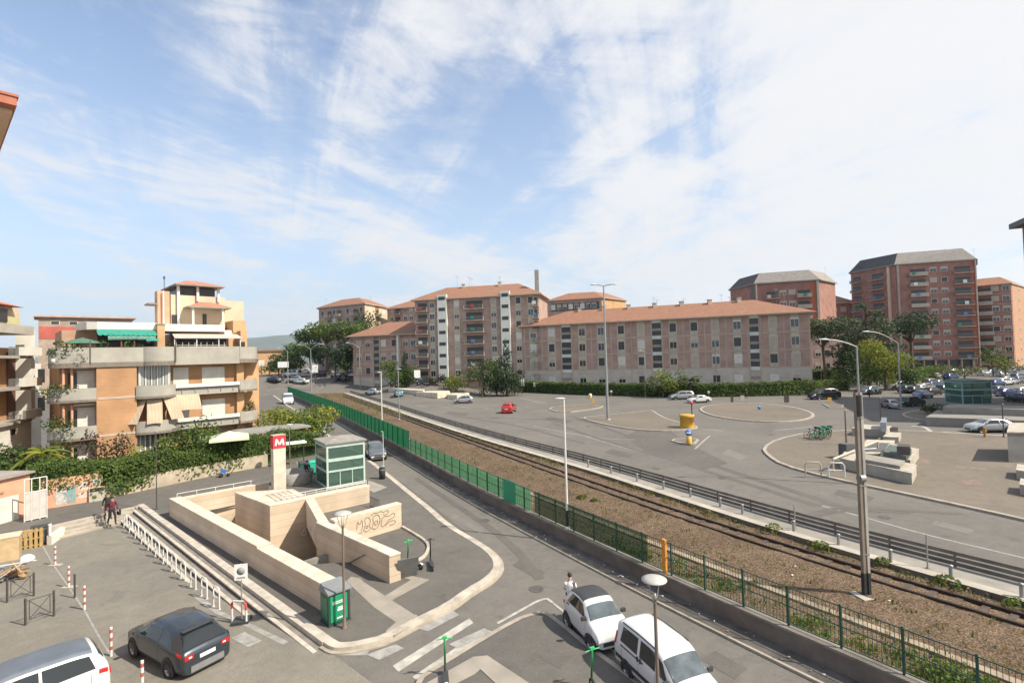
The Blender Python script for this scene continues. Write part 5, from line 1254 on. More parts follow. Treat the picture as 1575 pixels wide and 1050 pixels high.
SPECS = {
 # top: (x, zt, zs(belt), w(half), wt(roof half)); x runs rear -> front
 'hatch': dict(st=[(-2.10,.78,.76,.74,.66),(-2.06,.98,.95,.80,.70),(-1.92,1.10,1.00,.86,.68),(-1.62,1.34,1.03,.89,.60),(-1.20,1.47,1.02,.90,.62),(-.5,1.53,.99,.90,.63),(.15,1.50,.97,.90,.63),(.50,1.40,.96,.90,.63),(1.08,1.04,.95,.90,.70),(1.30,.98,.93,.89,.74),(1.80,.86,.82,.85,.72),(2.02,.72,.70,.76,.66),(2.10,.56,.55,.70,.62)],
   wb=(-1.28,1.32), r=.335, side=[(-1.50,-.62,-1.05,-.60),(-.54,.86,-.54,.36)], ws=(.46,1.08), rw=(-2.02,-1.50), zb=.22, tl=(-2.03,-1.80), hl=(1.74,2.03)),
 'suv': dict(st=[(-2.25,.85,.83,.80,.72),(-2.21,1.08,1.04,.86,.72),(-2.08,1.24,1.08,.90,.68),(-1.85,1.52,1.10,.92,.64),(-1.40,1.63,1.09,.92,.66),(-.4,1.66,1.06,.92,.67),(.20,1.62,1.04,.92,.67),(.60,1.48,1.03,.92,.67),(1.12,1.13,1.02,.92,.74),(1.40,1.07,1.0,.91,.78),(1.95,.95,.92,.87,.74),(2.18,.80,.78,.78,.68),(2.25,.62,.6,.72,.64)],
   wb=(-1.36,1.38), r=.36, side=[(-1.72,-.70,-1.45,-.68),(-.62,.92,-.62,.46)], ws=(.56,1.12), rw=(-2.08,-1.85), zb=.25, tl=(-2.18,-1.95), hl=(1.88,2.19)),
 'sedan': dict(st=[(-2.22,.80,.78,.74,.66),(-2.18,.94,.92,.80,.72),(-1.90,1.01,.97,.86,.74),(-1.55,1.06,.98,.88,.68),(-1.02,1.36,.98,.88,.60),(-.45,1.44,.96,.88,.60),(.15,1.42,.95,.88,.60),(.45,1.33,.94,.88,.60),(1.05,1.00,.92,.88,.70),(1.35,.94,.90,.87,.74),(1.90,.82,.80,.83,.70),(2.14,.68,.66,.75,.65),(2.22,.52,.5,.68,.6)],
   wb=(-1.30,1.36), r=.32, side=[(-1.18,-.55,-.92,-.52),(-.46,.84,-.46,.32)], ws=(.42,1.05), rw=(-1.55,-1.05), zb=.2, tl=(-2.16,-1.92), hl=(1.84,2.14)),
 'mini': dict(st=[(-1.82,.80,.78,.70,.60),(-1.78,1.0,.96,.76,.62),(-1.66,1.16,.99,.80,.60),(-1.42,1.40,1.0,.82,.56),(-1.0,1.49,.99,.83,.58),(-.3,1.50,.97,.83,.59),(.18,1.46,.96,.83,.59),(.46,1.35,.95,.83,.58),(.98,1.0,.93,.82,.64),(1.2,.95,.90,.80,.66),(1.60,.84,.80,.75,.62),(1.76,.70,.68,.68,.58),(1.82,.55,.53,.62,.55)],
   wb=(-1.12,1.18), r=.30, side=[(-1.34,-.5,-1.05,-.48),(-.42,.78,-.42,.34)], ws=(.42,.98), rw=(-1.66,-1.42), zb=.2, tl=(-1.75,-1.55), hl=(1.54,1.77)),
 'micro': dict(st=[(-1.30,.80,.78,.68,.58),(-1.27,1.0,.97,.73,.60),(-1.16,1.22,1.02,.77,.58),(-.98,1.44,1.04,.78,.56),(-.60,1.54,1.04,.78,.57),(-.10,1.56,1.03,.78,.58),(.22,1.50,1.02,.78,.58),(.42,1.38,1.01,.78,.58),(.86,1.02,.98,.77,.62),(.98,.97,.93,.75,.62),(1.16,.86,.82,.72,.58),(1.27,.72,.70,.66,.54),(1.30,.55,.53,.60,.5)],
   wb=(-.90,.92), r=.31, side=[(-.88,.60,-.62,.22)], ws=(.36,.86), rw=(-1.16,-.98), zb=.22, tl=(-1.22,-1.04), hl=(1.06,1.26)),
 'van': dict(st=[(-2.00,.80,.79,.80,.72),(-1.99,1.30,1.06,.82,.66),(-1.94,1.68,1.08,.83,.64),(-1.80,1.76,1.08,.84,.66),(-1.0,1.80,1.07,.85,.68),(.0,1.79,1.05,.85,.68),(.42,1.74,1.03,.85,.67),(.62,1.62,1.02,.85,.67),(1.22,1.15,1.00,.84,.70),(1.42,1.05,.96,.83,.70),(1.78,.93,.88,.79,.64),(1.94,.76,.74,.72,.60),(2.00,.58,.56,.66,.56)],
   wb=(-1.22,1.28), r=.31, side=[(-1.62,-.62,-1.52,-.62),(-.48,.36,-.48,.28),(.44,1.06,.42,.66)], ws=(.60,1.24), rw=(-1.985,-1.94), zb=.2, tl=(-1.97,-1.84), hl=(1.62,1.92)),
 'estate': dict(st=[(-2.30,.85,.83,.80,.72),(-2.27,1.10,1.02,.85,.72),(-2.18,1.34,1.06,.88,.66),(-2.02,1.56,1.07,.90,.66),(-1.5,1.64,1.06,.90,.68),(-.4,1.66,1.03,.90,.68),(.25,1.62,1.01,.90,.68),(.65,1.48,1.0,.90,.68),(1.22,1.10,.98,.90,.74),(1.5,1.03,.95,.89,.76),(2.0,.90,.87,.85,.72),(2.22,.76,.74,.78,.66),(2.30,.58,.56,.70,.6)],
   wb=(-1.38,1.42), r=.33, side=[(-1.95,-.78,-1.82,-.76),(-.70,.98,-.70,.5)], ws=(.6,1.22), rw=(-2.18,-2.02), zb=.22, tl=(-2.24,-2.02), hl=(1.92,2.22)),
}
def car_fn(S):
    st = S['st']; zb = S['zb']
    def params(x):
        x = max(st[0][0], min(st[-1][0], x))
        for a, b in zip(st, st[1:]):
            if x <= b[0]:
                t = (x-a[0])/(b[0]-a[0]); return [a[i]+(b[i]-a[i])*t for i in range(1,5)]
    def par(x):      # lightly smoothed
        l = [params(x+d) for d in (-.09,0,.09)] if st[0][0]+.1 < x < st[-1][0]-.1 else [params(x)]*3
        return [l[0][i]*.25+l[1][i]*.5+l[2][i]*.25 for i in range(4)]
    def ring(x):
        zt, zs, w, wt = par(x); zs = min(zs, zt-.012)
        h = zt-zs; k = min(1, h/.25)
        wsb = w*.965; wr = wt*k + wsb*.93*(1-k)
        return [(0,zb),(w*.72,zb),(w*.93,zb+.05),(w*.985,zb+.17),(w,zb+.42*(zs-zb)),(w*.995,zs-.14),(w*.985,zs-.05),(wsb,zs),(wr+.02*k,zt-.075*k-.004),(wr-.05,zt-.018*k-.002),(wr*.6,zt+.012),(0,zt+.022)]
    def S_(x, q, side, o=0.0):
        r = ring(x); i = min(len(r)-2, int(q)); t = q-i; a, b = r[i], r[i+1]; y = a[0]+(b[0]-a[0])*t; z = a[1]+(b[1]-a[1])*t
        ny, nz = (b[1]-a[1]), -(b[0]-a[0]); l = math.hypot(ny,nz) or 1
        return Vector((x, side*(y+ny/l*o), z+nz/l*o))
    return ring, S_
CARM = {}
def car_meshes(kind):
    if kind in CARM: return CARM[kind]
    S = SPECS[kind]; ring, F = car_fn(S); x0, x1 = S['st'][0][0], S['st'][-1][0]; parts = []
    xs = sorted(set([x0,x0+.04,x1-.04,x1]+[x0+(x1-x0)*i/40 for i in range(41)]))
    m = MB(); nr = len(ring(0))
    rows = []
    for x in xs: r = ring(x); rows.append([(x,-y,z) for y,z in r[::-1]][:-1] + [(x,y,z) for y,z in r])
    n = len(rows[0]); vs = [q for r in rows for q in r]
    m.add(vs, [(i*n+j,(i+1)*n+j,(i+1)*n+j+1,i*n+j+1) for i in range(len(xs)-1) for j in range(n-1)], 0, True)
    m.add(rows[0], [tuple(range(n))], 0); m.add(rows[-1], [tuple(range(n))[::-1]], 0)
    parts.append(('body', m.mesh('body', [PT['white']]), True))
    def patch(xa, xb, qa, qb, side, o=.006, nx=8, nq=4, xa2=None, xb2=None, mb=None, mi=0):
        mb = mb or MB()
        def f(u, v):
            a = xa+( (xa2 if xa2 is not None else xa)-xa)*v; b = xb+((xb2 if xb2 is not None else xb)-xb)*v
            return F(a+(b-a)*u, qa+(qb-qa)*v, side, o)
        if side > 0: mb.surf(f, nx, nq, mi)
        else: mb.surf(lambda u,v: f(1-u,v), nx, nq, mi)
        return mb
    for xa,xb,xa2,xb2 in S['side']:
        for sd_ in (1,-1): parts.append(('side_window', patch(xa,xb,7.10,7.93,sd_,.007,10,5,xa2,xb2).mesh('side_window',[GLASSC]), False))
    def top(xa, xb, name, o=.008, mt=GLASSC, qa=8.35):
        b = MB()
        b.surf(lambda u,v: F(xa+(xb-xa)*u, qa+(11-qa)*v, 1, o), 8, 6); b.surf(lambda u,v: F(xb-(xb-xa)*u, qa+(11-qa)*v, -1, o), 8, 6)
        parts.append((name, b.mesh(name,[mt]), False))
    top(S['ws'][0]+.04, S['ws'][1]-.03, 'windshield', mt=GLASSW); 
    if kind != 'van': top(S['rw'][0]+.02, S['rw'][1]-.02, 'rear_window')
    else:
        b = MB(); b.box(x0-.012,x0-.003,-.55,.55,1.08,1.55) ; parts.append(('rear_window', b.mesh('rear_window',[GLASSC]), False))
    if kind == 'micro': top(-.92, .18, 'roof_panel', .01, DARKP)
    for sd_ in (1,-1):
        parts.append(('tail_light', patch(S['tl'][0],S['tl'][1],5.2 if kind not in('van',) else 5.0,6.9 if kind != 'van' else 7.5,sd_,.010,4,3).mesh('tail_light',[TAILL]), False))
        parts.append(('headlight', patch(S['hl'][0],S['hl'][1],4.6,6.8,sd_,.008,5,3).mesh('headlight',[HEADL]), False))
        mr = MB(); p_ = F(S['ws'][1]-.22, 7.1, sd_, 0); mr.obox((p_.x,p_.y+sd_*.10,p_.z+.08),(.10,.18,.13)); mr.obox((p_.x,p_.y+sd_*.02,p_.z+.03),(.06,.10,.04)); parts.append(('mirror', mr.mesh('mirror',[DARKP]), False))
    if kind != 'van':
        zt_l = F(x0+.06, 6.0, 1).z; wl_ = F(x0+.02, 5, 1).y
        for sd_ in (1,-1):
            lb_ = MB(); lb_.box(x0-.016, x0+.05, sd_*(wl_-.30) if sd_ > 0 else -(wl_-.02), (wl_-.02) if sd_ > 0 else -(wl_-.30), zt_l-.17, zt_l-.03); parts.append(('tail_light', lb_.mesh('tail_light',[TAILL]), False))
            lb_ = MB(); lb_.box(x0-.020, x0-.0165, sd_*(wl_-.20)-.05, sd_*(wl_-.20)+.05, zt_l-.13, zt_l-.08); parts.append(('reversing_light', lb_.mesh('reversing_light',[HEADL]), False))
    for sd_ in (1,-1):
        q_ = F(x1-.03, 5.2, 1); lb_ = MB(); lb_.obox((x1-.015, sd_*(q_.y-.17), q_.z-.04), (.05,.26,.12)); parts.append(('headlight', lb_.mesh('headlight',[HEADL]), False))
    tr = MB()
    for sd_ in (1,-1): patch(x0+.03,x1-.03,1.0,2.9,sd_,.005,24,2,mb=tr)
    for xw in S['wb']:
        R = S['r']*1.17
        for sd_ in (1,-1):
            yy = F(xw,4,1).y
            pts = [(xw+R*math.cos(a), S['r']+R*math.sin(a)) for a in [PI*1.12 - PI*1.24*i/20 for i in range(21)]]
            v_ = [(x,sd_*(F(x,4,1).y+.012),z) for x,z in pts]+[(xw,sd_*(yy+.012),S['r'])]
            tr.add(v_, [((i,i+1,21) if sd_ < 0 else (i+1,i,21)) for i in range(20)], 0)
    tr.box(x1-.02,x1+.012,-.42,.42,S['zb']+.08,S['zb']+.22,0)
    for sd_ in (1,-1):
        if len(S['side']) > 1 or kind == 'micro':
            sx = S['side'][-1 if kind != 'van' else 1]; 
            xd = [sx[0]-.04, sx[1]+.02] + ([S['side'][0][0]+.12] if len(S['side']) > 1 else [])
            for x in xd: patch(x-.006,x+.006,2.9,7.0,sd_,.003,1,8,mb=tr)
            for x in xd[:1] + ([S['side'][0][1]-.02] if len(S['side'])>1 and kind != 'van' else []):
                q = F(x+.16,6.4,sd_,.012); tr.obox((q.x,q.y,q.z),(.17,.025,.03))
    if kind == 'van':
        for sd_ in (1,-1):
            patch(-1.9,1.2,3.6,4.2,sd_,.012,20,2,mb=tr)
            q0,q1 = F(-1.6,8.7,sd_,.03), F(.3,8.7,sd_,.03); tr.tube([q0,(q0+q1)/2+Vector((0,0,.03)),q1],.025,6)
            q = F(-.9,6.1,sd_,.012); tr.obox((q.x,q.y,q.z),(1.3,.02,.035))
            for x in (-.56,-.40): q = F(x,6.3,sd_,.014); tr.obox((q.x,q.y,q.z),(.06,.03,.16))
    if kind == 'hatch':
        a = F(-1.44,11,1,.02); tr.obox((a.x-.06,0,a.z+.01),(.16,1.08,.03))
    parts.append(('trim', tr.mesh('trim',[DARKP]), False))
    pl = MB(); pl.box(x0-.02,x0-.004,-.26,.26,S['zb']+.42,S['zb']+.54); parts.append(('licence_plate', pl.mesh('licence_plate',[PLATE]), False))
    if kind == 'hatch': bp_ = MB(); bp_.box(x0-.03,x0-.001,-.55,.55,S['zb']+.06,S['zb']+.26); parts.append(('bumper_panel', bp_.mesh('bumper_panel',[RIM]), False))
    R = S['r']; ty = MB(); ty.lathe([(R*.62,-.10),(R*.93,-.105),(R,-.07),(R,.07),(R*.93,.105),(R*.62,.10)], 24, 0, ax='y')
    rm = MB(); rm.lathe([(R*.63,.085),(R*.56,.075),(R*.54,.0),(0,.0)], 24, 0, ax='y'); rm.lathe([(R*.14,.0),(R*.14,.075),(0,.08)], 12, 0, ax='y')
    for k in range(7): a = 2*PI*k/7; rm.obox((R*.34*math.cos(a),.06,R*.34*math.sin(a)),(R*.46,.025,R*.09),0,0,0,-a)
    rd = MB(); rd.lathe([(R*.60,.03),(0,.03)], 20, 0, ax='y')
    CARM[kind] = (parts, ty.mesh('tyre',[BLACK]), rm.mesh('rim',[RIM]), rd.mesh('brake_disc',[BLACK]), S, F); return CARM[kind]
def car(kind, loc, rz, col, label, name='parked_car', group=None, sc=1.0, cat='car', detail=True):
    parts, ty, rm, rd, S, F = car_meshes(kind)
    t = thing(name, label, cat, loc, rz, group, sc)
    for nm, me, pb in parts:
        o = inst(nm, me, t)
        if pb: o.material_slots[0].link = 'OBJECT'; o.material_slots[0].material = PT[col]
    for xw in S['wb']:
        for sd_ in (1,-1):
            y = F(xw,4,1).y - .075
            w = inst('wheel', rd, t, (xw, sd_*y, S['r']), 0 if sd_ > 0 else PI)
            if detail:
                inst('tyre', ty, w); inst('rim', rm, w)
            else: inst('tyre', ty, w); inst('rim', rm, w)
    return t
def heading(a, b): return math.atan2(b[1]-a[1], b[0]-a[0])
# near cars -----------------------------------------------------------------------
rr, rl2 = PL(335,1004), PL(262,1040); fl_ = PL(201,1008)
hd = math.atan2(fl_.y-rl2.y, fl_.x-rl2.x)
cen = V2(rl2.x, rl2.y) + Vector((math.cos(hd),math.sin(hd)))*1.24 + Vector((math.sin(hd),-math.cos(hd)))*.78
dk = car('hatch', (cen.x,cen.y,lotz(cen)), hd, 'dark', 'dark blue grey hatchback seen from behind in the parking lot', sc=.95)
dk.rotation_euler[1] = 0
sp0 = P(873,938,0); sp1 = P(917,990,0); hs_ = heading(sp0, sp1)
hs_ = math.radians(-68)
hs_ = math.radians(-69.5); cs2 = Vector((2.68,18.42))
car('micro', (cs2.x,cs2.y,0), hs_, 'white', 'tiny white two seat car with black roof in front of the white van', name='micro_car', sc=.93)
vp = P(963,1021,0); hv = math.radians(-66.5)
hv = math.radians(-67.5); cv = Vector((4.30,15.27))
car('van', (cv.x,cv.y,0), hv, 'white', 'white small van with roof bars parked beside the slim lamp', name='parked_van', cat='van', sc=.86)
we = PL(186,1052); hw = math.radians(229)
ce_ = Vector((-14.6,14.6))
es = car('estate', (ce_.x,ce_.y,lotz(ce_)), hw, 'white', 'white estate car with ribbed grey roof cut off by the lower left corner', sc=1.0)
parts_, *_r = car_meshes('estate'); Fe = _r[-1]
rbm = MB(); rbm.surf(lambda u,v: Fe(-1.9+2.35*u, 8.4+2.6*v, 1, .012), 10, 6); rbm.surf(lambda u,v: Fe(.45-2.35*u, 8.4+2.6*v, -1, .012), 10, 6)
for k in range(-6,7):
    rbm.surf(lambda u,v: Fe(-1.9+2.3*u, 0, 1)*0 + Vector((-1.9+2.3*u, k*.085+.02*(v-.5), Fe(-1.9+2.3*u, 11, 1, .03).z - abs(k)*.0035)), 8, 2)
rbm.build('roof_panel', [mat('ribbed_roof_grey',(.22,.25,.29),.35,.12,2,metal=.4)], es)
# moving and parked further away ------------------------------------------------------
car('mini', (*P(578,704,0),0), math.radians(-68), 'grey', 'grey small car parked by the litter bin facing the camera', sc=1.06)
def cpx(kind, px, py, rz, col, label, group=None, sc=1.0, name='car', z=0.0): q = PTR(px,py,z) if py < 625 else Vector((*P(px,py,z),z)); return car(kind, (q.x,q.y,q.z), math.radians(rz), col, label, name, group, sc, detail=False)
cpx('mini', 783, 634, 78, 'red', 'red small car driving away on the main road', sc=1.15)
cpx('mini', 713, 620, 180+8, 'silver', 'silver small car crossing the main road left of the red car', sc=1.1)
cpx('suv', 613, 609, 108, 'teal', 'teal car on the main road beside the grey mast', sc=1.05)
cpx('hatch', 574, 607, 150, 'white', 'white car beyond the guard rail near the green fence end', sc=1.15)
cpx('estate', 1048, 614, 182, 'silver', 'silver people carrier in front of the long hedge', sc=1.05)
cpx('sedan', 1075, 619, 190, 'white', 'white saloon behind the yellow bollard close to the silver people carrier', sc=1.0)
cpx('suv', 1267, 613.5, 186, 'black', 'black car by the right end of the hedge', sc=1.25)
cpx('hatch', 1521, 664, 172, 'silver', 'silver grey hatchback on the road behind the piazza', sc=1.0)
cpx('hatch', 1370, 627, 75, 'silver', 'silver car driving off at the corner of the second station island', sc=.9)
far = [('suv',1337,606,200,'grey','grey car behind the motorbikes at the side street corner',1.05),('suv',1380,599,185,'white','white car with red tail lights leaving the side street',1.15),
 ('hatch',1403,600,30,'green','dark green car in the kerb row next to the white car',.95),('estate',1432,592,25,'beige','brown grey people carrier parked along the garden kerb',1.0),('mini',1443,581,20,'white','small white car in the kerb row behind the brown people carrier',.95),
 ('suv',1403,624,20,'green','dark green off roader at the tip of the second station island',1.0),('mini',1420,612,20,'skyblue','light blue small car between the dark off roaders',1.0),('hatch',1434,607,20,'black','black hatchback beside the light blue small car',1.0),
 ('suv',1455,603,20,'green','dark green estate left of the second lift',1.0),('mini',1472,602,15,'white','white small car directly left of the second lift',1.0),('hatch',1452,577,25,'silver','silver hatchback in the second row left of the second lift roof',1.0),
 ('suv',1463,583,20,'blue','blue car in the second row above the white small car',1.0),('sedan',1468,573,10,'silver','silver saloon at the back of the car park below the brick tower',1.05),('estate',1485,575,15,'grey','grey estate in the car park just above the second lift roof',1.0),
 ('suv',1512,573,15,'black','black off roader under the tower arcade',1.1),('hatch',1528,572,15,'green','dark green hatchback right of the black off roader',1.0),('van',1553,573,200,'silver','silver van at the back of the car park on the right',1.1),
 ('mini',1541,578,20,'white','small white car in front of the silver van',1.0),('hatch',1549,588,15,'silver','silver hatchback right of the second lift',1.05),('suv',1568,584,15,'blue','blue car at the right edge of the car park',1.05),('estate',1557,571,30,'white','white estate far back at the right edge',1.0),
 ('hatch',1537,604,20,'grey','grey hatchback behind the second station wall',.95),('mini',1567,618,100,'dark','dark small car half hidden at the right edge beside the station wall',1.0),('sedan',1498,570,15,'white','white saloon far back under the tower',1.0)]
for k,px,py_,rz,c,lab,s_ in far[:24]: cpx(k,px,py_,rz,c,lab,'cars in the right hand car park',s_,'parked_car')
RK = random.Random(17); row = 0
for (xa,ya,xb,yb,n_,rz,nm) in ((1404,606,1452,593,5,22,'near kerb row of the car park'),(1438,577,1500,566,6,18,'back row below the tall brick tower'),(1510,577,1572,569,6,15,'back row before the far right block'),(1530,594,1575,588,4,18,'middle row right of the second lift'),(1388,607,1430,596,3,22,'garden side row of the car park'),(1540,610,1580,606,3,12,'front row behind the second station wall')):
    for k in range(n_):
        t = (k+RK.uniform(.2,.8))/n_; c_ = RK.choice(['white','silver','grey','dark','black','blue','beige','silver','white','green']); kd = RK.choice(['hatch','suv','mini','estate','sedan']); row += 1
        far.append((kd, xa+(xb-xa)*t, ya+(yb-ya)*t, rz+RK.uniform(-6,6), c_, '%s %s, %s from left in the %s' % ({'dark':'slate'}.get(c_,c_), {'hatch':'hatchback','suv':'off roader','mini':'small car','estate':'estate','sedan':'saloon'}[kd], ['first','second','third','fourth','fifth','sixth'][k], nm), 1.0))
for k,px,py_,rz,c,lab,s_ in far[24:]: cpx(k,px,py_,rz,c,lab,'cars in the right hand car park',s_,'parked_car')
far2 = [('hatch',625,587,175,'silver','silver car parked on the forecourt below the slab block',1.1),('mini',640,589,170,'grey','grey small car parked beside the forecourt billboard',1.1),('hatch',655,590,170,'dark','dark car parked right of the forecourt billboard',1.1),
 ('mini',708,592,170,'dark','dark small car parked before the green hedge bush',1.1),('hatch',734,594,172,'silver','silver car parked left of the dark cypress',1.1),('hatch',756,596,172,'blue','blue car in the shade of the dark cypress',1.1),
 ('sedan',508,577,160,'white','white saloon in the far row before the pines',1.25),('hatch',520,580,160,'silver','silver hatchback in the far row before the pines',1.25),('suv',494,578,160,'dark','dark off roader in the far row before the pines',1.25),('hatch',533,579,160,'grey','grey hatchback in the far row before the low block',1.25),('suv',526,586,150,'black','black car waiting at the far junction',1.15),
 ('hatch',472,575,160,'white','white hatchback in the far row left of the two armed lamp',1.25),('sedan',545,580,160,'silver','silver saloon in the far row by the yellow billboard',1.2)]
for k,px,py_,rz,c,lab,s_ in far2: cpx(k,px,py_,rz,c,lab,'cars parked around the far junction',s_,'parked_car')
cpx('van', 449, 580, 170, 'white', 'white van with box body at the far left junction', None, 1.5, 'parked_van')
cpx('van', 443, 621, -65, 'white', 'white van driving towards the camera behind the yellow green tree', None, 1.4, 'van')
cpx('hatch', 455, 588, 170, 'silver', 'silver car in front of the far white box van', None, 1.3, 'parked_car')
cpx('hatch', 464, 590, 165, 'white', 'white hatchback right of the silver car at the far left junction', None, 1.1, 'parked_car')
cpx('hatch', 422, 587, 150, 'dark', 'dark car parked on the verge at the far left', None, 1.3, 'parked_car')
cpx('sedan', 1366, 573, 10, 'white', 'white car half hidden behind the clipped garden hedge', None, 1.0, 'parked_car')
# ================================================================ trees and plants
def crown_mb(blobs, n, size, mis, R, flat=1.0, shell=.55):
    mb = MB(); tot = sum((b[3]*b[4]*b[5])**(2/3) for b in blobs)
    for b in blobs:
        k = int(n*((b[3]*b[4]*b[5])**(2/3))/tot)
        tone = R.choice(mis)
        for _ in range(k):
            d = Vector((R.gauss(0,1),R.gauss(0,1),R.gauss(0,1))).normalized(); r = shell+(1-shell)*R.random()**.6
            wob = 1+.16*math.sin(d.x*7+b[0])*math.cos(d.y*6+b[1]*2)
            c = (b[0]+d.x*b[3]*r*wob, b[1]+d.y*b[4]*r*wob, b[2]+d.z*b[5]*r*wob)
            mb.leaf(c, (d.x,d.y,d.z*flat+.2), size, tone if R.random() < .6 else R.choice(mis), R)
    return mb
def trunk_mb(h, r, R, limbs=(), lean=.0):
    mb = MB(); pts = [(lean*h*(k/5)**2+R.uniform(-.03,.03)*h*.3*(k>0), R.uniform(-.03,.03)*h*.3*(k>0), h*k/5) for k in range(6)]
    mb.tube(pts, r, 8, 0, r*.55)
    for (x,y,z,z0) in limbs:
        mb.tube([(pts[3][0],pts[3][1],z0), (x*.4,y*.4,(z0+z)/2), (x*.85,y*.85,z)], r*.45, 6, 0, r*.15)
    return mb
def tree(name, label, q, h, w, kind, mats, n=1400, size=.5, group=None, seed=None, cat='tree', d=None):
    R = random.Random(seed if seed is not None else sum(map(ord,label))); t = thing(name, label, cat, (q[0],q[1],q[2] if len(q)>2 else 0), 0, group); d = d or w
    if kind == 'broad':
        bl = [(R.uniform(-.32,.32)*w, R.uniform(-.32,.32)*d, h*R.uniform(.45,.85), w*R.uniform(.2,.3), d*R.uniform(.2,.3), h*R.uniform(.12,.2)) for _ in range(11)]
        tr = trunk_mb(h*.6, max(.08,w*.03), R, [(b[0],b[1],b[2],h*.3) for b in bl[:5]])
    elif kind == 'bush':
        bl = [(R.uniform(-.36,.36)*w, R.uniform(-.36,.36)*d, h*R.uniform(.25,.72), w*R.uniform(.16,.26), d*R.uniform(.18,.28), h*R.uniform(.18,.30)) for _ in range(12)]
        tr = trunk_mb(h*.5, max(.05,w*.02), R, [(b[0],b[1],b[2],h*.1) for b in bl[:4]])
    elif kind == 'pine':
        bl = [(R.uniform(-.36,.36)*w, R.uniform(-.36,.36)*d, h*R.uniform(.74,.90), w*R.uniform(.18,.26), d*R.uniform(.16,.24), h*R.uniform(.09,.14)) for _ in range(16)]
        tr = trunk_mb(h*.82, max(.12,w*.035), R, [(b[0],b[1],b[2]-.3,h*.55) for b in bl[:7]], R.uniform(-.06,.06))
    elif kind == 'cone':
        bl = [(R.uniform(-.06,.06)*w, R.uniform(-.06,.06)*d, h*(.12+.86*k/12), w*.5*(1-.85*k/12)*R.uniform(.85,1.1), d*.5*(1-.85*k/12)*R.uniform(.85,1.1), h*.09) for k in range(13)]
        tr = trunk_mb(h*.5, max(.1,w*.04), R)
    elif kind == 'cedar':
        bl = []
        for k in range(8):
            zz = .28+.68*k/7; rr_ = w*.5*(1-.75*(k/7)**1.2)
            for a in range(5 if k < 6 else 2): an = R.uniform(0,2*PI); bl.append((math.cos(an)*rr_*.6, math.sin(an)*rr_*.6, h*zz+R.uniform(-.3,.3), rr_*.5, rr_*.5, h*.05))
        tr = trunk_mb(h*.95, max(.15,w*.03), R, [(b[0],b[1],b[2],b[2]-.4) for b in bl[::3]])
    tr.build('trunk', [BARK], t)
    crown_mb(bl, n, size, list(range(len(mats))), R).build('crown', mats, t); return t
def palm(label, q, h, r, n=16, mats=None, leafs=26):
    R = random.Random(5+int(h*10)); t = thing('palm', label, 'palm', q, 0)
    trunk_mb(h, .14, R).build('trunk', [BARK], t); mb = MB()
    for k in range(n):
        a = 2*PI*k/n+R.uniform(-.2,.2); e = R.uniform(-.1,1.1); L_ = r*R.uniform(.8,1.1)
        for j in range(leafs):
            s = j/leafs; dx = L_*s*math.cos(e*(1-s*.3)); z = h + L_*s*math.sin(e) - .55*L_*s*s*1.1
            p_ = Vector((dx*math.cos(a), dx*math.sin(a), z))
            for sd_ in (1,-1):
                tip = p_ + Vector((-math.sin(a)*sd_*.38*r*.45*(1-s*.6)+math.cos(a)*.12, math.cos(a)*sd_*.38*r*.45*(1-s*.6)+math.sin(a)*.12, -.12))
                wv = Vector((math.cos(a),math.sin(a),0))*.035*r; mb.add([p_-wv, p_+wv, tip], [(0,1,2)], k%len(mats))
    mb.build('crown', mats, t); return t
def hedge_run(name, label, line, w, h, z0, mats, dens, size, R=None, jig=.25, cat='hedge', sag=0.0, hf=None):
    R = R or random.Random(9); l = resample(line, max(6,int(sum((Vector(b)-Vector(a)).length for a,b in zip(line,line[1:]))/.5))); mb = MB()
    t = thing(name, label, cat, (l[0].x,l[0].y,z0)); o = l[0]
    lowf = 0.0 if cat != 'ivy' else .30
    for i in range(len(l)-1):
        a, b = l[i], l[i+1]; L_ = (b-a).length; d = (b-a).normalized(); nn_ = Vector((d.y,-d.x)); k = int(dens*L_)
        for _ in range(k):
            u = R.random(); hh = h if hf is None else hf((i+u)/(len(l)-1)); hh *= 1+jig*.5*math.sin(i*.9+1.3*math.sin(i*.37))*.5
            f = R.random(); s_ = R.uniform(-1,1); c = a+(b-a)*u - o
            if f < .40: v = Vector((*(c+nn_*(w/2*s_)), hh*R.uniform(.90,1.06))); nr_ = (nn_.x*s_*.4, nn_.y*s_*.4, 1)
            elif f < .84: v = Vector((*(c+nn_*(w/2*R.uniform(.8,1.08))), hh*(1-R.random()**1.2)*.98)); nr_ = (nn_.x,nn_.y,.25)
            else: v = Vector((*(c-nn_*(w/2*R.uniform(.85,1.05))), hh*R.random())); nr_ = (-nn_.x,-nn_.y,.2)
            v += Vector((R.uniform(-1,1),R.uniform(-1,1),R.uniform(-1,1)))*jig*.5
            mb.leaf(v, nr_, size, R.choice((0,0,1,2)) if len(mats) > 2 else 0, R)
    core = MB(); 
    for i in range(len(l)-1):
        hh = (h if hf is None else hf(i/(len(l)-1)))
        core.add([], []); a_, b_ = l[i]-o, l[i+1]-o; d = (b_-a_).normalized(); nn_ = Vector((d.y,-d.x))*w*.36
        core.prism([a_-nn_, b_-nn_, b_+nn_, a_+nn_], 0, hh*.88)
    core.build('branches', [LEAF_C], t); mb.build('foliage', mats, t); return t
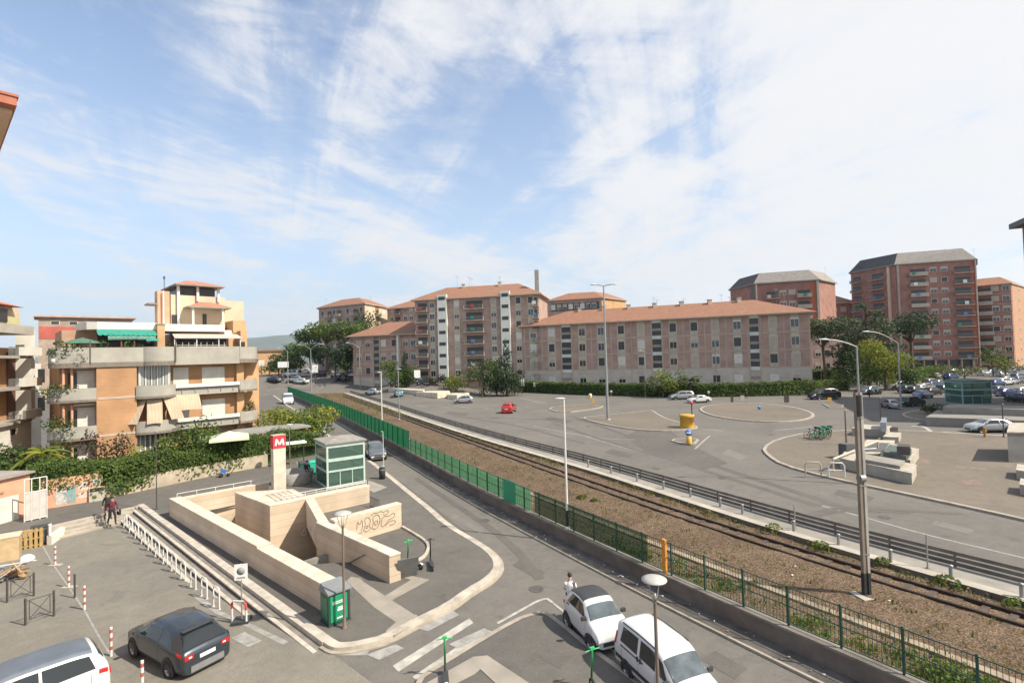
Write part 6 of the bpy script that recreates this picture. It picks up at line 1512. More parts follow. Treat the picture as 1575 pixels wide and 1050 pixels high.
# hedges ------------------------------------------------------------------------------
hl = [P(800,602.5), P(900,607), P(1000,609.5), P(1100,610), P(1200,608), P(1246,605)]
hedge_run('hedge', 'long clipped green hedge in front of the four storey block', hl, 1.8, 2.7, 0, [LEAF_A,LEAF_B,LEAF_C], 130, .42, random.Random(2), .2)
hl = [P(1247,603), P(1275,601), P(1301,600)]
hedge_run('hedge', 'short clipped hedge right of the long block corner', hl, 2.4, 2.3, 0, [LEAF_A,LEAF_B,LEAF_C], 110, .42, random.Random(3), .2)
hl = [P(1250,588), P(1300,588), P(1345,586), P(1376,582)]
hedge_run('hedge', 'dark garden hedge under the umbrella pines', hl, 2.5, 3.6, 0, [LEAF_A,LEAF_C,LEAF_C], 80, .5, random.Random(4), .25)
hl = [P(1384,590), P(1440,579)]
hedge_run('hedge', 'clipped green garden hedge in front of the tall brick tower', hl, 3, 3.2, 0, [LEAF_A,LEAF_B,LEAF_C], 60, .5, random.Random(5), .2)
# ivy hedge over the left boundary wall : wall first
hp = [(60,784),(158,768)]; hq = [(158,768),(230,752),(300,737),(345,728),(412,716)]
wA = [P(a,b,ZP) for a,b in hp]; wB = [P(a,b,ZP) for a,b in hq]
m = MB(); wallstrip(m, wA, -.3, 0, 0, 2.15, 0); tag(m.build('boundary_wall', [STUCP]), 'salmon boundary wall with faded graffiti below the ivy hedge', 'wall')
m = MB(); wallstrip(m, wB, -.3, 0, 0, 1.25, 0); tag(m.build('boundary_wall', [mat('wall_sand',(.42,.35,.26),.9,.25,.7)]), 'low sand coloured boundary wall under the ivy hedge beside the footpath', 'wall')
gw = MB(); RG = random.Random(4); wd = (wA[-1]-wA[0]); wl_ = wd.length; wd.normalize(); wnn = Vector((wd.y,-wd.x))
GRAF = [mat('graffiti_grey',(.50,.47,.44),.8,.2,6), mat('graffiti_teal',(.22,.33,.32),.8,.2,6), mat('graffiti_pale',(.62,.50,.42),.8,.15,5)]
def onA(u, z, o=.014): q = wA[0]+wd*u+wnn*o; return Vector((q.x,q.y,ZP+z))
for u0,u1,z0,z1,mi in ((.25,.42,.15,1.35,0),(.43,.56,.15,1.35,1),(.60,.76,.9,1.5,2),(.60,.76,.35,.75,2),(.82,.97,1.15,1.65,0)):
    gw.add([onA(u0*wl_,z0),onA(u1*wl_,z0),onA(u1*wl_,z1),onA(u0*wl_,z1)], [(0,1,2,3)], mi)
for k in range(7):
    u = RG.uniform(.27,.9)*wl_; zz = RG.uniform(.4,1.0); pts = [(u+RG.uniform(-.3,.3), zz+RG.uniform(-.3,.35)) for _ in range(6)]
    ribbon(gw, pts, .04, lambda a,b: onA(a,b,.02), RG.choice((0,1)))
go_ = gw.build('graffiti', GRAF); tag(go_, 'faded grey and teal graffiti patches on the salmon boundary wall', 'graffiti')
m = MB(); q = onA(.9*wl_,0,.1); m.obox((q.x,q.y,ZP+.5),(.9,.25,1.0),math.atan2(wd.y,wd.x)); m.obox((q.x+wnn.x*.14,q.y+wnn.y*.14,ZP+.85),(.8,.02,.25),math.atan2(wd.y,wd.x),1)
tag(m.build('meter_box', [CONCL, DARKW]), 'pale meter box with dark slot at the end of the salmon wall', 'meter box')
hl = [P(40,787,ZP)+Vector((-.5,.6))] + [w+Vector((-.75,.95)) for w in wA[1:]] + [w+Vector((-.7,.85)) for w in wB[1:]] + [P(440,706,ZP), P(486,698,ZP)]
def hgt(t): return 1.55 + .25*math.sin(t*23) + .2*math.sin(t*9+1) - (.35 if t > .86 else 0)
hv_ = hedge_run('ivy_hedge', 'thick dark green ivy hedge spilling over the boundary wall along the footpath', hl, 2.2, 1.6, ZP+1.15, [LEAF_A,LEAF_C,LEAF_B], 680, .17, random.Random(6), .24, 'hedge', 0, hgt)
# cascades of ivy down the wall
iv = MB(); R = random.Random(12)
for (px,b,w_,n_) in ((185,762,1.6,650),(205,757,1.4,420),(330,730,2.6,500),(365,724,2.0,380)):
    c = P(px,b,ZP)
    for _ in range(n_):
        u = R.gauss(0,.5); z = R.random()**.7*2.4; d = (wB[1]-wB[0]).normalized(); nn_ = Vector((d.y,-d.x)); v = c + d*u*w_ + nn_*R.uniform(.0,.35); iv.leaf((v.x,v.y,ZP+z+.15),(nn_.x,nn_.y,.3),.26,R.choice((0,0,1,2)),R)
io = iv.build('ivy_fringe', [LEAF_A,LEAF_C,LEAF_B], hv_); io.matrix_parent_inverse = Matrix.Translation(-hv_.location)
m = MB(); wallstrip(m, off(hl,-.2), -.5, .5, 0, 1.2, 0); m.build('stems', [LEAF_C], hv_).matrix_parent_inverse = Matrix.Translation(-hv_.location)
# shrubs and trees on the left -----------------------------------------------------------
def at(px, py, z=ZP): q = P(px,py,z); return (q.x,q.y,z)
def beh(px, Y): q = Q(px,545,Y); return (q.x,Y,max(ZP if Y < 70 else 0,TER(q.x,Y)-.1))
tree('shrub', 'big rounded yellow green tree by the street bend behind the hedge', beh(461,60), 5.2, 9.0, 'bush', [LEAF_Y,LEAF_B,LEAF_A], 4200, .34)
tree('shrub', 'tall green shrub in front of the white veranda of the orange house', beh(292,45.5), 5.7, 5.0, 'bush', [LEAF_A,LEAF_C,LEAF_B], 2600, .28)
tree('shrub', 'light green young shrub below the bow window of the orange house', beh(234,43), 4.0, 3.0, 'bush', [LEAF_B,LEAF_Y,LEAF_A], 1100, .26)
tree('shrub', 'purple leaved shrub against the blank orange wall', beh(163,43.5), 5.0, 3.4, 'bush', [LEAF_R,LEAF_R,LEAF_C], 1000, .24)
tree('shrub', 'dark pink flowered shrub at the far left in front of the white house', beh(22,40.5), 4.5, 4.2, 'bush', [LEAF_A,LEAF_C,LEAF_R], 1900, .28)
tree('shrub', 'grey green shrub between the two houses on the left', beh(80,42), 4.2, 4.6, 'bush', [LEAF_O,LEAF_A,LEAF_C], 1900, .28)
tree('shrub', 'broad green shrub behind the small orange building', beh(-12,38), 4.0, 4.5, 'bush', [LEAF_A,LEAF_O,LEAF_C], 1700, .28)
q = beh(64,38.6); palm('yellow green fan palm rising over the boundary wall', q, 3.5, 1.7, 18, [LEAF_Y,LEAF_B])
q = Q(320,640,47.5)
for k,(px,zf,lab) in enumerate(((376,3.9,'dark balcony plant on the middle balcony end of the orange house'),(392,3.9,'tall trellis plant at the right balcony end of the orange house'))):
    q = P(px,650,3.6); 
hp_ = [('shrub',92,'dark potted plants hanging over the upper left curved balcony',ZF[2]+.1,1.6),('shrub',98,'dark bushy plants filling the lower left curved balcony',ZF[1]+.1,2.3),('shrub',115,'green terrace shrubs beside the green parasol',ZF[3]+.1,1.7),('shrub',258,'small terrace shrub beside the orange chimney',ZF[3]+.1,1.5),('shrub',382,'withered creepers on the right end balcony',ZF[1]+.2,2.0)]
for nm,px,lab,z,h in hp_:
    qq = La + dB*U(px,.9) - nF*(.7 if px != 382 else 1.2); tree(nm, lab, (qq.x,qq.y,z), h, 2.6 if px < 120 else 1.6, 'bush', [LEAF_C,LEAF_A,LEAF_O] if px != 382 else [LEAF_O,LEAF_S,LEAF_C], 420, .22)
# small trees middle distance -----------------------------------------------------------
G = 'pines'
for px,Y,h,w,kind,mt,n,s,lab in (
 (462,182,12.5,11,'broad',[LEAF_C,LEAF_A,LEAF_P],1500,1.0,'dark broad tree left of the umbrella pines at the far junction'),
 (477,205,18,13,'pine',[LEAF_A,LEAF_P,LEAF_C],1200,1.0,'leftmost umbrella pine of the far group'),
 (503,172,19,14,'pine',[LEAF_P,LEAF_B,LEAF_A],1500,.9,'umbrella pine with light green top before the far tower'),
 (527,168,19,15,'pine',[LEAF_B,LEAF_P,LEAF_A],1600,.9,'bright topped umbrella pine beside the low block'),
 (490,172,13,9,'broad',[LEAF_P,LEAF_C,LEAF_D],900,.9,'dark tree trunked mass under the far umbrella pines'),
 (515,160,13,12,'broad',[LEAF_D,LEAF_C],900,.9,'shadowy tree filling the gap below the far umbrella pines'),
 (534,160,12,8,'broad',[LEAF_D,LEAF_C],800,.8,'dark tree against the left wall of the low block'),
 (428,180,8.5,7,'broad',[LEAF_A,LEAF_C,LEAF_O],1000,.7,'round olive green tree in front of the small orange building'),
 (450,175,7.5,8,'broad',[LEAF_A,LEAF_P,LEAF_C],900,.8,'green tree right of the small orange building'),
 (414,190,5,8,'bush',[LEAF_A,LEAF_C,LEAF_O],800,.7,'low bushy tree behind the end of the orange house'),
 (440,195,6,9,'bush',[LEAF_O,LEAF_P,LEAF_A],900,.7,'low olive shrub mass by the far left junction'),
 (566,186,24,9,'broad',[LEAF_O,LEAF_P,LEAF_C],800,.9,'grey green tree top above the roof of the low block'),
 (600,141,8.5,6.5,'broad',[LEAF_B,LEAF_A,LEAF_O],700,.6,'light green tree before the low block right half'),
 (607,138,6.5,8,'bush',[LEAF_C,LEAF_A],700,.6,'dark shrub under the light green tree by the low block'),
 (621,138,9.5,3.6,'cone',[LEAF_D,LEAF_C],900,.5,'slim dark cypress before the low block'),
 (632,137,6,4,'bush',[LEAF_C,LEAF_A],500,.5,'small dark bush right of the slim cypress'),
 (700,130,5.2,6.5,'bush',[LEAF_B,LEAF_Y,LEAF_A],900,.5,'bright green rounded bush before the white stair tower'),
 (672,134,3.6,5.5,'bush',[LEAF_R,LEAF_C],500,.5,'brown red bush by the pilotis of the slab block'),
 (742,128,9.5,10,'broad',[LEAF_A,LEAF_O,LEAF_C],1300,.6,'leafy green tree before the slab block balconies'),
 (762,126,7.5,10,'bush',[LEAF_C,LEAF_D],1300,.55,'dark spreading bush at the foot of the tall cypress'),
 (778,126,13.2,7.5,'cone',[LEAF_D,LEAF_D,LEAF_C],2200,.5,'tall dark cypress beside the long block'),
 (790,126,7.5,6,'bush',[LEAF_D,LEAF_C],900,.55,'dark bush between the tall cypress and the long block'),
 (1030,110,6.6,6,'bush',[LEAF_B,LEAF_Y,LEAF_A],900,.5,'bright green bush leaning over the long hedge'),
 (1012,111,5.6,6,'bush',[LEAF_O,LEAF_A],600,.5,'olive bush left of the bright green bush over the hedge')):
    tree('tree' if kind != 'bush' else 'shrub', lab, beh(px,Y), h, w, kind, mt, n, s)
q = beh(1060,108); palm('feathery palm growing out of the long hedge', (q[0],q[1],0), 3.6, 3.4, 18, [LEAF_A,LEAF_C,LEAF_O], 22)
q = beh(740,122); palm('spiky pale palm before the slab block', (q[0],q[1],0), 6.0, 2.6, 14, [LEAF_O,LEAF_A], 18)
for px,Y,h,w,kind,mt,n,s,lab in (
 (1268,125,17.5,12,'pine',[LEAF_D,LEAF_P,LEAF_C],3600,.55,'umbrella pine right beside the long block corner'),
 (1302,124,11.5,9.5,'cone',[LEAF_D,LEAF_C],1900,.6,'dark bushy conifer below the right umbrella pines'),
 (1335,128,20.5,19,'cedar',[LEAF_P,LEAF_D,LEAF_P],5200,.7,'wide grey green cedar in front of the tall brick tower'),
 (1402,135,18.5,13,'pine',[LEAF_D,LEAF_P,LEAF_D],3600,.6,'umbrella pine overlapping the tall brick tower'),
 (1360,112,12.2,9.5,'broad',[LEAF_Y,LEAF_Y,LEAF_B],1900,.5,'yellow green tree before the tall brick tower'),
 (1347,113,8,8,'bush',[LEAF_A,LEAF_Y,LEAF_C],900,.5,'green shrub under the left side of the yellow green tree'),
 (1376,114,8.5,8,'broad',[LEAF_O,LEAF_A,LEAF_Y],900,.5,'olive tree right of the yellow green tree'),
 (1396,112,5.5,4.5,'bush',[LEAF_C,LEAF_D],600,.5,'dark round shrub by the garden gate on the right'),
 (1288,117,4.6,5,'bush',[LEAF_O,LEAF_A],500,.5,'grey green round shrub at the corner of the long block'),
 (1526,150,9,7,'broad',[LEAF_C,LEAF_A],600,.6,'dark tree at the right foot of the tall brick tower'),
 (1455,142,5,5,'bush',[LEAF_O,LEAF_S],400,.5,'pale shrub under the arcade of the tall brick tower'),
 (1482,142,4,8,'bush',[LEAF_O,LEAF_A,LEAF_S],500,.5,'low mixed shrubs under the arcade of the tall brick tower'),
 (1545,145,6,8,'bush',[LEAF_S,LEAF_A,LEAF_O],500,.6,'straw coloured shrub before the far right block'),
 (1245,105,3.6,3.4,'bush',[LEAF_B,LEAF_A,LEAF_O],600,.4,'light leafy bush ending the long hedge')):
    tree('tree' if kind != 'bush' else 'shrub', lab, beh(px,Y), h, w, kind, mt, n, s)
# weeds along the railway -------------------------------------------------------------
wd_ = MB(); R = random.Random(21)
def tuft(mb, x, y, z, h, r, n, mis):
    for _ in range(n):
        a = R.uniform(0,2*PI); rr = r*R.random()**.5; bx_, by_ = x+rr*math.cos(a), y+rr*math.sin(a); hh = h*R.uniform(.4,1.1); lx, ly = R.uniform(-.5,.5)*hh, R.uniform(-.5,.5)*hh; w = R.uniform(.012,.03)+h*.02
        ca, sa = math.cos(a)*w, math.sin(a)*w
        mb.add([(bx_-ca,by_-sa,z),(bx_+ca,by_+sa,z),(bx_+lx*.5+ca*.7,by_+ly*.5+sa*.7,z+hh*.65),(bx_+lx*.5-ca*.7,by_+ly*.5-sa*.7,z+hh*.65),(bx_+lx,by_+ly,z+hh)], [(0,1,2,3),(3,2,4)], R.choice(mis))
l1 = cut(WALL_LINE,8.5,55); 
for q,a in along(l1, .22):
    d = Vector((math.cos(a),math.sin(a))); nn_ = Vector((d.y,-d.x)); dens = 1 if q.y < 30 else .5
    for k in range(2):
        if R.random() < .62*dens: o = R.random()**1.7*2.3+.15; v = q+nn_*o; tuft(wd_, v.x, v.y, .42, R.uniform(.08,.24)*(1-.15*o), .25, 9, [0,3,1,2,3])
for (y0,y1,n_,hh) in ((11.5,14.6,60,.45),(14.6,17.6,20,.3),(19.5,26,34,.28)):
    for k in range(n_):
        y = R.uniform(y0,y1); l_ = cut(WALL_LINE,y,y+1.2)
        if not l_: continue
        q = l_[0]; v = q+Vector((.87,.5))*R.uniform(.25,1.7); tuft(wd_, v.x, v.y, .42, R.uniform(.5,1.0)*hh, .25, 14, [0,1,1,3,1])
        for kk in range(26 if y0 < 12 else 12): d3 = Vector((R.gauss(0,1),R.gauss(0,1),abs(R.gauss(0,1)))).normalized(); wd_.leaf((v.x+d3.x*.45, v.y+d3.y*.45, .42+d3.z*hh*.8), d3, .15, R.choice((0,1,1,2)), R)
l2 = cut(STRIP_LINE,13,110)
for q,a in along(l2, .3):
    d = Vector((math.cos(a),math.sin(a))); nn_ = Vector((d.y,-d.x))
    if R.random() < .75:
        v = q-nn_*R.uniform(.35,.85); tuft(wd_, v.x, v.y, .33, R.uniform(.08,.22)*(1+q.y/70), .25+q.y/120, 9 if q.y < 60 else 7, [0,1,2,3,3,3,3])
        if R.random() < .3:
            for kk in range(16): d3 = Vector((R.gauss(0,1),R.gauss(0,1),abs(R.gauss(0,1)))).normalized(); wd_.leaf((v.x+d3.x*.3, v.y+d3.y*.3, .36+d3.z*.25), d3, .13, R.choice((0,1,3,3)), R)
for (px,py_,s_) in ((1190,815,.5),(1262,841,.45),(1457,898,.5),(1568,935,.5),(895,765,.35),(915,770,.3),(1358,866,.4)):
    v = P(px,py_,.45)
    for k in range(110): d3 = Vector((R.gauss(0,1),R.gauss(0,1),abs(R.gauss(0,1)))).normalized(); wd_.leaf((v.x+d3.x*s_*.9, v.y+d3.y*s_*.9, .42+d3.z*s_*.7), d3, .16, R.choice((1,1,0,3)), R)
l3 = cut(RAIL_LINE,12,60)
for q,a in along(l3, .5):
    for kk in range(4):
        nn_ = Vector((math.sin(a),-math.cos(a))); v = q-nn_*R.uniform(.3,4.2); tuft(wd_, v.x, v.y, .47, R.uniform(.08,.2), .22, 6, [3,3,3,0,2])
for k in range(420):
    y = R.uniform(86,150); l_ = P(560,612,.4); i_ = int(R.random()*(len(l2)-1)); q = [w_ for w_ in cut(STRIP_LINE,84,146)]; q = q[int(R.random()*len(q))]; v = q-Vector((.87,.5))*R.uniform(.4,7); tuft(wd_, v.x, v.y, .40, R.uniform(.3,.7), .5, 6, [3,3,3,0])
wo = wd_.build('weeds', [LEAF_A, LEAF_B, LEAF_C, LEAF_S]); wo['kind'] = 'stuff'
# verge at the far left
vg = MB()
for k in range(900):
    v = P(R.uniform(395,445), R.uniform(580,602)); tuft(vg, v.x, v.y, ZP, R.uniform(.3,.8), .6, 4, [0,3,3,1])
vo = vg.build('verge_grass', [LEAF_A, LEAF_B, LEAF_C, LEAF_S]); vo['kind'] = 'stuff'
# litter along the gutter
lt = MB()
for q,a in along(cut(off(WALL_LINE,-.8),10,45), .16):
    if R.random() < .5: s_ = R.uniform(.015,.05); lt.obox((q.x+R.uniform(-.35,.35),q.y+R.uniform(-.3,.3),.085), (s_*2,s_*1.4,.015), R.uniform(0,6), R.choice((0,1,1,2)), R.uniform(-.2,.2), R.uniform(-.2,.2))
for k in range(26):
    q = P(R.uniform(940,1560), R.uniform(845,960), .47); 
    if R.random() < .5: lt.obox((q.x,q.y,.48),(.09,.06,.02),R.uniform(0,6),0,.2,.1)
lo_ = lt.build('litter', [WHITEP, mat('leaf_litter',(.22,.15,.09),.9,.3,5), CONC]); lo_['kind'] = 'stuff'
# hills
hz = MB(); R = random.Random(8)
for Yh,hm,x0,x1,sd_ in ((5600,270,-9000,600,1.0),(7600,560,-9500,2500,2.2)):
    n_ = 60; vs = []
    for i in range(n_+1):
        t = i/n_; x = x0+(x1-x0)*t; env = math.sin(PI*t)**.7; h = hm*env*(.62+.22*math.sin(t*9+sd_)+.14*math.sin(t*23+sd_*2)+.06*math.sin(t*51))
        vs += [(x, Yh-700, -5), (x+40, Yh-260, h*.55+20*math.sin(t*31)), (x, Yh, h), (x, Yh+900, -5)]
    hz.add(vs, [(4*i+k,4*i+4+k,4*i+5+k,4*i+1+k) for i in range(n_) for k in range(3)], 0, True)
ho = struct('hills', hz, mat('hill_woods', (.075,.10,.07), .95, .25, .004))
# ================================================================ street objects
# bicycle hoops in the parking lot ------------------------------------------------------
HP = MB(); pts = [(-.26,0,0),(-.26,0,.72),(-.22,0,.82),(-.14,0,.86),(.14,0,.86),(.22,0,.82),(.26,0,.72),(.26,0,0)]; HP.tube(pts, .032, 8); HP.tube([(-.26,0,.42),(.26,0,.42)], .022, 6); HP.box(-.31,-.21,-.05,.05,0,.012); HP.box(.21,.31,-.05,.05,0,.012)
hoop_me = HP.mesh('cycle_hoop', [STEELW])
h0, h1 = PL(333,934), PL(193,812)
for k in range(12):
    t = k/11; q = V2(h0.x,h0.y).lerp(V2(h1.x,h1.y), t); o = inst('cycle_hoop', hoop_me, None, (q.x,q.y,lotz(q)), math.atan2(ADIR.y,ADIR.x)+.12)
    tag(o, 'white metal cycle hoop in the row along the foot of the long steps', 'bicycle rack', 'cycle hoops along the steps')
q = PL(368,958); t = thing('barrier_hoop', 'red and white barrier hoop around the parking sign base', 'barrier', q, math.atan2(ADIR.y,ADIR.x)+.5)
m = MB(); m.tube([(-.33,0,0),(-.33,0,.55)], .04, 8); m.tube([(.33,0,.0),(.33,0,.55)], .04, 8); m.tube([(-.28,0,.83),(.2,0,.86)], .04, 8); m.build('frame', [STEELW], t)
m = MB(); m.tube([(-.33,0,.55),(-.33,0,.75),(-.28,0,.83)], .042, 8); m.tube([(.2,0,.86),(.31,0,.76),(.33,0,.55)], .042, 8); m.build('red_band', [RED], t)
t = thing('parking_sign', 'white square sign with a dark round emblem on a thin post by the steps', 'sign', (q.x+.05,q.y+.1,q.z), math.radians(12))
hs2 = ZAT(372,867,(q.x,q.y))-q.z
m = MB(); m.tube([(0,0,0),(0,0,hs2)], .025, 8); m.build('post', [STEEL], t); m = MB(); m.box(-.24,.24,-.04,-.025,hs2-.62,hs2); m.build('sign_plate', [WHITEP], t)
m = MB(); m.lathe([(0,-.046),(.15,-.046),(.15,-.041)], 20, 0, (0,0,hs2-.27), 'y'); m.box(-.15,.15,-.046,-.041,hs2-.56,hs2-.5); m.build('emblem', [mat('emblem_grey',(.30,.30,.30),.6,.1,3)], t)
m = MB(); m.box(-.3,.3,-.28,.28,0,.12); m.build('base', [DARKP], t)
# delineator posts
def delineator(px, py_, label, base):
    q = PL(px,py_); t = thing('delineator', label, 'bollard', q, 0, 'red and white delineators in the parking lot')
    m = MB(); zz = [0,.22,.34,.52,.64,.80,.92,1.0]
    for k in range(7): m.lathe([(.045,zz[k]),(.045,zz[k+1])], 10, k%2)
    m.lathe([(.045,1.0),(0,1.01)], 10, 0)
    m.build('post', [STEELW, mat('faded_red',(.42,.10,.07),.7,.2,6) if 'faded_red' not in MATS else MATS['faded_red']], t)
    if base: m = MB(); m.box(-.3,.3,-.14,.14,0,.05); m.build('base', [CONCL], t)
delineator(85,869,'red and white delineator post furthest back near the grey bin',True); delineator(106,903,'red and white delineator post beside the single dark post',True)
delineator(130,937,'red and white delineator post right of the near crossed barrier',False); delineator(171,1008,'red and white delineator post between the estate car and the dark hatchback',False)
q = PL(219,1068); delineator(219,1066,'red and white delineator post cut off by the lower picture edge',False)
# dark hoop barriers with crossed braces
def xbarrier(a, b, label):
    p, q = PL(*a), PL(*b); d = V2(q.x-p.x,q.y-p.y); L_ = d.length; t = thing('cross_barrier', label, 'barrier', p, math.atan2(d.y,d.x), 'dark barriers with crossed braces')
    for x in (0,L_): m = MB(); m.tube([(x,0,0),(x,0,1.05)], .04, 8); m.lathe([(.045,1.05),(0,1.09)], 8, 0, (x,0,0)); m.build('post', [STEELD], t)
    m = MB(); m.tube([(.12,0,.2),(.12,0,.92)], .015, 5); m.tube([(L_-.12,0,.2),(L_-.12,0,.92)], .015, 5); m.tube([(.0,0,.95),(L_,0,.95)], .02, 6); m.tube([(.12,0,.2),(L_-.12,0,.92)], .014, 5); m.tube([(.12,0,.92),(L_-.12,0,.2)], .014, 5); m.tube([(.0,0,.2),(L_,0,.2)], .016, 5); m.build('brace', [STEELD], t)
xbarrier((11,926),(52,916),'dark crossed barrier at the far left beside the scrap pile'); xbarrier((39,961),(83,947),'dark crossed barrier nearest the estate car')
q = PL(115,919); m = MB(); m.tube([(0,0,0),(0,0,1.05)], .04, 8); m.lathe([(.045,1.05),(0,1.09)], 8); tag(m.build('post', [STEELD], None, q), 'single dark metal post behind the delineator', 'post')
# left corner clutter -----------------------------------------------------------------
sh0, sh1 = P(-70,828,.1), P(46,793,.1)
d = (sh1-sh0).normalized(); t = thing('garage', 'small salmon garage with white roller door at the far left', 'garage', (sh0.x,sh0.y,0), math.atan2(d.y,d.x)); Lg = (sh1-sh0).length; hg = ZAT(46,727,sh1)
m = MB(); m.box(0,Lg,0,5,0,hg); m.build('wall', [STUCP], t); m = MB(); m.box(-.2,Lg+.15,-.25,5.2,hg+.002,hg+.14); m.build('roof', [mat('roof_felt',(.30,.26,.23),.9,.2,1)], t)
ud = PLN(28, sh0, sh1, 770)*Lg; m = MB(); m.box(ud-3.2,ud,-.04,-.002,.1,1.75); m.build('door', [SHUTW], t); m = MB(); m.box(ud-3.4,ud-.9,-.06,-.002,2.05,2.18); m.build('ledge', [BRKO], t)
q = P(55,800,.12); t = thing('gate_frame', 'white metal gate frame standing in front of the salmon wall', 'gate', (q.x,q.y,.1), math.radians(55))
m = MB(); 
for x in (-.55,-.2,.2,.55): m.tube([(x,0,0),(x,0,2.75)], .035, 6)
for z in (1.9,2.75,.15): m.tube([(-.55,0,z),(.55,0,z)], .035, 6)
m.build('frame', [STEELW], t); m = MB(); m.box(-.5,-.24,-.01,.01,.2,1.88); m.box(-.16,.16,-.01,.01,.2,1.88); m.box(.24,.5,-.01,.01,.2,1.88); m.build('panel', [mat('gate_grey',(.52,.47,.42),.7,.15,2)], t)
q = PL(72,838); q2 = PL(66,800); m = MB(); m.prism([V2(0,0),V2(.28,.0),V2(.28-.6,1.6),V2(-.6,1.6)], 0, .55); m.tube([(.14,.05,.55),(.14,.05,1.15)], .07, 8); m.tube([(.14,.05,1.15),(.14,.05,1.22)], .09, 8); tag(m.build('end_pier', [STUCW], None, q), 'white end pier at the left side of the small steps', 'pier')
q = PL(18,858); t = thing('wooden_box', 'large plywood box standing on the lot at the far left', 'box', q, math.radians(38)); m = MB(); m.box(-1.25,.35,-.5,.55,0,1.25); m.build('side', [WOODT], t); m = MB(); m.box(-1.28,.38,-.53,.58,1.252,1.30); m.build('lid', [mat('box_lid',(.60,.49,.36),.8,.12,2)], t)
q = PL(47,843); t = thing('pallet_stack', 'upright yellowish wooden pallets leaning between the box and the grey bin', 'pallets', q, math.radians(38))
for k in range(3):
    m = MB()
    for j in range(5): m.box(-.5+.22*j,-.36+.22*j,.12*k,.12*k+.03,0,1.05)
    for z in (.1,.5,.9): m.box(-.5,.52,.12*k+.032,.12*k+.09,z,z+.08)
    m.build('pallet', [mat('pallet_wood',(.42,.28,.11),.85,.2,4) if 'pallet_wood' not in MATS else MATS['pallet_wood']], t)
q = PL(61,836); t = thing('waste_bin', 'dark grey waste container beside the small steps', 'bin', q, math.radians(38)); m = MB(); m.box(-.38,.38,-.35,.35,.08,1.0); m.build('body', [mat('bin_grey',(.13,.13,.135),.6,.15,3)], t); m = MB(); m.box(-.4,.4,-.38,.36,1.002,1.07); m.build('lid', [DARKP], t)
for x in (-.3,.3): m = MB(); m.lathe([(.0,-.03),(.08,-.03),(.08,.03),(0,.03)], 12, 0, (x,-.25,.08), 'x' if False else 'y'); m.build('wheel', [BLACK], t)
q = PL(24,890); t = thing('scrap_heap', 'heap of discarded boards boxes and a white bag at the far left', 'rubbish', q, .4); Rr = random.Random(5)
m = MB()
for k in range(9): m.obox((Rr.uniform(-.7,.6),Rr.uniform(-.5,.5),.12+.07*k),(Rr.uniform(.5,1.1),Rr.uniform(.08,.3),.05),Rr.uniform(0,3),0,Rr.uniform(-.3,.3),Rr.uniform(-.3,.3))
m.build('board', [mat('scrap_wood',(.36,.22,.11),.9,.3,4)], t)
m = MB(); m.surf(lambda u,v: (.35+.30*math.cos(u*2*PI)*math.sin(v*PI)*(1+.15*math.sin(u*19)), .2+.25*math.sin(u*2*PI)*math.sin(v*PI)*(1+.15*math.sin(v*13)), .85+.22*math.cos(v*PI)), 16, 10); m.build('bag', [WHITEP], t)
m = MB(); m.box(-1.0,-.35,-.35,.3,.1,.75); m.build('crate', [mat('crate_grey',(.25,.24,.24),.7,.2,4)], t)
m = MB(); m.tube([(-.6,-.5,.2),(.5,-.4,.9)], .025, 6); m.tube([(-.4,-.55,.9),(.7,.3,.7)], .025, 6); m.build('pipe', [STEELW], t)
m = MB()
q = PL(20,800); t = thing('railing', 'rusty low garden railing in front of the garage', 'railing', (q.x,q.y,.1), math.atan2(d.y,d.x)); m.tube([(-1.5,-.4,.9),(1.4,-.4,.9)], .03, 6)
for k in range(12): m.tube([(-1.5+.26*k,-.4,0),(-1.5+.26*k,-.4,.9)], .018, 5)
m.build('bars', [mat('rust_pale',(.40,.27,.18),.8,.2,4)], t)
# kiosk ------------------------------------------------------------------------------
kq = P(517,955,ZP); t = thing('green_kiosk', 'green parcel kiosk with sloping grey lid at the corner of the steps', 'kiosk', (kq.x-.05,kq.y+.1,ZP), math.radians(44))
KG = mat('kiosk_green',(.02,.25,.12),.4,.12,2); KD = mat('kiosk_dark_green',(.015,.075,.045),.4,.15,2)
m = MB(); m.box(-.42,.42,-.36,.36,.06,1.16); m.build('body', [KD], t); m = MB(); m.box(-.44,.44,-.38,.38,0,.058); m.build('plinth', [DARKP], t)
m = MB(); m.add([(-.47,-.42,1.165),(.47,-.42,1.165),(.47,.42,1.165),(-.47,.42,1.165),(-.47,-.42,1.22),(.47,-.42,1.22),(.40,.36,1.42),(-.40,.36,1.42)], [(0,3,2,1),(4,5,6,7),(0,1,5,4),(1,2,6,5),(2,3,7,6),(3,0,4,7)]); m.build('lid', [mat('kiosk_lid',(.20,.21,.215),.5,.12,2)], t)
m = MB(); m.box(-.36,.30,-.378,-.362,.14,1.08); m.build('front_panel', [KG], t); m = MB(); m.box(.33,.40,-.382,-.362,.10,1.12); m.build('side_trim', [DARKP], t)
m = MB()
for (x0,x1,z0,z1) in ((-.28,.22,.84,.87),(-.28,.14,.78,.805),(-.10,.12,.50,.58),(-.08,.16,.60,.64),(-.12,.10,.22,.27)): m.box(x0,x1,-.388,-.379,z0,z1)
m.build('lettering', [WHITEP], t); m = MB(); m.box(-.432,-.421,-.26,.26,.2,1.0); m.build('side_panel', [mat('kiosk_mid_green',(.02,.15,.085),.4,.15,2)], t)
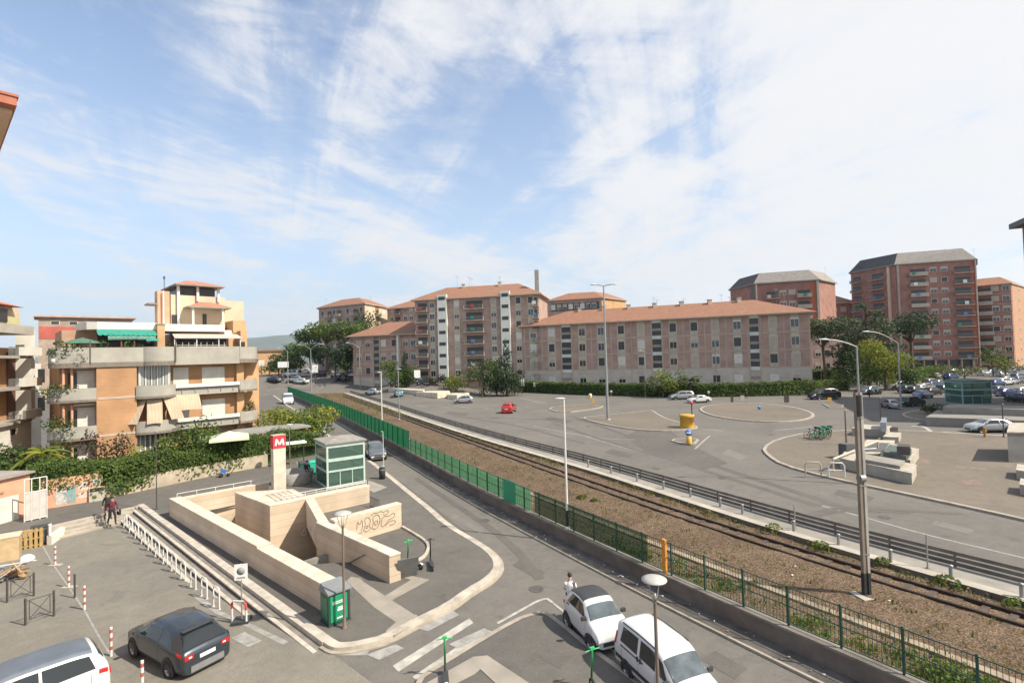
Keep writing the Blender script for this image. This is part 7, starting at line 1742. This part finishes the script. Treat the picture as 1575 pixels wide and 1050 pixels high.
# bins behind the pylon and stone planter bowl
q = P(455,742,ZP); t = thing('planter_wall', 'curved grey stone planter beside the M pylon', 'planter', (q.x,q.y,ZP)); m = MB(); m.lathe([(1.25,0),(1.4,.95),(1.25,.95),(1.15,.55),(0,.5)], 28); m.build('basin', [mat('stone_grey',(.27,.25,.22),.85,.2,2)], t)
for px,lab,c,h in ((452,'bright green waste bin by the stone planter',mat('bin_bright',(.03,.40,.27),.5,.1,3),1.15),(440,'dark green waste bin left of the bright bin',mat('bin_dark_green',(.02,.11,.06),.5,.15,3),1.2)):
    q = P(px,734 if px == 452 else 736,ZP); t = thing('waste_bin', lab, 'bin', (q.x+1.0,q.y+1.2,ZP), .7); m = MB(); m.box(-.36,.36,-.32,.32,.05,h-.15); m.build('body', [c], t); m = MB(); m.surf(lambda u,v: (-.39+.78*u, -.36+.72*v, h-.14+.16*math.sin(v*PI)), 4, 8); m.build('lid', [c if px == 452 else DARKP], t)
q = P(588,736,ZP); t = thing('litter_bin', 'round black litter bin by the camera pole', 'bin', (q.x,q.y,ZP)); m = MB(); m.lathe([(0,.02),(.24,.02),(.27,.85),(.24,.9),(.20,.86),(0,.8)], 18); m.build('body', [DARKP], t); m = MB(); m.lathe([(.275,.72),(.275,.78)], 18); m.tube([(-.2,0,.9),(-.2,0,1.05)], .02, 5); m.tube([(.2,0,.9),(.2,0,1.05)], .02, 5); m.lathe([(0,1.09),(.22,1.07),(.22,1.05),(0,1.05)], 16); m.build('hood', [STEEL], t)
q = P(455,716,ZP); t = thing('bus_shelter', 'small white roofed stop sign board near the hedge', 'shelter', (q.x,q.y,ZP), .6); m = MB(); m.box(-.9,.9,-.5,.5,2.1,2.25); m.build('roof', [WHITEP], t); m = MB(); m.tube([(-.8,.4,0),(-.8,.4,2.1)], .05, 6); m.tube([(.8,.4,0),(.8,.4,2.1)], .05, 6); m.build('post', [DARKP], t)
# cafe canopy, parasol
q = P(425,690,ZP); t = thing('cafe_canopy', 'flat grey felt roof of the cafe behind the hedge', 'canopy', (-25.2,53.5,ZP), aF); m = MB(); m.box(-3.2,3.4,-1.6,2.4,2.75,2.95); m.build('roof', [mat('felt_grey',(.26,.245,.22),.9,.15,1.2)], t)
for x in (-3,3.2):
    for y in (-1.4,2.2): m = MB(); m.tube([(x,y,0),(x,y,2.75)], .06, 8); m.build('post', [STEELD], t)
q = Q(353,670,46.5); t = thing('parasol', 'pale green square parasol beside the cafe canopy', 'parasol', (q.x,q.y,ZP), .5); z = q.z-ZP; m = MB(); s_ = 1.55
m.add([(-s_,-s_,z-.1),(s_,-s_,z-.1),(s_,s_,z-.1),(-s_,s_,z-.1),(0,0,z+.45)], [(0,1,4),(1,2,4),(2,3,4),(3,0,4)]); m.add([(-s_,-s_,z-.3),(s_,-s_,z-.3),(s_,s_,z-.3),(-s_,s_,z-.3),(-s_,-s_,z-.1),(s_,-s_,z-.1),(s_,s_,z-.1),(-s_,s_,z-.1)], [(0,1,5,4),(1,2,6,5),(2,3,7,6),(3,0,4,7)]); m.build('canopy', [mat('parasol_lime',(.58,.66,.42),.85,.06,2)], t); m = MB(); m.tube([(0,0,0),(0,0,z+.4)], .04, 8); m.build('pole', [STEELW], t)
qq = La + dB*U(128,1.2) - nF*1.6; t = thing('parasol', 'small dark green parasol on the roof terrace of the orange house', 'parasol', (qq.x,qq.y,10.36)); m = MB(); m.lathe([(1.5,1.75),(.8,2.05),(0,2.3)], 8, 0, smooth=False); m.build('canopy', [mat('parasol_green',(.07,.16,.10),.85,.1,2)], t); m = MB(); m.tube([(0,0,0),(0,0,2.3)], .03, 6); m.build('pole', [STEELW], t)
# leaning board
q = P(626,880,ZP); t = thing('leaning_board', 'grey flat board leaning against the end of the right travertine wall', 'board', (W5n.x+w5t.x+.28, W5n.y+w5t.y+.12, ZP), math.atan2(SA.y,SA.x)+1.2); m = MB(); m.obox((0,0,.48),(.95,.04,1.0),0,0,.35); m.build('panel', [mat('board_grey',(.13,.13,.125),.6,.15,2)], t); m = MB(); m.box(-.46,.46,.16,.2,0,.04); m.build('edge', [DARKP], t)
# kick scooters
def scooter(q, z, rz, col, label, lean=.0):
    t = thing('kick_scooter', label, 'scooter', (q.x,q.y,z), rz, 'rental kick scooters'); 
    m = MB(); m.box(-.34,.36,-.085,.085,.13,.19); m.build('deck', [DARKP], t)
    m = MB(); m.tube([(.38,0,.16),(.52,0,.32),(.44,0,1.10)], .032, 8); m.build('stem', [col], t)
    m = MB(); m.tube([(.44,-.25,1.12),(.43,0,1.14),(.44,.25,1.12)], .018, 7); m.box(.40,.48,-.07,.07,1.13,1.20); m.build('handlebar', [DARKP if col is not SGREEN else SGREEN], t)
    for x in (-.44,.50):
        w = MB(); w.lathe([(.07,-.03),(.125,-.035),(.14,0),(.125,.035),(.07,.03)], 18, 0, (x,0,.14), 'y'); wo_ = w.build('wheel', [BLACK], t); w = MB(); w.lathe([(0,-.025),(.07,-.025),(.07,.025),(0,.025)], 12, 0, (x,0,.14), 'y'); w.build('hub', [STEEL], wo_)
    m = MB(); m.surf(lambda u,v: (-.44+.18*math.cos(PI*.15+u*PI*.6), -.05+.1*v, .14+.17*math.sin(PI*.15+u*PI*.6)), 8, 1); m.build('mudguard', [WHITEP if col is SGREEN else DARKP], t)
    return t
SGREEN = mat('scooter_green',(.05,.42,.14),.5,.08,4); SDARK = mat('scooter_dark',(.05,.055,.065),.5,.1,4)
scooter(P(638,872,ZP), ZP, math.radians(140), SGREEN, 'green and white kick scooter nearest the travertine wall'); scooter(P(664,872,ZP), ZP, math.radians(105), SDARK, 'dark kick scooter standing on the ramp corner')
scooter(P(686,1052,.14), .14, math.radians(100), SGREEN, 'green kick scooter on the paved band of the lower island'); scooter(P(926,1072,.14), .14, math.radians(115), SGREEN, 'green kick scooter beside the white van shadow')
# rental bicycles on the piazza
def bicycle(q, z, rz, col, label, sc=1.0):
    t = thing('bicycle', label, 'bicycle', (q.x,q.y,z), rz, 'rental bicycles on the piazza', sc)
    for x in (-.52,.54):
        w = MB(); n_ = 24; w.lathe([(.31,-.02),(.34,0),(.31,.02),(.295,0),(.31,-.02)], n_, 0, (x,0,.34), 'y')
        for k in range(8): a = k*PI/4; w.tube([(x,0,.34),(x+.30*math.cos(a),0,.34+.30*math.sin(a))], .006, 4)
        w.build('wheel', [BLACK], t)
    m = MB(); A_,B_,C_,D_ = (-.08,0,.30),(-.20,0,.72),(.42,0,.78),(-.52,0,.34); 
    for a,b in ((A_,B_),(A_,C_),(B_,C_),(A_,D_),(B_,D_),(C_,(.54,0,.34))): m.tube([a,b], .03, 6)
    m.tube([C_,(.36,0,1.02)], .022, 6); m.build('frame', [col], t)
    m = MB(); m.tube([(.30,-.28,1.06),(.38,0,1.03),(.30,.28,1.06)], .02, 6); m.build('handlebar', [DARKP], t); m = MB(); m.obox((-.23,0,.92),(.26,.14,.06)); m.tube([(-.2,0,.72),(-.23,0,.9)], .018, 6); m.build('saddle', [DARKP], t)
    m = MB(); m.surf(lambda u,v: (.54+.38*math.cos(PI*.1+u*PI*.7), -.05+.1*v, .34+.38*math.sin(PI*.1+u*PI*.7)), 8, 1); m.box(.40,.72,-.16,.16,.86,1.08); m.build('basket', [col], t)
BG = mat('bike_green',(.02,.20,.10),.5,.1,3)
for k,(px,py_,c,lab) in enumerate(((1249,674,SDARK,'dark bicycle at the left of the rental row'),(1256,676,BG,'green rental bicycle with its front wheel towards the road'),(1262,673,BG,'green rental bicycle in the middle of the row'),(1269,676,BG,'green rental bicycle at the right of the row'),(1273,673,SDARK,'dark bicycle half behind the last green one'))):
    bicycle(P(px,py_,.14), .14, math.radians(8+k*7), c, lab, 1.15)
# piazza planters and low walls -------------------------------------------------------
def low_wall(name, label, px, ztop, z0=.13, mats=None, cat='low wall', cap=True):
    q = [P(a,b,ztop) for a,b in px]; c = sum(q,Vector((0,0)))/len(q); t = thing(name, label, cat, (c.x,c.y,0)); m = MB(); m.prism([w-c for w in q], z0-.1, ztop-(.09 if cap else 0), 0); m.build('wall', [mats or CONCL], t)
    if cap: m = MB(); m.prism([(w-c)*1.02 for w in q], ztop-.088, ztop, 0); m.build('coping', [KERBW], t)
    return t, c
t,c = low_wall('skylight_wall', 'long low stone wall with grey slab top on the piazza behind the mast', [(1292,704),(1402,727),(1409,714),(1300,694)], .95)
m = MB(); m.prism([P(a,b,1.2)-c for a,b in ((1318,704),(1384,716),(1392,708),(1326,697))], .955, 1.2); m.build('slab', [CONC], t)
t,c = low_wall('skylight_wall', 'low stone wall carrying a dark block in the middle of the piazza group', [(1354,700),(1400,707),(1413,690),(1368,682)], .9)
m = MB(); m.prism([P(a,b,1.35)-c for a,b in ((1358,694),(1394,701),(1402,689),(1368,683))], .905, 1.35); m.build('slab', [mat('slab_greenish',(.10,.12,.105),.8,.2,1.5)], t); m = MB(); m.prism([P(a,b,2.0)-c for a,b in ((1379,686),(1400,687),(1400,683),(1382,682))], 1.36, 2.0); m.build('block', [STEELD], t)
t,c = low_wall('skylight_wall', 'u shaped white edged pit on the piazza', [(1334,676),(1376,677),(1360,697),(1312,697)], .75); m = MB(); m.prism([P(a,b,.78)-c for a,b in ((1340,680),(1370,681),(1357,694),(1322,694))], .76, .78); m.build('slab', [mat('pit_dark',(.10,.105,.10),.8,.2,1.5)], t)
t,c = low_wall('skylight_wall', 'small low stone wall with dark pipe at the back of the piazza group', [(1310,658),(1362,661),(1371,655),(1325,652)], .95); m = MB(); m.prism([P(a,b,1.6)-c for a,b in ((1354,654),(1363,654),(1364,646),(1355,646))], .955, 1.9); m.build('block', [mat('block_blue_grey',(.20,.22,.25),.7,.15,2)], t)
t,c = low_wall('skylight_wall', 'low stone block in front of the small back wall', [(1358,671),(1382,672),(1386,665),(1366,664)], .7)
def junk(name, label, px, py_, size, m_, cat, rz=.3):
    q = P(px,py_,.13); b = MB(); b.obox((0,0,size[2]/2), size, 0); b.obox((0,0,size[2]+.03), (size[0]*.9,size[1]*.9,.05), 0); tag(b.build(name, [m_], None, (q.x,q.y,.13), rz), label, cat)
junk('dark_bin', 'dark grey rounded bin at the left end of the long stone wall', 1303,704,(1.0,.8,1.2),mat('bin_slate',(.09,.10,.10),.7,.2,2),'bin'); junk('dark_bin','dark bin beside the small back wall',1371,667,(1.1,.7,.7),STEELD,'bin')
q = P(1287,733,.13)
for k,(dx,lab) in enumerate(((0,'white tubular hoop at the piazza kerb left of the mast'),(-1.5,'pale tubular hoop at the piazza kerb left of its neighbour'))):
    m = MB(); m.tube([(-.55,0,0),(-.55,0,.85),(-.4,0,1.05),(.4,0,1.05),(.55,0,.85),(.55,0,0)], .05, 8); m.tube([(-.55,0,.5),(.55,0,.5)], .04, 6); tag(m.build('cycle_hoop', [STEELW if k == 0 else CONCL], None, (q.x+dx,q.y+abs(dx)*.3,.13), -.2), lab, 'bicycle rack', 'hoops at the piazza kerb')
q = P(1283,712,.13); m = MB(); a,b = P(1281,706,1.1),P(1350,678,1.4); m.tube([(a.x,a.y,1.1),(b.x,b.y,1.4)], .09, 8); m.tube([(a.x,a.y,0.1),(a.x,a.y,1.1)], .07, 6); m.tube([(b.x,b.y,.1),(b.x,b.y,1.4)], .07, 6); tag(m.build('pipe_rail', [mat('pipe_beige',(.50,.43,.33),.7,.12,2)]), 'beige pipe rail sloping across the piazza planters', 'railing')
q = P(1557,697,.13); low_wall('stone_block', 'big grey stone block with pale top at the right edge of the piazza', [(1549,664),(1590,664),(1600,650),(1553,650)], 2.6, .13, mat('block_grey',(.23,.22,.20),.85,.2,1), 'stone block')
low_wall('stone_block', 'white low stone seat at the right edge of the piazza', [(1563,722),(1600,728),(1600,718),(1565,713)], .8, .13, None, 'stone block'); low_wall('stone_block', 'pale second stone seat below the first at the right edge', [(1568,744),(1610,752),(1610,742),(1570,735)], .8, .13, None, 'stone block')
m = MB(); q = P(1515,672,.13); m.tube([(0,0,0),(0,0,.8)], .11, 8); m.tube([(0,0,.8),(0,0,1.0)], .13, 8); m.tube([(-.2,0,.65),(.2,0,.65)], .06, 6); tag(m.build('hydrant', [mat('hydrant_amber',(.45,.20,.04),.6,.15,3)], None, (q.x,q.y,.13)), 'small amber hydrant at the piazza edge by the silver hatchback', 'hydrant')
# second station walls and lift
for px,zt_,lab in (([(1424,641),(1620,648),(1620,636),(1440,631)],1.1,'long low grey station wall along the far side of the piazza road'),([(1450,626),(1620,631),(1620,625),(1460,621)],1.9,'upper grey station wall in front of the second lift')):
    low_wall('station_wall', lab, px, zt_, .1, mat('station_grey',(.24,.22,.19),.85,.15,1) if 'station_grey' not in MATS else MATS['station_grey'], 'wall', False)
l2a, l2b = P(1481,622,ZP), P(1527,621,ZP); ax2 = l2b-l2a
glass_lift('glass_lift', 'dark green glass lift kiosk of the second station by the car park', (l2a.x,l2a.y,.13), math.atan2(ax2.y,ax2.x), ax2.length, 3.6, ZAT(1482,588,l2a), mat('lift_frame_green',(.30,.44,.38),.5,.15,2), seeglass('lift_glass_dark',(.16,.26,.22),.3), mat('lift_roof_green',(.10,.15,.13),.7,.15,2))
tree('shrub', 'dark low shrub at the tip of the second station walls', (*P(1434,636,.13),.13), 1.7, 3.4, 'bush', [LEAF_C,LEAF_D,LEAF_O], 400, .3)
# yellow traffic bollard with sign, arrow sign
q = P(1057,657,.13); t = thing('traffic_bollard', 'yellow cylindrical traffic bollard on the island tip', 'bollard', (q.x,q.y,.13)); m = MB(); m.lathe([(.86,0),(.86,1.3),(.93,1.32),(.93,1.62),(.86,1.65),(0,1.65)], 22); m.build('drum', [YELLOW], t); m = MB(); m.box(.25,.6,-.92,-.78,.75,1.25); m.build('plate', [mat('bollard_plate',(.35,.12,.06),.6,.2,3)], t)
q2 = q+Vector((.6,-.2)); t = thing('red_signal', 'black pole with red round signal behind the yellow bollard', 'traffic signal', (q2.x,q2.y,.13)); hh = ZAT(1062,617,q2); m = MB(); m.tube([(0,0,0),(0,0,hh-.5)], .07, 8); m.build('pole', [DARKP], t); m = MB(); m.lathe([(0,-.05),(.22,-.05),(.22,.05),(0,.05)], 20, 0, (0,0,hh-.35), 'y'); m.build('disc', [RED], t)
q = P(1060,682,.13); t = thing('arrow_sign', 'blue round arrow sign on a yellow base in the small triangle island', 'sign', (q.x,q.y,.13)); m = MB(); m.lathe([(.30,0),(.26,.75),(0,.8)], 14); m.build('base', [YELLOW], t); m = MB(); m.lathe([(0,-.03),(.36,-.03),(.36,.03),(0,.03)], 22, 0, (0,0,1.15), 'y'); m.build('disc', [BLUE], t); m = MB(); m.add([(-.24,-.045,1.1),(.08,-.045,1.1),(.08,-.045,1.0),(.26,-.045,1.15),(.08,-.045,1.30),(.08,-.045,1.2),(-.24,-.045,1.2)], [tuple(range(7))]); m.build('arrow', [WHITEP], t)
# small signs, posts
def sign(px, b, tp, label, m_, w=.6, h=.6, shape='disc', z0=0, post=STEEL, yellow=False):
    q = P(px,b,z0); H_ = ZAT(px,tp,q)-z0; t = thing('road_sign', label, 'sign', (q.x,q.y,z0)); m = MB(); m.tube([(0,.03,0),(0,.03,H_)], .05, 6); m.build('post', [post], t); m = MB()
    if shape == 'disc': m.lathe([(0,-.03),(w/2,-.03),(w/2,.0),(0,.0)], 16, 0, (0,0,H_-w/2), 'y')
    else: m.box(-w/2,w/2,-.04,.0,H_-h,H_)
    m.build('sign_plate', [m_], t)
    if yellow: m = MB(); m.lathe([(.3,0),(.26,.8),(0,.85)], 12); m.build('base', [YELLOW], t)
sign(1168,630,624,'small blue sign standing inside the roundabout',BLUE,.55,.9,'disc',.13); sign(1126,620,610,'dark sign post at the back edge of the roundabout',STEELD,.5,1.0,'box'); sign(1142,619,608,'grey signpost with pale top at the back edge of the roundabout',CONCL,.7,1.0,'box'); sign(1210,622,608,'dark double sign at the right rear of the roundabout',STEELD,.9,1.2,'box')
sign(1090,612,601,'white round sign beside the white saloon',CONCL,.6,1,'disc'); sign(908,612,605,'white sign over a yellow base on the left traffic island',WHITEP,.8,.8,'disc',0,STEEL,True); sign(913,624,613,'yellow marker post at the tip of the left traffic island',YELLOW,.4,.9,'box'); sign(940,612,600,'white triangular sign by the floodlight mast',CONCL,.6,1.0,'disc'); sign(1316,612,600,'dark red traffic signal beside the curved lamp',mat('signal_brown',(.22,.06,.05),.7,.2,3),.6,1.3,'box')
sign(1276,618,611,'yellow marker at the verge island right of the black car',YELLOW,.7,.7,'box'); sign(824,604,588,'white round sign at the left end of the long hedge',WHITEP,1.1,1.1,'box'); sign(1020,611,587,'pale sign board on a pole before the long hedge',CONCL,2.6,.7,'box'); sign(802,606,582,'white triangular board by the cypress',WHITEP,1.6,1.8,'box')
# billboards
def billboard(px, b, tp, bt, w, m_, label, strip=None):
    q = PTR(px,b); zg = q.z; q = V2(q.x,q.y); z1, z0 = ZAT(px,tp,q)-zg, ZAT(px,bt,q)-zg; t = thing('billboard', label, 'billboard', (q.x,q.y,zg), .15); m = MB(); m.box(-w/2,w/2,-.12,.12,z0,z1); m.build('board', [m_], t); m = MB(); m.tube([(0,0,0),(0,0,z0)], .16, 8); m.build('post', [STEELD], t)
    if strip: m = MB(); m.box(-w/2+.1,w/2-.1,-.14,-.121,z0+.2,z0+(z1-z0)*.42); m.box(-w/2+.3,w/2-.6,-.145,-.121,z0+(z1-z0)*.5,z0+(z1-z0)*.56); m.build('print', [strip], t)
billboard(642,592,569,581,1.6,WHITEP,'white upright billboard on the forecourt left of the stair tower'); billboard(714,592,573,588,1.8,mat('poster_pale',(.62,.58,.54),.7,.1,2),'white and pink billboard before the green bush',mat('poster_pink',(.55,.30,.27),.7,.2,4)); billboard(773,602,586,596,1.5,WHITEP,'small white billboard below the dark cypress')
billboard(485,589,561,573,1.8,WHITEP,'white narrow billboard beside the two armed lamp'); billboard(436,586,556,565,3.2,WHITEP,'white wide billboard at the far left junction'); billboard(526,585,563,573,2.0,mat('poster_yellow',(.62,.60,.36),.7,.08,2),'pale yellow billboard in front of the low block'); billboard(524,583,554,560,1.6,mat('poster_blue',(.45,.55,.66),.7,.08,2),'pale blue billboard above the yellow one'); billboard(580,590,567,577,1.7,mat('poster_green',(.42,.58,.48),.7,.08,2),'pale green billboard beside the white street mast')
# station parapets across the road
for k,(px,lab) in enumerate((([(629,600),(651,603),(653,597),(600,594),(597,597)],'leftmost pale stone parapet of the station across the road'),([(673,607),(692,603),(690,599),(642,599),(640,603)],'middle pale stone parapet of the station across the road'),([(703,609),(722,606),(720,602),(690,603),(688,607)],'rightmost pale stone parapet of the station across the road'))):
    lq = [PTR(a,b,.9) for a,b in px]; zc_ = sum(v.z for v in lq)/len(lq); c = sum((V2(v.x,v.y) for v in lq),V2(0,0))/len(lq); t = thing('station_parapet', lab, 'low wall', (c.x,c.y,0)); m = MB(); m.prism([V2(v.x,v.y)-c for v in lq], zc_-2.2, zc_, 0); m.build('wall', [TRAVT], t)
# ================================================================ people
PM = {}
def person(label, q, z, rz, J, R_, mats, sc=1.0, hair=True, extra=None):
    # J: joint name -> position ; bones follow ; one skinned body surface, clothing colours by nearest bone
    bones = [('pelvis','chest'),('chest','neck'),('neck','head'),('chest','shl'),('shl','ell'),('ell','hal'),('chest','shr'),('shr','elr'),('elr','har'),('pelvis','hil'),('hil','knl'),('knl','anl'),('anl','tol'),('pelvis','hir'),('hir','knr'),('knr','anr'),('anr','tor')]
    names = list(J); me = bpy.data.meshes.new('body'); me.from_pydata([J[n] for n in names], [(names.index(a),names.index(b)) for a,b in bones], [])
    t = thing('person', label, 'person', (q[0],q[1],z), rz, None, sc)
    o = bpy.data.objects.new('body', me); COL.objects.link(o)
    sk = o.modifiers.new('skin','SKIN'); su = o.modifiers.new('sub','SUBSURF'); su.levels = 1; su.render_levels = 1
    for i,n in enumerate(names): r = R_.get(n,.06); me.skin_vertices[0].data[i].radius = r if isinstance(r,tuple) else (r,r); me.skin_vertices[0].data[i].use_root = (n == 'pelvis')
    bpy.context.view_layer.update(); dg = bpy.context.evaluated_depsgraph_get(); nm = bpy.data.meshes.new_from_object(o.evaluated_get(dg)); bpy.data.objects.remove(o); bpy.data.meshes.remove(me)
    nm.materials.clear()
    for m_ in mats: nm.materials.append(m_)      # 0 skin 1 top 2 trousers 3 shoes
    zone = {('neck','head'):0,('chest','neck'):1,('pelvis','chest'):1,('chest','shl'):1,('chest','shr'):1,('shl','ell'):1,('shr','elr'):1,('ell','hal'):0 if len(mats) < 5 else 1,('elr','har'):0 if len(mats) < 5 else 1,('anl','tol'):3,('anr','tor'):3}
    for p_ in nm.polygons:
        c = p_.center; best = None
        for a,b in bones:
            A_,B_ = Vector(J[a]),Vector(J[b]); d = B_-A_; tt = max(0,min(1,(c-A_).dot(d)/d.length_squared)); dist = (A_+d*tt-c).length
            if best is None or dist < best[0]: best = (dist,(a,b))
        p_.material_index = zone.get(best[1],2); p_.use_smooth = True
    b = inst('body', nm, t)
    hd_ = Vector(J['head']); m = MB(); m.surf(lambda u,v: (hd_.x+.098*math.cos(u*2*PI)*math.sin(v*PI*.62)-.015, hd_.y+.092*math.sin(u*2*PI)*math.sin(v*PI*.62), hd_.z+.055+.105*math.cos(v*PI*.62)), 14, 8); m.build('hair', [HAIR], t)
    m = MB(); m.obox((hd_.x+.105,hd_.y,hd_.z+.0),(.03,.025,.04)); m.build('nose', [SKIN], t)
    # hands with five fingers
    for s_,e in (('hal','ell'),('har','elr')):
        h = Vector(J[s_]); d = (h-Vector(J[e])).normalized(); sd_ = d.cross(Vector((1,0,.01))).normalized(); m = MB(); m.tube([h, h+d*.08], .034, 8, 0, .036)
        for k in range(4): f0 = h+d*.075+sd_*(.026-.017*k); m.tube([f0, f0+d*(.045-.004*abs(k-1.3))+Vector((.01,0,0)), f0+d*.07+Vector((.026,0,0))], .0085, 5)
        m.tube([h+d*.03+sd_*.03, h+d*.06+sd_*.052+Vector((.02,0,0))], .01, 5); m.build('hand', [SKIN], t)
    if extra: extra(t)
    return t
def stand(step=.16, arm=.15, bend=0.0):
    return {'pelvis':(0,0,.95),'chest':(bend,0,1.28),'neck':(bend*1.2,0,1.47),'head':(bend*1.3+.02,0,1.64),'shl':(bend,.19,1.40),'ell':(arm*.3,.25,1.14),'hal':(arm,.25,.90),'shr':(bend,-.19,1.40),'elr':(-arm*.5,-.25,1.14),'har':(-arm*.4,-.26,.90),'hil':(0,.10,.90),'knl':(step*.9,.11,.50),'anl':(step,.11,.08),'tol':(step+.16,.12,.04),'hir':(0,-.10,.90),'knr':(-step*.2,-.11,.49),'anr':(-step*1.3,-.11,.10),'tor':(-step*1.3+.15,-.12,.04)}
RAD = {'pelvis':(.15,.12),'chest':(.165,.12),'neck':.06,'head':(.085,.10),'shl':.075,'shr':.075,'ell':.047,'elr':.047,'hal':.036,'har':.036,'hil':.10,'hir':.10,'knl':.065,'knr':.065,'anl':.045,'anr':.045,'tol':.035,'tor':.035}
def clothm(n, c): return MATS.get(n) or mat(n, c, .9, .12, 8)
BLKT = clothm('trousers_black', (.02,.02,.024)); SHOE = clothm('shoe_dark', (.03,.028,.027)); WINE = clothm('top_wine', (.13,.025,.035)); DKG = clothm('top_dark', (.03,.035,.035)); WHT = clothm('shirt_white', (.66,.64,.62)); DEN = clothm('jeans', (.06,.08,.13))
rzp = math.atan2(-ADIR.y*0+BN.y, BN.x)
q = P(172,806,-.19); 
def bag(t): m = MB(); m.obox((.22,.30,.72),(.28,.10,.34),.2); m.tube([(.16,.28,.9),(.2,.26,1.05),(.28,.28,.9)], .01, 5); m.build('bag', [DKG], t)
person('person in wine red top and black trousers on the small steps holding a bag', q, -.19, rzp, stand(.24,.22,.05), RAD, [SKIN,WINE,BLKT,SHOE,0] and [SKIN,WINE,BLKT,SHOE,WINE], 1.02, extra=bag)
q = P(166,798,-.03); person('person in dark clothes a step higher on the small steps behind the wine red top', q, -.03, rzp, stand(.14,.12,.02), RAD, [SKIN,DKG,BLKT,SHOE,DKG], 1.0)
# person sitting on the rear of the tiny car
SIT = {'pelvis':(0,0,.02),'chest':(.05,0,.34),'neck':(.08,0,.52),'head':(.11,0,.69),'shl':(.05,.19,.46),'ell':(.12,.24,.20),'hal':(.33,.14,.10),'shr':(.05,-.19,.46),'elr':(.10,-.24,.20),'har':(.33,-.12,.10),'hil':(.04,.10,.0),'knl':(.40,.13,-.03),'anl':(.42,.12,-.44),'tol':(.58,.13,-.48),'hir':(.04,-.10,.0),'knr':(.40,-.11,.02),'anr':(.34,-.11,-.40),'tor':(.50,-.12,-.45)}
rear = cs2 - Vector((math.cos(hs_),math.sin(hs_)))*1.06 - Vector((-math.sin(hs_),math.cos(hs_)))*.44
person('person in white shirt sitting on the back of the tiny white car', (rear.x,rear.y), 1.03, hs_+PI-.5, SIT, RAD, [SKIN,WHT,BLKT,SHOE], .95)
q = P(466,741,ZP); s2 = dict(SIT); person('person in dark clothes sitting on the rim of the stone planter', (q.x+.4,q.y-.2), ZP+1.0, math.radians(-50), s2, RAD, [SKIN,DKG,DEN,SHOE,DKG], .95)
for px,b,mt,lab,rz in ((655,613,[SKIN,WHT,CONCL,SHOE,WHT],'person in white crossing the road near the station parapets',2.8),(1337,612,[SKIN,DEN,BLKT,SHOE,DEN],'person in blue walking at the side street corner',.5),(1148,612,[SKIN,DKG,BLKT,SHOE,DKG],'person in dark clothes walking by the long hedge',0),(407,716,[SKIN,WHT,DEN,SHOE],'person with a pushchair on the footpath by the ivy hedge',.6)):
    q = P(px,b,ZP if px == 407 else 0); person(lab, q, ZP if px == 407 else 0, rz, stand(.18,.14,.0), RAD, mt, 1.0 if px == 407 else 1.1)
q = P(346,733,ZP); t = thing('pushchair', 'small blue tricycle pushchair beside the ivy hedge', 'pushchair', (q.x,q.y,ZP), .4); m = MB(); m.tube([(-.3,0,.3),(.1,0,.5),(.3,0,1.0)], .02, 6); m.tube([(.28,-.2,1.0),(.28,.2,1.0)], .02, 6); m.build('frame', [STEEL], t); m = MB(); m.obox((-.1,0,.5),(.4,.34,.28),0,0,0,.3); m.build('seat', [BLUE], t)
for x,y in ((-.3,.18),(-.3,-.18),(.25,0)): m = MB(); m.lathe([(0,-.03),(.14,-.03),(.14,.03),(0,.03)], 14, 0, (x,y,.14), 'y'); m.build('wheel', [BLACK], t)
# motorbikes at the side street corner
def motorbike(px, py_, rz, c, label, z=0.0):
    q = P(px,py_,z); t = thing('motor_scooter', label, 'motor scooter', (q.x,q.y,z), rz, 'motor scooters', 1.05)
    for x in (-.62,.62): m = MB(); m.lathe([(.12,-.06),(.25,-.06),(.28,0),(.25,.06),(.12,.06)], 18, 0, (x,0,.28), 'y'); m.build('wheel', [BLACK], t)
    m = MB(); m.surf(lambda u,v: (-.85+1.1*u, .20*math.sin(u*PI)**.4*math.cos(v*2*PI), .60+.22*math.sin(v*2*PI)*math.sin(u*PI)**.5+(.08 if u < .5 else 0)), 10, 10); m.box(.1,.5,-.14,.14,.28,.36); m.obox((.52,0,.72),(.14,.34,.7),0,0,0,-.25); m.build('body', [c], t)
    m = MB(); m.obox((-.35,0,.86),(.75,.26,.10)); m.build('saddle', [DARKP], t); m = MB(); m.tube([(.42,-.3,1.08),(.46,0,1.04),(.42,.3,1.08)], .025, 6); m.build('handlebar', [DARKP], t)
motorbike(1345,607,.4,SDARK,'dark motor scooter parked beside the grey car at the side street corner'); motorbike(1350,606,.7,BG,'green motor scooter parked at the side street corner'); motorbike(1355,606,.9,SDARK,'black motor scooter rightmost at the side street corner')

# thin summer haze over the whole place
hzm = bpy.data.materials.new('haze_air'); hzm.use_nodes = True; t_ = hzm.node_tree; t_.nodes.remove(t_.nodes['Principled BSDF'])
pv_ = t_.nodes.new('ShaderNodeVolumePrincipled'); pv_.inputs['Color'].default_value = (.80,.89,1.0,1); pv_.inputs['Density'].default_value = 6.5e-5; pv_.inputs['Anisotropy'].default_value = .2
t_.links.new(pv_.outputs[0], t_.nodes['Material Output'].inputs['Volume'])
m = MB(); m.box(-7000,7000,-4000,9500,-9,1000); ho_ = m.build('haze', [hzm]); ho_['kind'] = 'stuff'
